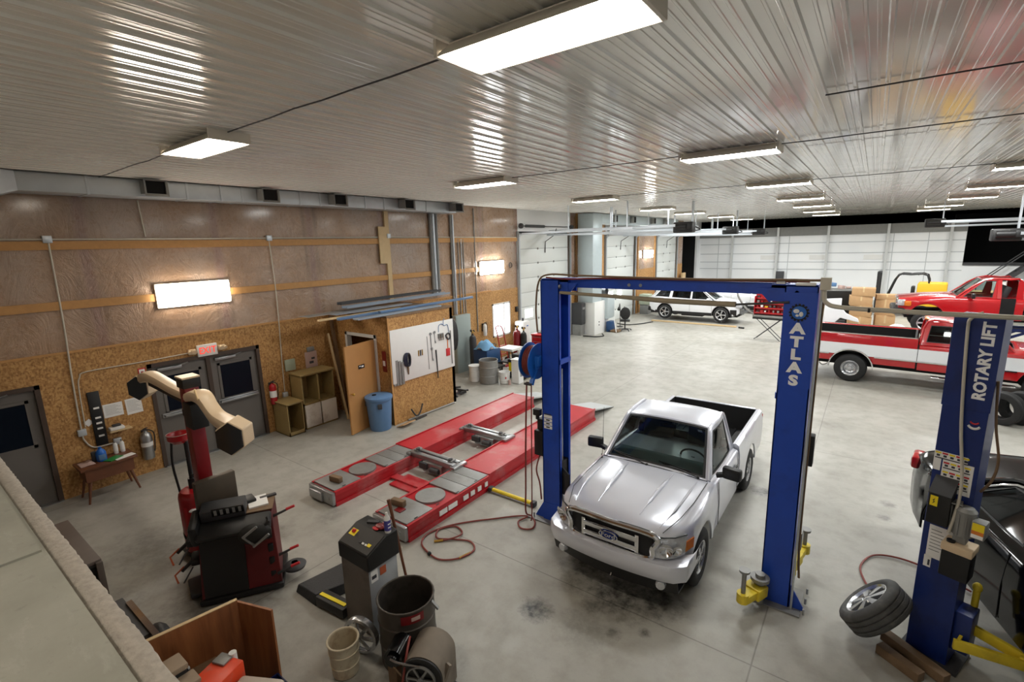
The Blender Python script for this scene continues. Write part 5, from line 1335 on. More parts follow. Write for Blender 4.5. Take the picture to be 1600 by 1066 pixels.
def bundle(ys, z0, z1, label, r=.03, x=None):
    x = x or r+.004
    t = thing('conduit_bundle', label, 'conduit', (WX, ys[0], 0))
    for i, y in enumerate(ys): MB().cyl((x, y-ys[0], z0), (x, y-ys[0], z1), r, n=10).build('pipe', 'galv' if i % 2 else 'grey', t)
bundle((10.72, 10.84, 10.96), 2.68, 5.16, 'row of three thick grey pipes rising behind the shed', .05)
bundle((11.62, 11.72), 1.95, 5.16, 'pair of grey pipes from the electric panel to the duct', .035)
bundle((11.95, 12.1, 12.2), 1.95, 4.4, 'thin pipes rising from the electric panel to the upper girt', .018)
bundle((12.78,), 1.2, 5.4, 'single pale pipe on the wall left of the small bright window', .02)

# ---- exit sign
e = thing('exit_sign', 'lit white EXIT sign with red letters over the double door', 'exit sign', (WX, 4.14, 2.20))
MB().bb((.01, -.19, -.12), (.06, .19, .12), .008).build('housing', 'white', e)
mat('exit_red', S(240, 60, 50), .5, emit=(1, .10, .06, 1), power=.5)
[text_on(e, 'exit_letter', ch, .19, 'exit_red', (.064, yy, -.005), (0, 1, 0), (0, 0, 1), bold=.002, sx=.82) for ch, yy in (('E', -.125), ('X', -.035), ('I', .045), ('T', .12))]
for s in (-1, 1): MB().bb((.01, s*.28-.07, -.05), (.06, s*.28+.07, .06), .01).cyl((.06, s*.26, .02), (.11, s*.26, .0), .045, .05, 14).cyl((.06, s*.34, .02), (.1, s*.34, .0), .03, .035, 12).build('emergency_lamp', 'beige', e)

# ---- things hung on the chipboard
def on_wall(name, label, cat, y, z): return thing(name, label, cat, (WX, y, z))
k = on_wall('key_rack', 'tall narrow black rack with pale slots left of the two sheets', 'rack', 2.21, 1.3)
MB().bb((.0, -.085, -.5), (.035, .085, .5), .006).build('board', 'black', k)
for z in (.2, .02, -.08, -.18, -.32): MB().bb((.03, -.035, z-.015), (.05, .045, z+.015)).build('label_slot', 'paper', k)
def sheet(y, z, w, h, label, tilt=.0, lines=9):
    t = on_wall('paper_sheet', label, 'paper', y, z); t.rotation_euler = (tilt, 0, 0)
    o = MB().bb((-.002, -w/2, -h/2), (.007, w/2, h/2)).build('sheet', 'paper', t)
    m = MB()
    for i in range(lines): m.bb((.0072, -w*.4, h*.36-i*h*.75/lines), (.0085, w*(.15+.25*((i*7) % 3)/2), h*.36-i*h*.75/lines+.004))
    m.build('printed_lines', 'grey', t)
sheet(2.455, 1.39, .29, .25, 'wide printed sheet pinned right of the black rack'); sheet(2.77, 1.38, .25, .30, 'printed sheet pinned nearest the double door, right of the wide sheet', .03)
s = on_wall('wall_shelf', 'small wood shelf on the wall under the pinned sheets', 'shelf', 2.47, 1.04)
MB().bb((.0, -.16, -.02), (.2, .17, .0)).build('board', 'pale_wood', s); MB().prism([(0, 0), (.16, 0), (0, -.1)], .015, (.0, .0, -.02), (PI/2, 0, 0)).build('bracket', 'wood', s)
t = on_wall('desk_phone', 'pale device with a dark top sitting on the small wall shelf', 'phone', 2.44, 1.04)
MB().bb((.03, -.12, .0), (.18, .1, .06), .02).build('base', 'white', t); MB().bb((.05, -.07, .06), (.15, .06, .10), .02).build('handset', 'dark_grey', t)
s = on_wall('tag', 'small square tag on the wall left of the black rack', 'tag', 2.08, 1.26); s.rotation_euler = (.6, 0, 0); MB().bb((0, -.05, -.05), (.012, .05, .05)).build('card', 'paper', s)
def extinguisher(name, y, z, h, r, body, label, parent_x=.12):
    t = thing(name, label, 'fire extinguisher', (WX+parent_x, y, z))
    MB().lathe([(.001, 0), (r*.9, 0), (r, .02), (r, h*.72), (r*.8, h*.82), (r*.3, h*.88), (r*.28, h*.93), (.001, h*.93)], 20).build('cylinder', body, t)
    MB().bb((-.02, -.03, h*.92), (.03, .03, h*.97), .006).bar((.0, 0, h*.98), (.1, .02, h*1.03), .02, .012).bar((.0, 0, h*.95), (.09, .02, h*.93), .02, .012).build('valve_handle', 'dark_grey', t)
    MB().tube([(.0, .03, h*.93), (.03, r+.03, h*.8), (.03, r+.02, h*.4), (.03, r+.0, h*.2)], .011, 6, smooth=4).build('hose', 'cord_black', t)
    MB().lathe([(r+.002, h*.30), (r+.002, h*.58)], 14).build('label_band', 'paper', t) if body != 'steel' else MB().lathe([(r+.003, h*.42), (r+.003, h*.55)], 20).build('label_band', 'white', t)
    MB().bb((-parent_x, -.03, h*.3), (-r+.01, .03, h*.9)).build('hanger', 'dark_grey', t)
    return t
extinguisher('fire_extinguisher', 2.83, .32, .62, .095, 'steel', 'large silver fire extinguisher on the wall left of the double door')
extinguisher('fire_extinguisher', 5.34, .70, .55, .075, 'red', 'red fire extinguisher on the wall right of the double door')
s = on_wall('fire_sign', 'small red and white sign left of the double door, above the sheets', 'sign', 2.985, 1.86)
MB().bb((0, -.06, -.2), (.01, .06, .2)).build('plate', 'red_sign', s); MB().bb((.009, -.045, .0), (.013, .045, .18)).lathe([(.02, 0), (.03, 0)], 12).build('white_panel', 'paper', s); MB().bb((.012, -.02, .05), (.015, .02, .14)).build('pictogram', 'red', s)
s = on_wall('thermostat_box', 'square pale green box on the wall right of the double door', 'box', 5.87, 1.50)
mat('pale_green', S(168, 178, 158), .5)
MB().bb((0, -.13, -.14), (.05, .13, .14), .03).build('cover', 'pale_green', s)
s = on_wall('notice_board', 'pinkish notice with dark marks hung above the open wood hutch', 'notice', 6.43, 1.52)
mat('pinkish', S(186, 158, 150), .7); MB().bb((.0, -.16, -.24), (.02, .16, .2), .02).build('card', 'pinkish', s); MB().bb((.0, -.1, .2), (.05, .1, .32), .03).build('hanging_clip', 'grey', s)
MB().bb((.02, -.06, -.1), (.024, .05, -.04)).bb((.02, .0, .0), (.024, .09, .05)).build('dark_marks', 'ink', s)
# ---- small brown table and what is on it
t = thing('side_table', 'small brown wood table with splayed legs against the left wall', 'table', (-10.62, 2.13, 0))
MB().bb((-.24, -.40, .60), (.26, .40, .64), .006).build('tabletop', 'brown_wood', t); MB().bb((-.2, -.34, .38), (.22, .34, .60)).build('cabinet_box', 'brown_wood', t)
for sx in (-1, 1):
    for sy in (-1, 1): MB().tube([(sx*.16, sy*.28, .40), (sx*.22, sy*.36, .0)], [.028, .016], 8).build('leg', 'brown_wood', t)
def at_table(name, label, cat, x, y): return thing(name, label, cat, (-10.62+x, 2.13+y, .64))
j = at_table('cleaner_jug', 'blue jug with a pale label on the small brown table', 'jug', .02, -.05); MB().lathe([(.001, 0), (.07, 0), (.075, .02), (.075, .15), (.05, .2), (.025, .22), (.025, .25), (.001, .25)], 16).build('body', 'reel_blue', j); MB().bb((.05, -.05, .03), (.078, .05, .13), .01).build('label', 'plastic_blue', j); MB().bb((-.1, -.12, 0), (-.02, -.04, .18), .02).build('second_pack', 'dark_grey', j)
for yy, lb in ((.20, 'white spray can on the table, left of the pair near the extinguisher'), (.30, 'white spray can on the table, right of the pair near the extinguisher')):
    j = at_table('spray_can', lb, 'spray can', -.15, yy); MB().lathe([(.001, 0), (.033, 0), (.035, .01), (.035, .17), (.02, .2), (.001, .2)], 14).build('body', 'white', j); MB().cyl((0, 0, .2), (0, 0, .24), .014, .01, 10).build('cap', 'grey', j); MB().lathe([(.036, .05), (.036, .13)], 14).build('label', 'paper', j)
m = MB(); rows = [[Vector((-.12+.06*i, -.36+.05*j, .005+.05*random.random()*(1 if 0 < i < 4 and 0 < j < 4 else .1))) for i in range(5)] for j in range(5)]; m.grid(rows); o = m.build('rag', 'pinkish', None, thick=.01); o.location = (-10.62, 2.13, .645); tag(o, 'crumpled pinkish rag on the left end of the small brown table', 'rag')
o = MB().box((-10.5, 2.22, .65), (.16, .24, .012), (0, 0, .5)).build('paper_sheet', 'green'); tag(o, 'green card lying on the small brown table', 'paper')
o = MB().box((-10.45, 2.36, .648), (.14, .3, .008), (0, 0, .2)).build('paper_sheet', 'paper'); tag(o, 'white paper lying on the small brown table', 'paper')

# ---- wood hutches right of the double door
mat('hutch_wood', S(150, 128, 82), .6, var=.12, scale=5)
def open_box(m, x0, x1, y0, y1, z0, z1, t=.02, mids=()):
    m.bb((x0, y0, z0), (x0+t, y1, z1)); m.bb((x0, y0, z0), (x1, y0+t, z1)); m.bb((x0, y1-t, z0), (x1, y1, z1)); m.bb((x0, y0, z0), (x1, y1, z0+t)); m.bb((x0, y0, z1-t), (x1, y1, z1))
    for y in mids: m.bb((x0, y-t*.8, z0), (x1, y+t*.8, z1))
h = thing('hutch_cabinet', 'open two-bay wood hutch over whitewashed doors against the left wall', 'cabinet', (-10.95, 6.22, 0))
m = MB(); open_box(m, 0, .5, -.42, .42, .60, 1.30, .025, (0,)); m.bb((0, -.45, 1.3), (.54, .45, 1.33)); m.build('upper_shelf', 'hutch_wood', h)
m = MB(); open_box(m, 0, .52, -.42, .42, 0, .6, .025); m.build('lower_carcass', 'hutch_wood', h)
mat('whitewash', S(226, 219, 211), .6, var=.06, dirt=S(150, 120, 100), dirt_amt=.4)
for s in (-1, 1): MB().bb((.52, s*.215-.20, .04), (.545, s*.215+.20, .585), .004).build('door', 'whitewash', h)
b = thing('wood_box', 'small open wood box cabinet standing left of the hutch', 'cabinet', (-10.95, 5.52, 0))
m = MB(); open_box(m, 0, .62, -.19, .19, 0, .75, .02); m.bb((-.0, -.21, .75), (.64, .21, .77)); m.bb((.60, -.19, 0), (.62, .19, .09)); m.build('carcass', 'hutch_wood', b)
for p, q, r, lb in (((-10.2, 6.78, .0), (-10.9, 6.9, 2.1), .02, 'pale stick leaning beside the shed door'), ((-10.55, 6.99, .0), (-10.9, 7.02, 2.55), .03, 'brown board leaning in the corner between hutch and shed')):
    tag(MB().bar(p, q, r*2, r*3).build('leaning_board', 'pale_wood' if r < .025 else 'old_wood'), lb, 'board')

# ---- plywood shed
SX, SY0, SY1, SZ = -8.85, 7.13, 9.28, 2.60
sh = thing('plywood_shed', 'small chipboard room built against the left wall with an open wood door', 'shed', (0, 0, 0))
m = MB(); m.bb((WX+.04, SY0, 0), (-10.46, SY0+.1, SZ)); m.bb((-9.33, SY0, 0), (SX, SY0+.1, SZ)); m.bb((-10.46, SY0, 2.14), (-9.33, SY0+.1, SZ)); m.bb((SX-.1, SY0, 0), (SX, SY1, SZ)); m.bb((WX+.04, SY1-.1, 0), (SX, SY1, SZ)); m.build('shed_wall', 'osb', sh)
MB().bb((WX+.04, SY0-.03, SZ), (SX+.02, SY1+.02, SZ+.04)).build('roof_deck', 'old_wood', sh)
m = MB().bb((-10.5, SY0-.02, 0), (-10.42, SY0+.11, 2.16)).bb((-9.37, SY0-.02, 0), (-9.29, SY0+.11, 2.16)).bb((-10.5, SY0-.02, 2.08), (-9.29, SY0+.11, 2.16)); m.build('door_frame', 'white', sh)
MB().bb((SX-.004, SY0-.012, 0), (SX+.012, SY0+.03, SZ)).build('corner_strip', 'wood', sh)
dv = (Vector((-9.17, 6.13, 0))-Vector((-9.36, 7.08, 0))); an = math.atan2(dv.y, dv.x)
mat('shed_door_wood', S(178, 130, 78), .5, var=.1, scale=4)
R = Matrix.Rotation(an, 3, 'Z')
def dp(x, y, z): return Vector((-9.36, 7.08, 0))+R @ Vector((x, y, z))
do = MB().box(dp(.47, 0, 1.04), (.95, .04, 2.04), R).build('door', 'shed_door_wood', sh)
MB().cyl(dp(.87, .0, .97), dp(.87, .08, .97), .012, n=10).ball(dp(.87, .09, .97), .034, 12).ball(dp(.87, -.06, .97), .034, 12).build('door_knob', 'brass', do)
MB().box(dp(.48, .023, 1.52), (.2, .006, .09), R).build('door_sign', 'black', do); MB().box(dp(.45, .028, 1.52), (.07, .004, .035), R).box(dp(.53, .028, 1.535), (.05, .004, .02), R).build('sign_letters', 'paper', do)
wb = thing('whiteboard', 'whiteboard with hanging tools on the side of the chipboard shed', 'board', (SX, 8.2, 1.66))
MB().bb((.012, -1.05, -.65), (.03, 1.06, .64), .004).build('panel', 'white', wb)
def hung(name, label, y, z): return thing(name, label, 'tool', (SX+.016, y, z))
def wrench(y, z, L, label, r=.012, m='steel'):
    t = hung('wrench', label, y, z); MB().cyl((.02, 0, 0), (.02, .01, -L), r, n=8).build('shaft', m, t); MB().lathe([(.018, -.012), (.038, -.012), (.038, .012), (.018, .012)], 14, (.02, 0, .02), (0, PI/2, 0), closed=True).build('box_end', m, t); MB().bar((.02, .01, -L), (.02, .02, -L-.06), .05, .02).build('jaw', m, t)
wrench(8.42, 2.0, .34, 'long wrench hanging in the middle of the whiteboard'); wrench(8.56, 2.02, .2, 'short wrench right of the long wrench on the whiteboard', .009); wrench(8.44, 1.62, .24, 'wrench hanging below the long wrench on the whiteboard')
t = hung('pry_bar', 'long dark pry bar hanging past the lower edge of the whiteboard', 8.58, 1.58); MB().cyl((.02, 0, 0), (.02, .03, -.75), .022, .012, 8).build('bar', 'dark_grey', t)
t = hung('thin_rod', 'thin rod hanging left of the wrenches on the whiteboard', 8.30, 1.98); MB().cyl((.015, 0, 0), (.015, .02, -.85), .009, n=6).build('rod', 'dull_steel', t)
t = hung('cord_coil', 'dark blue coiled straps hanging on the whiteboard', 7.58, 1.66)
for i in range(5): MB().tube([(.03+.012*i, .09*math.cos(a)*(1-.1*i)+.01*i, -.13+.16*math.sin(a)) for a in [2*PI*k/16 for k in range(16)]], .014, 6, closed=True).build('loop', 'paint_navy' if i % 2 else 'dark_grey', t)
MB().tube([(.04, .02, -.25), (.04, .03, -.4), (.03, .04, -.5)], [.03, .02, .012], 8).build('hanging_end', 'old_wood', t)
t = hung('grey_panels', 'grey metal strips leaning on the lower left corner of the whiteboard', 7.30, 1.62)
for i in range(4): MB().bb((.012*i, -.12+.075*i, -.66), (.012*i+.01, -.05+.075*i, -.02-.03*i)).build('strip', 'dull_steel', t)
t = hung('c_clamp', 'small brass fittings hanging in the middle of the whiteboard', 8.05, 1.62)
for i in range(3): MB().cyl((.02, -.06+.06*i, .06), (.02, -.06+.06*i, -.08), .016, n=8).build('fitting', 'brass' if i != 1 else 'dark_grey', t)
t = hung('hook_rail', 'grey rack of small hooks upper right on the whiteboard', 8.78, 1.92); MB().bb((0, -.1, -.06), (.03, .1, .06)).build('rail', 'grey', t)
for i in range(4): MB().cyl((.04, -.075+.05*i, .04), (.04, -.075+.05*i, -.12), .01, n=6).build('hook', 'old_wood' if i % 2 else 'grey', t)
t = hung('bent_rod', 'thin blue bent wire rods at the top right of the whiteboard', 8.85, 2.2); MB().tube([(.02, -.14, -.18), (.02, -.12, -.02), (.02, -.02, .02), (.02, .08, -.04), (.02, .2, -.04), (.02, .24, -.3)], .008, 6, smooth=4).tube([(.02, .04, -.02), (.02, .06, .12), (.02, .1, .14)], .008, 6, smooth=3).build('rod', 'plastic_blue', t)
t = hung('red_scraper', 'red scraper with long red handle near the right edge of the whiteboard', 9.02, 1.8); MB().cyl((.02, 0, .05), (.02, 0, -.28), .012, n=8).build('handle', 'lamp_amber', t); MB().bb((.01, -.07, -.46), (.03, .07, -.26), .006).build('blade', 'red_sign', t); MB().tube([(.03, -.06, .1), (.03, .05, .14), (.03, .1, .04), (.03, .02, -.02)], .02, 6, closed=True, smooth=3).build('strap', 'dark_grey', t)
t = hung('squeegee_pole', 'grey pole hanging at the right edge of the whiteboard', 9.14, 2.0); MB().cyl((.02, 0, .0), (.02, .02, -.9), .014, n=8).build('pole', 'grey', t)
t = thing('fire_alarm', 'small red fire sign on the front of the shed beside the door', 'sign', (-9.05, SY0, 1.55)); MB().bb((-.07, -.02, -.25), (.07, 0, .25), .04).build('plate', 'dark_red', t); MB().bb((-.04, -.026, -.1), (.04, -.02, .02)).build('pictogram', 'paper', t)
tc = thing('trash_can', 'round blue-grey trash can with lid in front of the shed corner', 'trash can', (-9.0, 6.83, 0))
MB().lathe([(.001, 0), (.235, 0), (.245, .02), (.29, .70), (.30, .71), (.30, .76), (.285, .76)], 28).build('can', 'plastic_blue', tc)
MB().lathe([(.315, .74), (.32, .76), (.315, .80), (.29, .815), (.08, .83), (.001, .83)], 28).build('lid', 'plastic_blue', tc); MB().lathe([(.001, .84), (.05, .84), (.05, .825)], 14, (-.05, -.08, 0)).build('lid_hole', 'void', tc)
for s in (-1, 1): MB().box((s*.29*math.cos(.6), -.29*math.sin(.6)*1, .62), (.06, .1, .12), (0, 0, -s*.6), .015).build('handle', 'dark_grey', tc)
# steel and trim lengths stacked on the shed roof
RZ = SZ+.04
def roof_piece(p, q, w, h, m, label, name='steel_trim', U=False):
    p = Vector(p); q = Vector(q); b = MB()
    if U:
        d_ = (q-p).normalized(); s_ = Vector((0, 0, 1)).cross(d_).normalized()
        b.bar(p, q, w, .008); b.bar(p+s_*w/2+Vector((0, 0, h/2)), q+s_*w/2+Vector((0, 0, h/2)), .008, h); b.bar(p-s_*w/2+Vector((0, 0, h/2)), q-s_*w/2+Vector((0, 0, h/2)), .008, h)
    else: b.bar(p, q, w, h, bev=.004)
    tag(b.build(name, m), label, 'steel')
mat('steel_blue', S(96, 124, 160), .4, .3); mat('steel_blue_grey', S(140, 152, 166), .4, .3)
roof_piece((-9.0, 6.4, RZ+.02), (-9.05, 9.0, RZ+.02), .2, .04, 'steel_blue_grey', 'grey-blue steel length at the front edge of the shed roof')
roof_piece((-9.35, 6.2, RZ+.03), (-9.55, 10.9, RZ+.03), .1, .06, 'steel_blue', 'longest blue steel length overhanging the far end of the shed roof')
roof_piece((-9.7, 6.3, RZ+.09), (-9.75, 8.6, RZ+.09), .3, .012, 'steel_blue_grey', 'wide pale grey steel sheet lying in the middle of the shed roof')
roof_piece((-10.1, 6.9, RZ+.14), (-10.25, 10.6, RZ+.14), .2, .05, 'steel_blue_grey', 'grey channel on top of the roof stack, front of the two channels', U=True)
roof_piece((-10.45, 7.0, RZ+.2), (-10.6, 10.6, RZ+.2), .16, .06, 'dark_grey', 'dark channel at the back of the roof stack against the wall', U=True)
roof_piece((-10.2, 5.9, RZ+.06), (-10.3, 8.0, RZ+.06), .35, .015, 'dull_steel', 'dull grey sheet sticking out over the shed door end of the roof')
roof_piece((-9.55, 5.85, RZ+.03), (-9.6, 8.2, RZ+.03), .09, .04, 'pale_wood', 'pale board sticking out of the roof stack over the shed door', 'board')
roof_piece((-9.18, 7.2, RZ+.07), (-9.2, 8.3, RZ+.07), .1, .05, 'steel_blue', 'short blue steel length on the front of the shed roof stack')
tag(MB().cyl((-8.79, 7.5, .035), (-8.76, 9.1, .035), .022, n=10).build('pipe_length', 'dull_steel'), 'pipe lying on the floor along the foot of the shed', 'pipe')
tag(MB().box((-8.62, 7.28, .05), (.24, .42, .015), (0, -.35, .1)).build('cardboard_scrap', 'cardboard'), 'flat cardboard scrap leaning at the shed corner by the trash can', 'cardboard')
t = thing('scrap_bracket', 'bent dark metal bracket on the floor against the shed side', 'scrap metal', (-8.74, 7.75, 0)); MB().tube([(0, -.18, .3), (.03, -.06, .1), (.05, .05, .16), (.04, .16, .36)], .02, 6, smooth=3).bar((.05, -.1, .02), (.05, .25, .03), .05, .03).build('bracket', 'dark_grey', t)
t = thing('scrap_pile', 'dark scrap iron on the floor past the far corner of the shed', 'scrap metal', (-9.3, 9.75, 0))
for i in range(6): MB().bar((random.uniform(-.3, .2), random.uniform(-.2, .3), .03+.03*i), (random.uniform(0, .4), random.uniform(-.4, .2), .04+.03*i), .05, .04).build('scrap_piece', 'dark_grey', t)
# electric panel, hose coil
t = thing('electric_panel', 'tall pale grey electric cabinet on the wall past the shed', 'electric cabinet', (WX, 11.85, 0))
mat('grey_green', S(150, 162, 160), .45); MB().bb((.03, -.38, .0), (.22, .34, 1.93), .006).build('cabinet', 'grey_green', t); MB().bb((.22, -.35, .36), (.23, .31, 1.88), .004).build('panel_door', 'grey_green', t); MB().bb((.23, .24, 1.0), (.25, .28, 1.15)).build('latch', 'dark_grey', t)
t = thing('hose_coil', 'dark grey coiled cable hanging on the far edge of the shed', 'hose', (SX-.2, SY1+.02, 1.85))
for i in range(5): MB().tube([(.16*math.cos(a)+.01*i, .04+.03*i, .42*math.sin(a)-.01*i) for a in [2*PI*k/20 for k in range(20)]], .018, 6, closed=True).build('loop', 'dark_grey', t)
MB().tube([(.0, .06, -.42), (.05, .08, -1.0), (.0, .1, -1.6), (.12, .12, -1.78)], .03, 6, smooth=4).build('hanging_cable', 'dark_grey', t)
# ---- welding corner under the bright window
def drum(name, label, cat, x, y, r, h, m, lid=False, taper=1., handle=False, liner=None):
    t = thing(name, label, cat, (x, y, 0))
    pr = [(.001, .01), (r*taper, .01), (r*taper, .02), (r*(taper+(1-taper)*.35), h*.33), (r*(taper+(1-taper)*.35)+.008, h*.345), (r*(taper+(1-taper)*.36), h*.36), (r*(taper+(1-taper)*.7), h*.7), (r*(taper+(1-taper)*.7)+.008, h*.715), (r*(taper+(1-taper)*.72), h*.73), (r, h), (r-.012, h), (r*taper-.014, .03), (.001, .03)]
    MB().lathe(pr, 24).build('body', m, t)
    MB().lathe([(r+.01*math.cos(a), h+.01*math.sin(a)) for a in [2*PI*k/8 for k in range(8)]], 24, closed=True).build('rim', m, t)
    if lid: MB().lathe([(r+.012, h-.02), (r+.012, h+.015), (.001, h+.03)], 24).build('lid', m, t)
    if handle: MB().tube([(r*math.cos(a), -r*.9*math.sin(a), h-.06-.1*math.sin(a)) for a in [PI*k/10 for k in range(11)]], .004, 5).build('bail', 'steel', t)
    if liner: MB().lathe([(.001, h*.86), (r*.9, h*.86)], 20).build('contents', liner, t)
    return t
drum('metal_drum', 'dull galvanised trash drum standing in front of the blue welder', 'drum', -9.25, 11.2, .29, .72, 'dull_steel', liner='dark_grey')
drum('plastic_bucket', 'white bucket half hidden behind the galvanised drum', 'bucket', -9.72, 11.1, .19, .5, 'white', lid=True, taper=.88)
b = drum('plastic_bucket', 'low white bucket with a red mark right of the galvanised drum', 'bucket', -8.79, 11.40, .17, .36, 'white', taper=.88); MB().ball((.12, -.1, .2), .045, 8, (.4, .6, .8)).build('red_mark', 'red_sign', b)
t = thing('tall_bin', 'tall white square bin with faded print in front of the yellow cart', 'bin', (-8.46, 11.62, 0)); m = MB(); m.prism([(-.14, -.13), (.14, -.13), (.14, .13), (-.14, .13)], .74); m.build('bin', 'white', t, bev=.02); MB().box((.145, 0, .58), (.01, .2, .18), None, .03).build('faded_print', 'pinkish', t); MB().bb((.14, -.05, .22), (.146, .05, .36)).build('bar_panel', 'grey', t); MB().box((0, 0, .75), (.3, .3, .03), None, .01).build('rim', 'white', t)
tag(MB().cyl((-8.56, 11.34, 0), (-8.56, 11.34, .14), .045, n=12).build('small_can', 'pinkish'), 'small pale can on the floor at the foot of the white bin', 'can')
t = thing('welder', 'dark blue welding machine on a cart behind the galvanised drum', 'welder', (-9.92, 11.95, 0))

mat('welder_blue', S(28, 66, 110), .4); MB().bb((-.28, -.36, .38), (.3, .34, .86), .02).build('case', 'welder_blue', t); MB().box((.02, .36, .62), (.46, .04, .4), (-.2, 0, 0), .01).build('control_face', 'grey', t); MB().bb((-.34, -.45, .2), (.36, .5, .26)).build('cart_shelf', 'dark_grey', t)
for s in (-1, 1): MB().cyl((s*.3, -.35, .1), (s*.34, -.35, .1), .1, n=18).build('cart_wheel', 'rubber', t); MB().bar((s*.3, .4, 0), (s*.3, .4, .24), .04, .04).build('cart_leg', 'dark_grey', t)
MB().tube([(-.2, .2, .86), (-.2, .25, .98), (.2, .25, .98), (.2, .2, .86)], .016, 6).build('handle', 'dark_grey', t)
text_on(t, 'case_lettering', 'Miller', .13, 'paper', (.305, -.1, .52), (0, 1, 0), (0, 0, 1))
m = MB(); rows = []
for i in range(9):
    r_ = []
    for j in range(9):
        u, v = i/8*2-1, j/8*2-1; q = min(1, (u*u+v*v)/1.2); r_.append(Vector((.26*u, .28*v, .26*(1-q)**.6+.035*math.sin(7*u+3*v)*(1-q)+.03*math.sin(9*v-4*u)*(1-q))))
    rows.append(r_)
m.grid(rows)
mat('cloth_blue', S(110, 160, 200), .7); o = m.build('cloth_bundle', 'cloth_blue', None, thick=.01); o.location = (-9.9, 11.85, .875); tag(o, 'crumpled light blue cloth on top of the blue welder', 'cloth')
def cylinder(x, y, r, h, m, label, hd=True):
    t = thing('gas_cylinder', label, 'gas cylinder', (x, y, 0)); MB().lathe([(.001, 0), (r, 0), (r, h*.84), (r*.8, h*.92), (r*.3, h*.96), (r*.25, h), (.001, h)], 18).build('tank', m, t)
    MB().cyl((0, 0, h), (0, 0, h+.08), .02, n=8).cyl((-.03, 0, h+.06), (.03, 0, h+.06), .03, n=10).build('valve', 'brass', t)
    MB().cyl((.0, .05, h+.07), (0, .07, h+.07), .04, n=12).cyl((.0, -.06, h+.1), (0, -.08, h+.1), .04, n=12).build('gauges', 'dark_grey', t)
cylinder(-10.55, 12.0, .12, 1.3, 'dark_grey', 'dark gas cylinder with gauges left of the blue welder'); cylinder(-9.95, 13.7, .14, 1.25, 'dark_red', 'red gas cylinder behind the green tank'); cylinder(-9.7, 13.75, .11, 1.2, 'cord_black', 'black gas cylinder in front of the bright window')
t = thing('hand_truck', 'red hand truck with a white top leaning under the bright window', 'hand truck', (-10.2, 13.2, 0))
for s in (-1, 1): MB().tube([(.1, s*.18, .05), (-.1, s*.18, 1.1), (-.2, s*.15, 1.35), (-.15, 0, 1.4)], .02, 6, smooth=3).build('rail', 'red', t); MB().cyl((.0, s*.22, .13), (.0, s*.28, .13), .13, n=18).build('wheel', 'rubber', t)
m = MB()
for z in (.4, .7, 1.0): m.bar((.04-.1*z, -.18, z), (.04-.1*z, .18, z), .03, .02)
m.bb((.08, -.2, 0), (.3, .2, .02)); m.build('cross_bars', 'red', t)
t = thing('parts_washer', 'grey cart with a white tray top beside the green tank', 'cart', (-9.55, 12.75, 0)); MB().bb((-.3, -.3, .72), (.3, .3, .80), .01).build('tray', 'white', t); MB().bb((-.26, -.26, .3), (.26, .26, .34)).build('shelf', 'dark_grey', t)
for sx in (-1, 1):
    for sy in (-1, 1): MB().bar((sx*.26, sy*.26, 0), (sx*.26, sy*.26, .72), .03, .03).build('leg', 'dark_grey', t)
t = thing('green_tank', 'round green portable tank with a pale stripe by the white tray cart', 'tank', (-8.98, 12.95, 0)); MB().lathe([(.001, .3), (.17, .3), (.2, .36), (.2, .62), (.15, .72), (.05, .76), (.001, .76)], 20).build('tank', 'green', t); MB().bb((.18, -.04, .36), (.205, .04, .66)).build('stripe', 'white', t); MB().bb((-.2, -.2, 0), (.2, .2, .3), .02).build('base', 'black', t); MB().tube([(-.1, -.15, .7), (-.1, -.1, .86), (-.1, .1, .86), (-.1, .15, .7)], .015, 6, smooth=3).build('handle', 'black', t)
t = thing('yellow_cart', 'yellow and black low cart behind the tall white bin', 'cart', (-8.75, 12.2, 0)); MB().bb((-.34, -.2, .12), (.34, .2, .5), .03).build('body', 'sign_yellow', t); MB().bb((-.36, -.22, .5), (.3, .22, .6), .02).build('top', 'black', t)
for s in (-1, 1): MB().cyl((.26, s*.2, .1), (.26, s*.26, .1), .1, n=18).build('wheel', 'rubber', t); MB().cyl((-.26, s*.2, .1), (-.26, s*.26, .1), .1, n=18).build('wheel', 'rubber', t)
t = thing('pressure_washer', 'dark small machine with white pump on the yellow cart', 'machine', (-8.8, 12.25, .6)); MB().bb((-.22, -.16, 0), (.2, .16, .16), .03).build('housing', 'dark_grey', t); MB().cyl((.0, -.05, .16), (.0, -.05, .3), .06, n=14).cyl((.0, -.05, .3), (.14, -.05, .3), .03, n=10).build('pump', 'white', t)
extinguisher('fire_extinguisher', 13.05, 1.02, .48, .07, 'white', 'white fire extinguisher with black top left of the bright window')
t = thing('water_heater', 'white upright tank cabinet right of the bright window', 'tank', (-10.62, 15.0, 0)); MB().bb((-.25, -.2, .0), (.2, .24, 1.3), .06).build('cabinet', 'white', t); MB().cyl((0, .02, 1.28), (0, .02, 1.4), .04, n=10).build('pipe', 'dark_grey', t); MB().bb((.2, -.02, 1.1), (.21, .08, 1.14)).build('badge', 'reel_blue', t)
t = thing('tool_chest', 'dark red tool chest with drawers left of the blue lift column', 'tool chest', (-9.35, 14.75, 0))
MB().bb((-.32, -.55, .12), (.32, .55, .95), .01).build('case', 'dark_red', t); MB().bb((-.34, -.57, .95), (.34, .57, 1.0), .01).build('top', 'red', t)
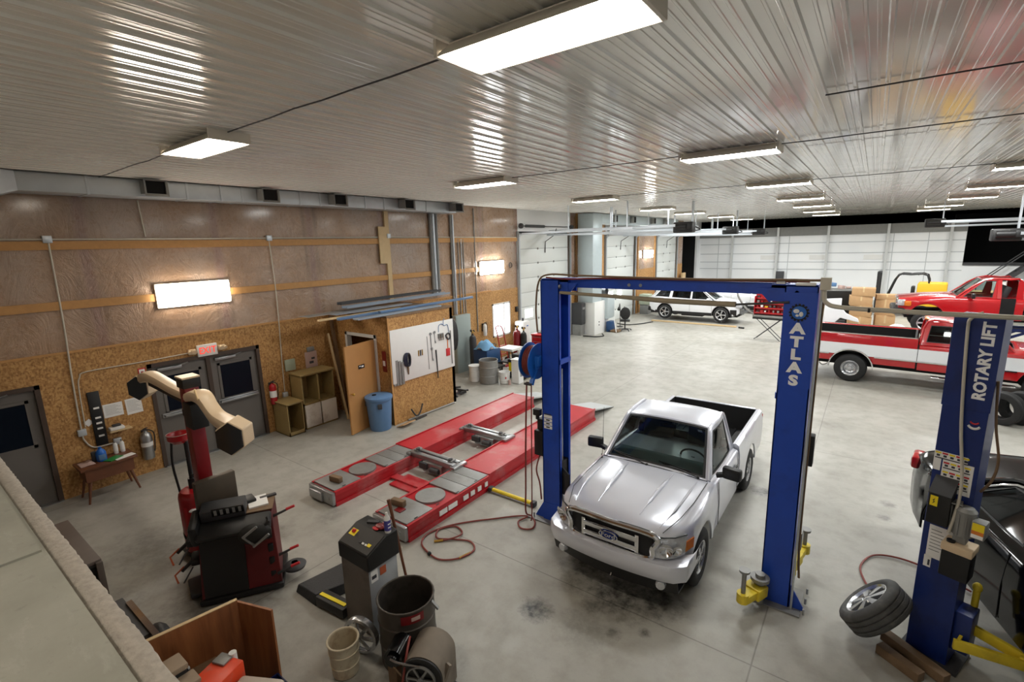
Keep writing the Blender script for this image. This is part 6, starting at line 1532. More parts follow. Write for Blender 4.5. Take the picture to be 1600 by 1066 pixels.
for i, (a, b) in enumerate(((.78, .92), (.6, .76), (.4, .58), (.16, .38))):
    dr = MB().bb((.32, -.52, a), (.335, .52, b), .004).build('drawer', 'red', t); MB().bb((.335, -.4, b-.03), (.35, .4, b-.015)).build('drawer_pull', 'steel', dr)
    de = MB().bb((-.3, -.56, a), (.3, -.548, b), .004).build('drawer', 'red', t); MB().bb((-.25, -.57, b-.03), (.25, -.56, b-.015)).build('drawer_pull', 'steel', de)
for sx in (-1, 1):
    for sy in (-1, 1): MB().cyl((sx*.26-.015, sy*.45, .06), (sx*.26+.015, sy*.45, .06), .06, n=14).build('caster', 'rubber', t)
tag(MB().box((-9.4, 14.6, 1.03), (.4, .3, .06), (0, 0, .2), .01).build('tool_tray', 'grey'), 'grey tray lying on the red tool chest', 'tray')
t = thing('floor_tools', 'dark grinder and small tools on the floor in front of the red chest', 'tool', (-8.55, 13.0, 0)); MB().box((0, 0, .08), (.4, .25, .16), (0, 0, .4), .03).build('grinder', 'dark_grey', t); MB().cyl((.3, .1, .06), (.34, .3, .06), .06, n=12).build('motor', 'grey', t)
t = thing('wall_bell', 'small black box on the chipboard right of the bright window', 'box', (WX, 15.1, 1.72)); MB().bb((0, -.05, -.1), (.08, .05, .1), .01).build('box', 'black', t)
t = thing('wall_fan', 'small dark round fan on the wall right of the light box above the window', 'fan', (WX, 14.75, 3.42)); MB().lathe([(.09, -.02), (.11, 0), (.09, .02)], 18, (.06, 0, 0), (0, PI/2, 0)).build('guard', 'dark_grey', t); MB().bb((0, -.02, -.02), (.06, .02, .02)).build('bracket', 'grey', t)

# ---- furnace with its tall duct, chair and neighbours
t = thing('furnace', 'white furnace cabinet with a grey box on its side between the garage doors', 'furnace', (-10.35, 20.3, 0))
MB().bb((-.5, -.55, .0), (.38, .5, 1.5), .01).build('cabinet', 'white', t); 
mat('galv_pale', S(190, 202, 206), .4, .4, var=.06); MB().bb((-.3, .5, .62), (.52, 1.25, 1.7), .01).build('filter_box', 'galv_pale', t); MB().bb((-.3, .5, 0), (.35, 1.0, .6), .01).build('base_box', 'white', t)
for z in (.42, .56): MB().cyl((.38, -.1, z), (.4, -.1, z), .03, n=10).build('sight_glass', 'ink', t)
MB().lathe([(.16, -.3), (.2, -.3), (.2, .3), (.16, .3)], 22, (-.05, .95, 1.86), (0, PI/2, 0), closed=True).build('blower', 'plate_steel', t)
t = thing('air_duct', 'tall pale vertical duct rising from the white furnace and turning along the ceiling', 'duct', (-10.35, 20.2, 0)); MB().bb((-.45, -.5, 1.5), (.3, .42, 5.44), .006).build('riser', 'galv_pale', t); MB().bb((-.45, .42, 5.0), (.25, 11.2, 5.44), .006).build('duct_run', 'galv_pale', t)
for z in (2.5, 3.6, 4.6): MB().bb((-.46, -.51, z-.02), (.31, .43, z+.02)).build('duct_flange', 'galv_pale', t)
for y in (1.6, 3.8, 6.6, 8.6): v = MB().bb((.24, y-.15, 5.08), (.46, y+.15, 5.4), .02).build('vent_boot', 'dull_steel', t); MB().bb((.455, y-.12, 5.1), (.465, y+.12, 5.38)).build('vent_opening', 'void', v)
t = thing('dark_cabinet', 'dark machine cabinet standing left of the white furnace', 'cabinet', (-10.6, 19.55, 0)); MB().bb((-.35, -.22, .5), (.2, .14, 1.48), .02).build('cabinet', 'dark_grey', t); MB().bb((.2, -.15, 1.2), (.215, .1, 1.3)).build('panel', 'grey', t); MB().bb((-.3, -.2, 0), (.15, .14, .5)).build('stand', 'dull_steel', t)
tag(MB().tube([(-10.3, 19.3, .02), (-10.0, 19.2, .05), (-9.7, 19.35, .03), (-9.5, 19.7, .02), (-9.7, 20.0, .05)], .03, 6, smooth=4).build('floor_hose', 'cord_black'), 'black hose on the floor in front of the white furnace', 'hose')
t = thing('office_chair', 'black rolling office chair in front of the second garage door', 'chair', (-9.25, 21.5, 0), 1.99)
MB().ball((-.2, 0, .86), .27, 14, (.16, .9, 1.1)).build('backrest', 'cord_black', t); MB().box((.02, 0, .5), (.46, .46, .08), None, .035).build('seat', 'cord_black', t); MB().cyl((0, 0, .1), (0, 0, .46), .03, n=10).build('column', 'black', t); MB().bar((-.2, 0, .5), (-.24, 0, .7), .06, .02).build('back_stem', 'black', t)
for k in range(5):
    a = 2*PI*k/5; l = MB().bar((0, 0, .1), (.3*math.cos(a), .3*math.sin(a), .07), .045, .03).build('leg', 'black', t); MB().ball((.3*math.cos(a), .3*math.sin(a), .03), .03, 8).build('caster', 'black', l)
t = thing('push_broom', 'white-handled tool leaning against the furnace side', 'tool', (-9.55, 21.0, 0)); MB().tube([(-.1, .1, .7), (.2, -.25, .03)], .02, 6).build('handle', 'white', t); MB().bb((-.35, -.2, .0), (-.1, .3, .5), .03).build('blue_drum', 'welder_blue', t); MB().box((.0, .0, .06), (.5, .4, .1), None, .02).build('pallet', 'old_wood', t)
t = thing('desk_lamp', 'black jointed lamp arm behind the office chair', 'lamp', (-9.9, 22.4, 0)); MB().tube([(0, 0, 0), (0, 0, .9), (.1, -.3, 1.2), (.15, -.5, 1.05)], .02, 6).build('arm', 'dark_grey', t); MB().cyl((.15, -.5, 1.05), (.2, -.62, .95), .04, .08, 12).build('shade', 'black', t); MB().cyl((0, 0, 0), (0, 0, .03), .15, n=16).build('base', 'black', t)
t = thing('paint_mixer', 'pale green and grey small machine between the far garage doors', 'machine', (-10.5, 27.3, 0)); MB().bb((-.3, -.3, .55), (.3, .3, 1.15), .04).build('head', 'pale_green', t); MB().bb((-.25, -.25, 0), (.25, .25, .55), .02).build('base', 'grey', t)
drum('metal_drum', 'dark drum beside the pale green machine', 'drum', -10.4, 28.2, .25, .8, 'dark_grey')
drum('plastic_bucket', 'grey bucket on the floor left of the white sport utility car', 'bucket', -10.2, 27.9+.75, .2, .45, 'grey')
tag(MB().box((-7.1, 24.85, .03), (4.2, .2, .05), (0, 0, -.03), .004).build('plank', 'pale_wood'), 'long pale plank lying on the floor in front of the white car', 'plank')
tag(MB().tube([(-10.4, 23.2, .02), (-9.8, 23.0, .02), (-9.3, 23.6, .02), (-9.0, 24.5, .02)], .03, 6, smooth=4).build('air_hose', 'cord_black'), 'black cable on the floor by the second garage door', 'hose')
tag(MB().cyl((-4.85, 24.55, .04), (-4.6, 24.5, .04), .04, n=8).build('floor_puck', 'black'), 'small black object on the floor at the right end of the plank', 'object')
# red tool rack on folding stand
t = thing('tool_rack', 'red rack of small tools on a folding stand behind the lift beam', 'tool rack', (-3.25, 22.3, 0), -.12)
MB().bb((-.62, -.16, .92), (.62, .2, 1.02), .02).build('tray', 'dull_steel', t); MB().bb((-.6, .12, 1.0), (.6, .16, 1.92)).bb((-.6, -.1, 1.0), (-.57, .16, 1.8)).bb((.57, -.1, 1.0), (.6, .16, 1.8)).build('back_panel', 'red', t)
for i, z in enumerate((1.14, 1.34, 1.54, 1.74)): 
    MB().bb((-.58, -.1+.03*i, z-.06), (.58, .13, z), .006).build('shelf', 'red', t)
    for q in range(7): MB().bb((-.52+.16*q, -.07+.03*i, z), (-.52+.16*q+random.uniform(.04, .12), .02+.03*i, z+random.uniform(.03, .1)), .005).build('tool', random.choice(['paper', 'dull_steel', 'red', 'yellow', 'dark_grey', 'red']), t)
MB().bb((-.6, -.2, .86), (.6, .22, .92)).build('stand_top', 'black', t)
for y in (-.18, .18): MB().bar((-.5, y, 0), (.45, y, .88), .025, .025).bar((.5, y, 0), (-.45, y, .88), .025, .025).build('folding_legs', 'dark_grey', t)
MB().tube([(-.6, -.1, 1.05), (-.9, -.2, 1.3), (-1.15, -.3, 1.7), (-1.25, -.3, 2.0)], .04, 8, smooth=4).build('flexible_hose', 'dull_steel', t)
# garage door openers under the ceiling
def opener(x, y, z, length, label, sgn=-1):
    t = thing('door_opener', label, 'door opener', (x, y, z))
    m = MB().bb((-.38, -.2, -.2), (.28, .2, .16), .04).cyl((-.3, -.24, 0), (.1, -.24, 0), .1, n=16).bb((.1, -.3, -.1), (.3, -.1, .1), .02); m.build('motor', 'black', t)
    MB().tube([(.25, .2, 0), (.4, .3, -.1), (.1, .35, -.12), (-.3, .28, -.05)], .02, 6, smooth=4).build('chain_loop', 'dark_grey', t)
    MB().bar((0, 0, -.16), (sgn*length, 0, -.10), .09, .07).bar((0, .12, .06), (sgn*length, .12, .08), .05, .05).build('rail', 'galv', t)
    for dx in (.2, sgn*length*.5): MB().bar((dx, .0, -.1), (dx, 0, CZ-z-.01), .05, .03).bar((dx, .14, -.1), (dx, .14, CZ-z-.01), .05, .03).build('hanger', 'galv', t)
    for s in (-1, 1): MB().bar((.05, 1.3*s, .02), (sgn*length*.6, 1.3*s, .0), .06, .08).build('side_track', 'galv', t)
opener(-5.3, 17.3, 4.62, 5.6, 'black garage door motor on a silver rail in front of the first door'); opener(-5.5, 24.9, 4.58, 5.4, 'black garage door motor of the second door, farther back'); opener(-5.55, 32.2, 4.55, 5.4, 'black garage door motor of the third door, farthest back')
opener(2.0, 27.8, 4.62, 10, 'black door motor with silver rails hanging near the right end of the white wall', 1); opener(3.15, 20.6, 4.1, 9, 'black door motor with looped hose hanging above the red pickup', 1)
# ================================================================ NEAR THE CAMERA
# ---- loft edge the photo is taken from
LZ = 3.0
def loft():
    m = MB()
    def edge(x): return .36+.012*math.sin(x*1.7)-.006*(x+4)
    m.bb((-13, -3, LZ-.03), (-1.2, .285, LZ-.0)); o = m.build('floor_loft', 'loft_board'); struct(o)
    m = MB()      # second sheet overlapping at the left, with a step at the seam
    m.bb((-13, -3, LZ), (-2.62, .272, LZ+.010)); struct(m.build('floor_loft_sheet', 'loft_board'))
    rows = []; x = -13.0
    random.seed(3)
    while x < -1.2:
        j = random.uniform(-.002, .003); rows.append([Vector((x, .29, LZ-.16)), Vector((x, .352+j, LZ-.16+j)), Vector((x, .356+j, LZ-.012)), Vector((x, .350+j, LZ-.006+j*.2)), Vector((x, .30, LZ-.004)), Vector((x, .285, LZ-.02))]); x += .02
    mm = MB().grid(rows); mm.add(rows[-1], [tuple(range(6))]); o = mm.build('trim_10', 'board_edge', ang=180); struct(o)
    m = MB().bb((-13, -3, LZ-.2), (-1.25, .28, LZ-.16))
    xx = -12.8
    while xx < -1.3: m.bb((xx, -3, LZ-.16), (xx+.045, .28, LZ-.03)); xx += .6
    for q in (-1.45, -5.0, -9.0): m.bb((q-.07, -.1, 0), (q+.07, .04, LZ-.2))
    struct(m.build('floor_loft_joists', 'wood'))
loft()

# ---- aligner tower with its camera beam
def aligner():
    t = thing('wheel_aligner', 'red wheel aligner tower with a beige camera beam and dark cluttered cabinet', 'wheel aligner', (-6.13, 2.38, 0), -.57)
    # cabinet: local +x faces the camera side, y along its width
    m = MB(); m.add([(-.30, -.40, .08), (.32, -.44, .08), (.32, .44, .08), (-.30, .40, .08), (-.28, -.40, 1.0), (.20, -.40, .96), (.20, .40, .96), (-.28, .40, 1.0)], [(0, 3, 2, 1), (4, 5, 6, 7), (0, 1, 5, 4), (1, 2, 6, 5), (2, 3, 7, 6), (3, 0, 4, 7)]); c = m.build('cabinet', 'dark_red_dull', t, bev=.01)
    MB().bb((-.29, -.41, .995), (.14, .41, 1.01), .004).build('top_shelf', 'old_wood', t)
    MB().bb((-.34, -.46, .02), (.36, .46, .09), .02).build('base', 'black', t)
    for sx in (-1, 1):
        for sy in (-1, 1): MB().cyl((sx*.26-.02, sy*.4, .04), (sx*.26+.02, sy*.4, .04), .04, n=12).build('caster', 'rubber', t)
    MB().grid([[Vector((.325-.115*v, -.40+.47*u, .1+.80*v)) for v in (0, 1)] for u in (0, 1)]).build('door_panel', 'black', c, thick=.012)
    # printer drawer, keyboard ledge, monitor
    MB().box((.10, -.12, 1.1), (.2, .48, .16), (0, .25, 0), .015).build('printer', 'dark_grey', t); MB().box((.205, -.06, 1.12), (.012, .34, .1), (0, .25, 0)).build('printer_face', 'black_gloss', t)
    for i in range(5): MB().box((.216, -.19+.065*i, 1.12), (.008, .03, .07), (0, .25, 0)).build('printer_key', 'grey', t)
    MB().box((.27, .0, .93), (.24, .80, .07), (0, .5, 0), .03).build('keyboard_ledge', 'black', t)
    MB().box((.16, -.42, .95), (.34, .1, .3), (0, .3, 0), .04).build('side_cheek', 'black', t)
    mo = MB().box((-.10, -.22, 1.27), (.10, .46, .38), (0, 0, .55), .015).box((-.15, -.24, 1.27), (.08, .3, .28), (0, 0, .55), .03).build('monitor', 'old_monitor', t); MB().bb((-.16, -.3, 1.0), (-.06, -.16, 1.1), .01).build('monitor_foot', 'dark_grey', mo)
    tl = MB().ball((.37, .22, .84), .17, 14, (.5, 1.1, .75)).build('wheel_clamp', 'dull_black', t); MB().bar((.46, .10, .86), (.44, .26, .96), .025, .025).bar((.46, .20, .72), (.45, .38, .84), .025, .025).bar((.44, .1, .86), (.45, .22, .72), .02, .02).build('clamp_jaws', 'dull_steel', tl)
    MB().tube([(.3, .36, .98), (.36, .38, .96), (.38, .30, .9)], .02, 6, smooth=3).build('clamp_strap', 'black', tl)
    MB().box((-.1, .22, 1.02), (.3, .22, .02), (0, 0, .2)).build('paper_pad', 'paper', t); MB().box((-.16, .1, 1.04), (.2, .16, .06), (0, 0, .4), .02).build('hand_remote', 'black', t); MB().box((-.2, .33, 1.02), (.06, .2, .03), (0, 0, .3), .01).build('hand_tool', 'dark_grey', t)
    # holders on both sides with red-tipped rods
    for y, x, z in ((-.44, .1, .78), (-.44, .05, .5)):
        h = MB().box((x, y-.06, z), (.16, .1, .1), (0, .3, 0), .02).bar((x, y-.1, z-.02), (x+.02, y-.22, z-.12), .04, .03).build('clamp_holder', 'black', t)
        MB().tube([(x, y-.2, z-.08), (x+.02, y-.30, z-.16), (x+.08, y-.26, z-.24)], .011, 6).build('holder_hook', 'orange_dull', h); MB().tube([(x+.1, y-.08, z-.05), (x+.16, y-.18, z-.2)], .009, 6).build('holder_rod', 'dark_grey', h)
    for z, x in ((.92, .1), (.42, .2), (.24, .3)): MB().tube([(x, .40, z-.04), (x+.02, .5, z), (x+.03, .6, z+.04)], [.02, .016, .014], 8).build('turn_handle', 'dark_grey' , t); MB().tube([(x+.026, .56, z+.03), (x+.032, .66, z+.06)], .018, 8).build('handle_grip', 'red_sign', t)
    for z in (.72, .55, .38, .2): MB().box((.24+.08*(.72-z), .35, z), (.05, .06, .1), (0, .2, .2), .01).build('side_latch', 'black', t)
    MB().lathe([(.04, 0), (.13, .02), (.14, .05), (.1, .08), (.04, .09)], 20, (.12, .58, .1)).build('turn_table', 'dark_grey', t)
    MB().box((-.05, -.52, .06), (.4, .26, .06), (0, 0, .3), .02).build('foot_plate', 'dark_grey', t)
    # post behind the cabinet
    R3 = Matrix.Rotation(.57, 3, 'Z')
    def L(x, y, z): return R3 @ Vector((x+6.13, y-2.38, z))
    MB().box(L(-6.72, 2.27, 1.33), (.17, .16, 2.62), R3, .006).build('post', 'dark_red', t)
    MB().box(L(-6.72, 2.27, 2.61), (.21, .19, .12), R3, .004).build('post_collar', 'black', t); MB().box(L(-6.72, 2.27, 2.68), (.22, .2, .02), R3).build('post_cap', 'beige', t)
    MB().box(L(-6.58, 2.25, 2.22), (.24, .18, .32), R3, .01).build('carriage', 'black', t); MB().box(L(-6.72, 2.27, 2.22), (.18, .17, .08), R3).build('post_band', 'black', t)
    # beam: beige covers sweeping out to both camera pods
    def sweep(pts, ws, name):
        rows = []
        P = smooth_path(pts, 6); n = len(P)
        for i, p in enumerate(P):
            k = i/(n-1)*(len(ws)-1); a = int(min(k, len(ws)-2)); f = k-a; w = ws[a][0]*(1-f)+ws[a+1][0]*f; h = ws[a][1]*(1-f)+ws[a+1][1]*f
            d = (P[min(i+1, n-1)]-P[max(i-1, 0)]).normalized(); s = Vector((0, 0, 1)).cross(d).normalized(); u = d.cross(s)
            rows.append([L(*(p+s*(w*math.cos(q))*(1.12 if abs(math.cos(q)) < .9 else 1)+u*(h*math.sin(q))*(1.12 if abs(math.sin(q)) < .9 else 1))) for q in [2*PI*j/12+.26 for j in range(12)]])
        m = MB().grid(rows, closed=True); m.add(rows[0], [tuple(range(12))]); m.add(rows[-1], [tuple(range(12))])
        return m.build(name, 'beige', t)
    sweep([(-6.64, 2.24, 2.44), (-6.4, 2.24, 2.50), (-6.22, 2.24, 2.49), (-6.08, 2.23, 2.42), (-5.85, 2.21, 2.34), (-5.55, 2.19, 2.33), (-5.3, 2.17, 2.34)], [(.08, .06), (.1, .07), (.1, .075), (.09, .075), (.09, .075), (.1, .075), (.12, .09)], 'beam_cover')
    sweep([(-6.8, 2.28, 2.42), (-7.3, 2.3, 2.42), (-7.8, 2.32, 2.44), (-8.2, 2.32, 2.46), (-8.45, 2.32, 2.40), (-8.6, 2.32, 2.3)], [(.08, .06), (.085, .065), (.085, .07), (.095, .075), (.1, .08), (.1, .09)], 'beam_cover')
    MB().bar(L(-6.62, 2.3, 2.34), L(-8.3, 2.36, 2.36), .12, .1).build('beam_underside', 'black', t)
    for x, y, z, s in ((-5.24, 2.10, 2.27, 1), (-8.5, 2.26, 2.26, -1)):
        hx = []
        for q in range(6): hx.append((.165*math.cos(PI/3*q+PI/6), .19*math.sin(PI/3*q+PI/6)))
        Rp = Matrix(((.78, .0, .62), (.62, 0, -.78), (0, 1, 0)))
        # local z of the prism looks outwards (towards +x -y)
        pod = MB().prism(hx, .22, L(x-.12, y+.13, z), R3 @ Rp).build('camera_pod', 'beige', t, bev=.012); MB().prism([(a*.93, b*.93) for a, b in hx], .016, L(x-.12+.22*.62, y+.13-.22*.78, z), R3 @ Rp).build('camera_window', 'black_gloss', pod)
    MB().tube([L(-6.35, 2.2, 2.585), L(-6.22, 2.16, 2.575), L(-6.12, 2.14, 2.52)], .012, 6).build('beam_trim', 'pale_wood', t)
    return t
mat('dark_red_dull', S(96, 14, 18), .6, var=.35, scale=3, dirt=S(30, 22, 20), dirt_amt=.7, dirt_scale=2.2)
mat('old_monitor', S(78, 68, 56), .6, var=.15); mat('dull_black', S(34, 33, 31), .7, var=.3, scale=14); mat('orange_dull', S(176, 84, 48), .5)
aligner()
# ---- oil drainer behind the cabinet
t = thing('oil_drainer', 'red waste oil drainer with raised bowl left of the aligner post', 'oil drainer', (-7.27, 2.32, 0))
MB().lathe([(.001, .12), (.19, .12), (.2, .15), (.2, .9), (.19, .95), (.16, .985), (.06, 1.0), (.001, 1.0)], 24).build('tank', 'red', t); MB().lathe([(.203, .52), (.203, .8)], 12).build('tank_label', 'red_sign', t); MB().ball((.17, -.1, .76), .06, 10, (.5, 1, .4)).build('label_oval', 'paper', t)
MB().cyl((-.02, .0, .98), (-.02, 0, 1.68), .028, n=12).cyl((-.02, 0, .98), (-.02, 0, 1.14), .05, n=14).build('tube', 'black', t); MB().cyl((.03, 0, 1.2), (.07, 0, 1.2), .025, n=10).build('valve', 'black', t)
MB().lathe([(.02, 1.64), (.08, 1.66), (.135, 1.72), (.14, 1.79), (.13, 1.79), (.12, 1.74), (.07, 1.69), (.02, 1.68)], 24, (-.08, -.05, 0)).build('bowl', 'red', t); MB().lathe([(.135, 1.79), (.146, 1.795), (.135, 1.8)], 24, (-.08, -.05, 0)).build('bowl_rim', 'pinkish', t)
MB().tube([(-.19, -.11, 1.68), (-.26, -.12, 1.3), (-.28, -.08, .8), (-.16, -.14, .45), (.02, -.2, .36), (.12, -.16, .3)], .016, 8, smooth=5).build('drain_hose', 'cord_black', t)
MB().bb((-.22, -.2, .06), (.22, .2, .12), .01).build('base', 'black', t)
for s in (-1, 1): MB().cyl((s*.2, -.12, .06), (s*.24, -.12, .06), .06, n=14).cyl((s*.2, .12, .06), (s*.24, .12, .06), .06, n=14).build('wheel', 'rubber', t)

# ---- tyre changer console with black ramp
t = thing('lift_console', 'grey upright control console with a black sloping top beside the metal drum', 'console', (-4.22, 2.91, 0), 0)
mat('console_front', S(112, 104, 98), .5, .2, var=.15, dirt=S(70, 62, 54), dirt_amt=.5); mat('console_side', S(168, 172, 178), .45, .2, var=.08)
MB().bb((-.245, -.19, .0), (.225, .19, .82), .006).build('cabinet', 'console_side', t); MB().bb((-.25, -.198, .0), (.228, -.19, .815), .003).build('front_panel', 'console_front', t)
m = MB(); P = [(-.27, -.21, .82), (.25, -.21, .82), (.25, .21, .82), (-.27, .21, .82), (-.27, -.21, 1.0), (.25, -.21, 1.0), (.25, .05, 1.12), (-.27, .05, 1.12), (-.27, .21, 1.12), (.25, .21, 1.12)]
m.add(P, [(0, 3, 2, 1), (0, 1, 5, 4), (4, 5, 6, 7), (7, 6, 9, 8), (1, 2, 9, 6, 5), (3, 0, 4, 7, 8), (2, 3, 8, 9)]); hd = m.build('console_head', 'black', t, bev=.012)
mat('console_face', S(52, 50, 48), .6, var=.2); MB().grid([[Vector((-.255+.49*u, -.195+.235*v, 1.012+.108*v)) for v in (0, 1)] for u in (0, 1)]).build('control_face', 'console_face', hd, thick=.004)
sl = .42
MB().lathe([(.001, .03), (.022, .03), (.025, .0)], 14, (-.17, -.06, 1.075), (-.42, 0, 0)).build('start_knob', 'red_sign', hd); MB().box((-.17, -.06, 1.075), (.1, .08, .008), (sl, 0, 0)).build('knob_plate', 'sign_yellow', hd); MB().box((.16, -.11, 1.055), (.05, .035, .01), (sl, 0, 0)).build('yellow_label', 'sign_yellow', hd)
for i in range(3): MB().box((.02+.05*i, -.12, 1.053), (.03, .02, .012), (sl, 0, 0)).build('push_button', 'paper' if i else 'dark_grey', hd)
MB().bb((.226, -.17, .66), (.23, -.08, .80)).build('warning_label', 'paper', t); MB().bb((.2265, -.05, .69), (.231, .03, .78)).build('orange_label', 'orange_dull', t); MB().bb((.2305, -.16, .70), (.232, -.1, .74)).build('label_print', 'ink', t)
t = thing('spray_can', 'white and blue spray can standing on the console top', 'spray can', (-4.01, 3.02, 1.12)); MB().lathe([(.001, 0), (.033, 0), (.035, .01), (.035, .17), (.02, .195), (.001, .195)], 16).build('body', 'white', t)
mat('violet_blue', S(74, 72, 150), .4); MB().lathe([(.0365, .03), (.0365, .15)], 16).build('label', 'violet_blue', t); MB().cyl((0, 0, .195), (0, 0, .235), .02, .012, 12).build('cap', 'white', t)
for z in (.07, .11): MB().box((.037, -.004, z), (.004, .035, .012)).build('label_stripe', 'paper', t)
t = thing('rag', 'small dark red rags lying on the console top', 'rag', (-4.14, 3.02, 1.12)); MB().ball((0, 0, .02), .06, 8, (1.2, .8, .45)).ball((.02, .06, .03), .05, 8, (.8, 1.1, .6)).build('cloth', 'dark_red', t); MB().ball((-.02, -.05, .015), .035, 8, (1.4, .7, .4)).build('fold', 'red_sign', t)
tag(MB().box((-4.3, 3.05, 1.13), (.14, .05, .02), (0, 0, .5), .006).build('air_chuck', 'dark_grey'), 'small dark tool lying at the back left of the console top', 'tool')
tag(MB().tube([(-3.82, 3.16, .02), (-3.98, 3.16, .7), (-4.1, 3.16, 1.25), (-4.14, 3.16, 1.4)], [.016, .016, .018, .022], 8).build('pry_bar', 'brown_wood'), 'long dark bar leaning upright behind the console', 'tool')
t = thing('wheel_ramp', 'black ribbed ramp plate with a yellow-striped arm left of the console', 'ramp', (-5.03, 2.98, 0))
mat('tread_black', S(44, 44, 46), .6, var=.5, scale=60, bump=.6)
m = MB(); m.add([(-.38, -.36, .0), (.06, -.36, .0), (.30, .42, 0), (-.24, .36, 0), (-.36, -.33, .10), (.03, -.33, .13), (.28, .40, .13), (-.22, .34, .12)], [(0, 3, 2, 1), (4, 5, 6, 7), (0, 1, 5, 4), (1, 2, 6, 5), (2, 3, 7, 6), (3, 0, 4, 7)]); m.build('ramp_plate', 'tread_black', t, bev=.01)
MB().bar((.06, -.28, .08), (.53, -.23, .08), .16, .12, bev=.01).build('arm', 'black', t); MB().bar((.08, -.29, .145), (.50, -.24, .145), .045, .008).build('arm_stripe', 'sign_yellow', t)
# ---- metal drum, bucket, wheel cover, blower
mat('drum_steel', S(84, 78, 72), .5, .5, var=.3, dirt=S(40, 34, 30), dirt_amt=.6)
b = drum('metal_drum', 'open dark steel drum in the foreground beside the console', 'drum', -3.53, 2.81, .285, .70, 'drum_steel')
MB().grid([[Vector((.290*math.cos(a), .290*math.sin(a), z)) for z in (.58, .67)] for a in [-.9+.1*k for k in range(9)]]).build('red_band', 'dark_red', b, thick=.003); MB().grid([[Vector((.296*math.cos(a), .296*math.sin(a), z)) for z in (.61, .65)] for a in [-.55+.1*k for k in range(4)]]).build('white_mark', 'pinkish', b, thick=.003)
MB().bar((.27, .1, .68), (.33, .13, .6), .03, .02).build('lug', 'dull_steel', b)
mat('stained_white', S(206, 196, 172), .5, var=.1, dirt=S(140, 100, 60), dirt_amt=.6, dirt_scale=6)
b = drum('plastic_bucket', 'stained cream plastic bucket in the foreground left of the silver wheel cover', 'bucket', -3.90, 2.29, .150, .37, 'stained_white', taper=.86); MB().lathe([(.001, .03), (.12, .03)], 18).build('dried_residue', 'old_wood', b)
t = thing('wheel_cover', 'chrome spoked wheel cover standing on edge between bucket and console', 'wheel cover', (-3.945, 2.52, .215))
rot = Matrix.Rotation(PI/2, 3, 'X') 
q = Matrix.Rotation(.3, 3, 'Z') @ rot
m = MB().lathe([(.155, .0), (.17, .028), (.2, .022), (.205, .0), (.2, -.04), (.19, -.04)], 36, (0, 0, 0), q)
for k in range(7):
    a = 2*PI*k/7
    m.bar(q @ Vector((.03*math.cos(a), .03*math.sin(a), .03)), q @ Vector((.165*math.cos(a), .165*math.sin(a), .018)), .042, .016, up=q @ Vector((0, 0, 1)), bev=.004)
m.lathe([(.001, .04), (.03, .038), (.045, .03), (.05, .015)], 20, (0, 0, 0), q); m.build('cover', 'alloy', t)
t = thing('blower', 'old belt-driven blower with spoked pulley standing in front of the drum', 'blower', (-3.0, 2.56, 0), 0)
A = Vector((.42, -.90, 0)).normalized(); Q = Matrix((Vector((-A.y, A.x, 0)), Vector((0, 0, 1)), A)).transposed()
mat('dusty_metal', S(120, 110, 98), .75, .1, var=.2, dirt=S(74, 60, 50), dirt_amt=.5)
pr = [(-.2, .0), (.2, .0)]+[(.2*math.cos(a), .34+.2*math.sin(a)) for a in [PI*k/14 for k in range(15)]]
MB().prism(pr, .36, tuple(A*-.26), Q).build('housing', 'dusty_metal', t); MB().prism([(x*.97, .02+y*.95) for x, y in pr], .02, tuple(A*.10), Q).build('end_plate', 'black', t)
c0 = A*.135+Vector((0, 0, .33)); m = MB().lathe([(.128, -.012), (.14, -.012), (.14, .012), (.128, .012)], 32, c0, Q, closed=True)
for k in range(6): a = 2*PI*k/6; m.bar(c0, c0+Q @ Vector((.13*math.cos(a), .13*math.sin(a), 0)), .02, .016, up=A)
m.cyl(c0-A*.04, c0+A*.03, .03, n=14); m.build('pulley', 'dull_steel', t)
mc = Vector((-.30, -.08, .42)); MB().cyl(mc-A*.14, mc+A*.1, .09, n=20).cyl(mc+A*.1, mc+A*.14, .06, n=16).build('motor', 'black_gloss', t); MB().bar(mc+Vector((0, 0, -.4)), mc+Vector((0, 0, -.05)), .16, .12).build('motor_stand', 'old_wood', t)
MB().tube([mc+A*.15+Vector((0, 0, .04)), mc+A*.16+Vector((.1, .02, .05)), c0+A*.0+Vector((0, 0, .14))], .009, 6, smooth=4).build('handle_rod', 'steel', t)
MB().tube([mc+A*.13+Vector((.02, 0, -.05)), c0+Vector((-.06, -.03, -.12))], .008, 6).build('belt', 'old_wood', t)
MB().tube([(-.2, .0, .56), (-.12, -.12, .5), (-.08, -.22, .3), (-.12, -.26, .08), (-.3, -.2, .02), (-.42, -.05, .1)], .011, 6, smooth=5).build('power_cord', 'hose_red', t)
MB().bb((-.34, -.24, 0), (.22, .26, .03), .01).build('base', 'dark_grey', t); MB().bar((.16, -.1, .0), (.2, .1, .4), .05, .03).build('frame_leg', 'dusty_metal', t)

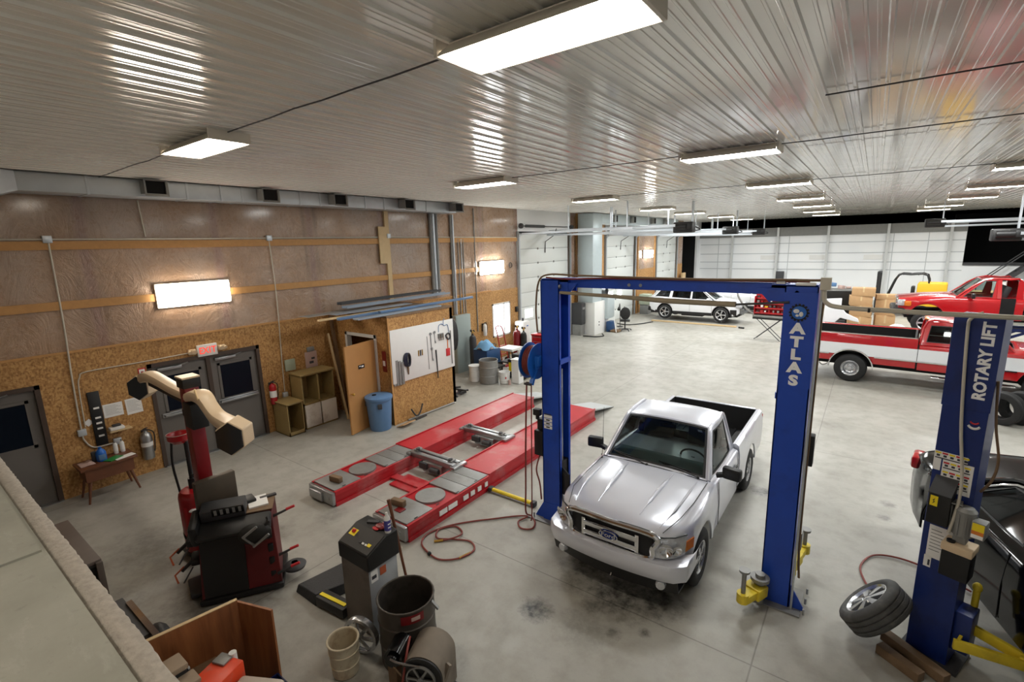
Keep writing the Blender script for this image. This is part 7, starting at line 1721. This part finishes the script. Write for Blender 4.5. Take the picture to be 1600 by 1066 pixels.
# ---- bench corner and boxes below the loft
t = thing('plywood_bench', 'brown plywood bench with a tall back board at the lower left corner', 'bench', (0, 0, 0))
p0, p1, p2 = Vector((-4.42, .30, 0)), Vector((-4.20, 1.52, 0)), Vector((-3.84, 1.64, 0))
def wallp(a, b, z0, z1, th, m, name): return MB().bar(Vector((a.x, a.y, (z0+z1)/2)), Vector((b.x, b.y, (z0+z1)/2)), th, z1-z0).build(name, m, t)
wallp(p0, p1, 0, 1.2, .03, 'plywood', 'back_board'); wallp(p1, p2, 0, 1.185, .02, 'plywood', 'end_board'); wallp(p0, p1, 1.2, 1.206, .032, 'pale_wood', 'board_edge')
MB().bb((-4.36, .3, .74), (-3.72, 1.30, .78)).build('bench_top', 'old_wood', t); 
for (x, y) in ((-4.3, .4), (-3.78, .4), (-3.78, 1.3)): MB().bb((x-.03, y-.03, 0), (x+.03, y+.03, .74)).build('leg', 'wood', t)
t = thing('bench_grinder', 'black machine with two dusty beige caps on the plywood bench', 'machine', (-4.07, .98, .78)); MB().bb((-.08, -.12, .0), (.08, .05, .24), .01).build('body', 'black', t)
mat('beige_dusty', S(150, 132, 112), .7, var=.1); MB().bb((-.09, -.13, .24), (.09, .06, .29), .012).build('cap', 'beige_dusty', t); MB().bb((.08, -.1, .04), (.22, .08, .17), .01).build('second_body', 'black', t); MB().bb((.075, -.11, .17), (.225, .09, .21), .012).build('second_cap', 'beige_dusty', t); MB().cyl((.04, .06, .2), (.04, .075, .2), .02, n=10).build('knob', 'steel', t)
t = thing('tool_case', 'worn orange-red tool case behind the black machine on the bench', 'tool case', (-3.86, 1.20, .78), .35)
mat('orange_red', S(226, 74, 40), .4, dirt=S(150, 120, 110), dirt_amt=.6, dirt_scale=9); MB().bb((-.12, -.16, 0), (.12, .12, .17), .012).build('case', 'orange_red', t); MB().bb((-.1, .02, .17), (.02, .12, .19), .006).build('metal_plate', 'dull_steel', t); MB().cyl((.0, .13, .1), (.0, .13, .2), .03, n=10).build('latch', 'white', t)
t = thing('stool', 'pale round-cornered stool seat at the lower edge beside the bench', 'stool', (-3.50, 1.24, 0), .5)
mat('stool_pad', S(178, 166, 152), .6); MB().bb((-.19, -.19, .80), (.19, .19, .87), .05).build('seat', 'stool_pad', t)
for sx in (-1, 1):
    for sy in (-1, 1): MB().bar((sx*.1, sy*.1, .80), (sx*.14, sy*.14, 0), .025, .025).build('leg', 'dark_grey', t)
t = thing('parts_bin', 'dark blue bin on the floor between the bench end and stool', 'bin', (-3.72, 1.50, 0)); m = MB(); m.grid([[Vector((.10*a*(1+.15*z), .10*b*(1+.15*z), .58*z)) for a, b in ((-1, -1), (1, -1), (1, 1), (-1, 1))] for z in (0, 1)], closed=True); m.build('bin', 'paint_navy', t, thick=.01); MB().bb((-.1, -.1, .0), (.1, .1, .02)).build('bottom', 'paint_navy', t)
t = thing('roll_cabinet', 'dark roll cabinet with chrome handle just below the loft edge', 'tool cabinet', (-7.35, .78, 0))
MB().bb((-.75, -.3, .08), (.62, .34, .78), .01).build('case', 'dark_grey', t)
mat('brown_grey', S(92, 82, 76), .5, var=.15); MB().bb((-.77, -.32, .78), (.64, .36, .82), .008).build('top', 'brown_grey', t); MB().bb((.62, -.28, .12), (.63, .32, .74)).build('open_end', 'void', t); MB().bb((.62, .30, .1), (.68, .36, .8), .006).build('end_post', 'brown_grey', t)
MB().cyl((.66, -.05, .68), (.74, -.02, .68), .035, n=14).build('chrome_knob', 'chrome', t)
for sx in (-1, 1):
    for sy in (-1, 1): MB().cyl((sx*.55-.02, sy*.24, .04), (sx*.55+.02, sy*.24, .04), .04, n=12).build('caster', 'rubber', t)
t = thing('small_cabinet', 'dark low cabinet with a chrome rod at the loft edge near the grey door', 'cabinet', (-9.0, .95, 0)); MB().bb((-.3, -.3, 0), (.3, .3, .3), .01).build('case', 'dark_grey', t); MB().cyl((-.1, .1, .36), (.3, .25, .36), .03, n=12).ball((.3, .25, .36), .045, 10).build('rod', 'steel', t); MB().bb((-.1, .05, .3), (-.02, .12, .36)).build('rod_clamp', 'dark_grey', t)
t = thing('work_cart', 'dark cart with a bright metal edge below the loft beside the plywood board', 'cart', (-5.35, .72, 0)); MB().bb((-.45, -.3, .72), (.34, .36, .78), .008).build('top', 'dark_grey', t); MB().bar((-.3, .37, .79), (.45, .37, .79), .05, .02).build('metal_edge', 'chrome', t); MB().ball((.35, .42, .75), .12, 10, (1.2, .6, .4)).build('cable_bundle', 'black', t)
for sx in (-1, 1):
    for sy in (-1, 1): MB().bb((sx*.36-.06-.02, sy*.26-.02, 0), (sx*.36-.06+.02, sy*.26+.02, .72)).build('leg', 'dark_grey', t)
# ================================================================ FAR CLUTTER
# ---- forklift
t = thing('forklift', 'yellow forklift with black cage near the white back wall', 'forklift', (1.35, 32.4, 0), PI-.1)
mat('fork_yellow', S(226, 176, 30), .4)
MB().bb((-1.75, -.55, .35), (-.6, .55, 1.75), .08).build('counterweight', 'fork_yellow', t); MB().bb((-.6, -.5, .3), (.7, .5, .75), .05).build('chassis', 'fork_yellow', t); MB().bb((-.4, -.3, .75), (.05, .3, 1.1), .06).bb((-.5, -.28, 1.0), (-.35, .28, 1.55), .05).build('seat', 'black', t)
for s in (-1, 1): MB().tube([(.65, s*.5, .75), (.5, s*.5, 1.3), (.2, s*.48, 2.1), (-.3, s*.48, 2.15), (-.95, s*.48, 2.12), (-1.05, s*.5, 1.3)], .04, 8, smooth=3).build('cage_post', 'black', t); MB().bb((.95, s*.38-.06, .1), (1.08, s*.38+.06, 2.25)).build('mast_rail', 'black', t); MB().bb((1.1, s*.25-.05, .08), (2.1, s*.25+.05, .14)).build('fork', 'dark_grey', t)
m = MB()
for x in (-.9, -.6, -.3, 0, .2): m.bar((x, -.48, 2.14), (x, .48, 2.14), .04, .03)
m.build('cage_bars', 'black', t); MB().bb((.95, -.38, 2.2), (1.08, .38, 2.28)).bb((1.02, -.2, .3), (1.06, .2, 1.9)).build('mast_ties', 'dark_grey', t)
for x, r in ((.6, .33), (-1.1, .26)):
    for s in (-1, 1): MB().lathe([(.1, -.1), (r, -.1), (r, .1), (.1, .1)], 22, (x, s*.5, r), (PI/2, 0, 0), closed=True).build('wheel', 'rubber', t)
MB().bb((.5, -.2, 1.05), (.62, .2, 1.1)).build('dash', 'dark_grey', t)
# ---- cardboard boxes
BX = []
def carton(x, y, z, w, d, h, label, rz=0.):
    t = thing('cardboard_box', label, 'box', (x, y, z), rz, 'cardboard boxes by the raised red pickup'); MB().bb((-w/2, -d/2, 0), (w/2, d/2, h), .008).build('carton', 'cardboard', t); MB().bb((-.03, -d/2-.003, h*.5), (.03, d/2+.003, h+.003)).build('tape', 'pale_wood', t); return t
carton(-.28, 26.6, 0, .85, .7, .62, 'open-looking bottom cardboard box of the left stack near the red nose', .1); carton(-.25, 26.6, .62, .8, .65, .5, 'middle cardboard box of the left stack', -.05); carton(-.3, 26.6, 1.12, .82, .66, .42, 'cardboard box third up in the left stack', .08); carton(-.22, 26.6, 1.54, .85, .7, .35, 'topmost cardboard box of the left stack', .0)
carton(.62, 26.9, 0, .7, .6, .7, 'bottom cardboard box of the right stack in front of the forklift', .1); carton(.62, 26.9, .7, .7, .6, .7, 'middle cardboard box of the right stack', -.08); carton(.6, 26.9, 1.4, .75, .6, .2, 'flat cardboard box on top of the right stack', .1)
carton(5.0, 31.5, .9, 2.2, .9, .55, 'long pale cardboard box behind the navy bed of the red pickup', 0.)
t = thing('box_table', 'grey bench carrying the long pale box behind the red pickup', 'table', (5.0, 31.5, 0)); MB().bb((-1.2, -.5, .84), (1.2, .5, .9)).build('top', 'grey', t)
for sx in (-1, 1):
    for sy in (-1, 1): MB().bb((sx*1.1-.04, sy*.42-.04, 0), (sx*1.1+.04, sy*.42+.04, .84)).build('leg', 'dark_grey', t)
# ---- body panels, engine hoist, shelving
t = thing('car_fender', 'white car fender standing in front of the cardboard boxes', 'car part', (-1.05, 25.6, .0), .1)
m = MB(); pts = [(-.55, .25), (-.5, 1.45), (.1, 1.5), (.1, 1.1), (.3, .85), (.75, .62), (.8, .45), (.1, .62), (-.1, .4), (-.15, .25)]; m.prism(pts, .06, (0, 0, 0), (PI/2, 0, 0)); m.build('panel', 'paint_white', t, bev=.03); MB().bb((-.5, .1, 0), (.3, .3, .5)).build('prop_block', 'dark_grey', t)
t = thing('black_panels', 'black car doors leaning behind the white fender', 'car part', (-1.2, 27.6, 0)); MB().box((0, 0, .85), (1.1, .1, 1.6), (.12, 0, .1), .05).box((.7, .3, .75), (1.0, .1, 1.5), (.12, 0, -.2), .05).build('door_panel', 'black', t)
t = thing('engine_hoist', 'tall tan frame rack holding an engine left of the white fender', 'rack', (-2.15, 26.2, 0))
for x in (-.5, .5):
    for y in (-.3, .3): MB().bb((x-.04, y-.04, 0), (x+.04, y+.04, 2.0)).build('post', 'hutch_wood', t)
for z in (.3, 1.0, 1.5): MB().bb((-.55, -.35, z-.03), (.55, .35, z+.03)).build('shelf', 'hutch_wood', t)
def junk(x, y, z, label, n, sx, sy, sz, mats, name='car_parts'):
    t = thing(name, label, 'parts', (x, y, z))
    for i in range(n):
        a = random.uniform(.08, .2)
        c = (random.uniform(-sx, sx), random.uniform(-sy, sy), a*.6+random.uniform(0, sz)*(i > n*.5))
        b = MB()
        if i % 3 == 0: b.cyl((c[0]-a, c[1], c[2]), (c[0]+a, c[1]+.1, c[2]), a*.6, n=10)
        else: b.box(c, (a*1.8, a*1.5, a*1.2), (random.uniform(-.2, .2), random.uniform(-.2, .2), random.uniform(0, 3)), .02)
        b.build('part', random.choice(mats), t)
    return t
junk(-2.15, 26.2, 1.53, 'dark engine block on top of the tan rack', 7, .25, .15, .25, ['dark_grey', 'black', 'dull_steel'], 'engine'); junk(-2.15, 26.2, 1.03, 'loose parts on the middle shelf of the tan rack', 5, .35, .15, .08, ['dull_steel', 'dark_grey', 'cardboard']); junk(-2.15, 26.2, .33, 'blue and white packages on the lowest shelf of the tan rack', 6, .35, .15, .15, ['plastic_blue', 'paper', 'dark_red', 'grey'])
junk(-1.2, 24.9, 0, 'pale scrap parts piled on the floor under the white fender', 9, .8, .3, .2, ['dull_steel', 'paper', 'grey', 'galv'])
t = thing('floor_jack', 'low red floor jack in front of the scrap parts', 'floor jack', (-1.0, 23.6, 0)); MB().box((0, 0, .14), (1.3, .32, .16), None, .03).build('frame', 'red', t); MB().bar((.5, 0, .18), (.3, 0, .32), .12, .08).cyl((.3, 0, .32), (.3, 0, .36), .08, n=14).build('lift_arm', 'dark_red', t)
for sx in (-1, 1): MB().cyl((sx*.5, -.18, .07), (sx*.5, .18, .07), .07, n=14).build('axle_wheel', 'dark_grey', t)
t = thing('waste_bin', 'black bin with wheels standing left of the red floor jack', 'bin', (-1.85, 22.9, 0)); m = MB(); m.grid([[Vector((.26*a*(1+.15*z), .24*b*(1+.15*z), .95*z)) for a, b in ((-1, -1), (1, -1), (1, 1), (-1, 1))] for z in (0, 1)], closed=True); m.build('bin', 'black', t, thick=.02); MB().bb((-.3, -.28, .95), (.3, .28, .99), .01).build('lid', 'dark_grey', t)
t = thing('plastic_bag', 'white bag bundle on the floor beneath the nose of the red pickup', 'bag', (1.0, 24.4, 0)); m = MB().ball((0, 0, .32), .34, 14, (1.2, .9, .95)); m.v = [v+Vector((random.uniform(-.03, .03), random.uniform(-.03, .03), random.uniform(-.03, .03) if v.z > .05 else 0)) for v in m.v]; m.build('bag', 'paper', t); MB().box((.05, -.28, .34), (.2, .06, .14), (0, 0, .3), .02).build('blue_print', 'plastic_blue', t)
t = thing('work_bench', 'long low bench with clutter along the white back wall', 'bench', (-3.9, 35.5, 0)); MB().bb((-1.6, -.4, .95), (3.4, .4, 1.02)).build('top', 'grey', t)
for x in (-1.5, .8, 3.3): MB().bb((x-.05, -.35, 0), (x+.05, .35, .95)).build('leg', 'dark_grey', t)
junk(-4.6, 35.5, 1.02, 'clutter of dark parts on the left end of the long back bench', 6, .6, .2, .15, ['dark_grey', 'dull_steel', 'paper', 'cardboard']); junk(-2.0, 35.5, 1.02, 'clutter on the right half of the long back bench', 8, 1.2, .2, .2, ['dark_grey', 'plastic_blue', 'paper', 'pinkish', 'dull_steel'])
t = thing('wall_speaker', 'dark box mounted low on the white back wall behind the lift beam', 'box', (-5.3, 39.3, 1.5)); MB().bb((-.25, 0, -.3), (.25, .24, .3), .02).build('box', 'dark_grey', t); MB().bb((-.25, 0, -1.5), (.25, .24, -.3)).build('pedestal', 'column_grey', t)
t = thing('wood_pallet', 'pale pallet standing on edge against the white wall near the dark opening', 'pallet', (-8.6, 38.0, 0))
for i in range(4): MB().bb((-.5, 0, .1+.3*i), (.5, .1, .24+.3*i)).build('slat', 'pale_wood', t)
MB().bb((-.5, .1, 0), (-.4, .16, 1.2)).bb((.4, .1, 0), (.5, .16, 1.2)).build('rails', 'pale_wood', t)
t = thing('plywood_sheet', 'tan board standing beside the dark opening at the far left', 'board', (-10.7, 35.0, 0)); MB().bb((-.1, -.35, 0), (.0, .35, 1.9)).build('sheet', 'pale_wood', t)
# ---- stair and dark loft at far right
t = thing('steel_stair', 'dark open steel stair rising to the loft at the far right', 'stairs', (5.2, 38.8, 0))
for y in (-.4, .4): MB().bar((-.3, y, .3), (3.6, y, 4.2), .05, .2).build('stringer', 'dark_grey', t); MB().bar((-.3, y, 1.2), (3.6, y, 5.1), .04, .05).build('handrail', 'dark_grey', t)
MB().bar((-.3, -.4, 0), (-.3, -.4, 1.2), .05, .05).bar((-.3, .4, 0), (-.3, .4, 1.2), .05, .05).build('newel', 'dark_grey', t)
for i in range(14): MB().bb((-.25+.28*i-.12, -.4, .34+.28*i), (-.25+.28*i+.14, .4, .37+.28*i)).build('tread', 'dark_grey', t)
struct(MB().bb((4.3, 39.5, 2.25), (14, 39.75, 2.42)).build('trim_11', 'dark_grey'))
t = thing('white_cabinet', 'white cabinet by the low white wall at the far right', 'cabinet', (6.3, 37.6, 0)); MB().bb((-.8, -.35, 0), (.8, .35, 1.45), .02).build('case', 'white', t); MB().bb((-.02, -.37, .1), (.02, -.35, 1.35)).build('door_seam', 'grey', t)
# ---- tyres at the right
def tyre(x, y, z, rot, label, R=.37):
    t = thing('tire', label, 'tire', (x, y, z), rot=rot, group='loose tires right of the navy post')
    W = .25; pr = [(R*.6, -W*.3), (R*.62, -W*.46), (R*.8, -W*.5), (R-.02, -W*.46), (R, -W*.36)]+[(R-(.012 if k % 2 else 0), -W*.36+W*.72*k/9) for k in range(1, 9)]+[(R, W*.36), (R-.02, W*.46), (R*.8, W*.5), (R*.62, W*.46), (R*.6, W*.3), (R*.66, 0)]
    MB().lathe(pr, 40, closed=True).build('tread', 'rubber', t, ang=40); return t
tyre(2.60, 14.55, .36, (PI/2, .0, -.55), 'dark tire standing on edge, nearest right of the navy post top'); tyre(2.92, 14.75, .36, (PI/2, .0, -.5), 'dark tire standing behind the nearest one at right edge', .37); tyre(3.22, 14.95, .36, (PI/2, .0, -.5), 'last dark tire of the row at right edge', .37)
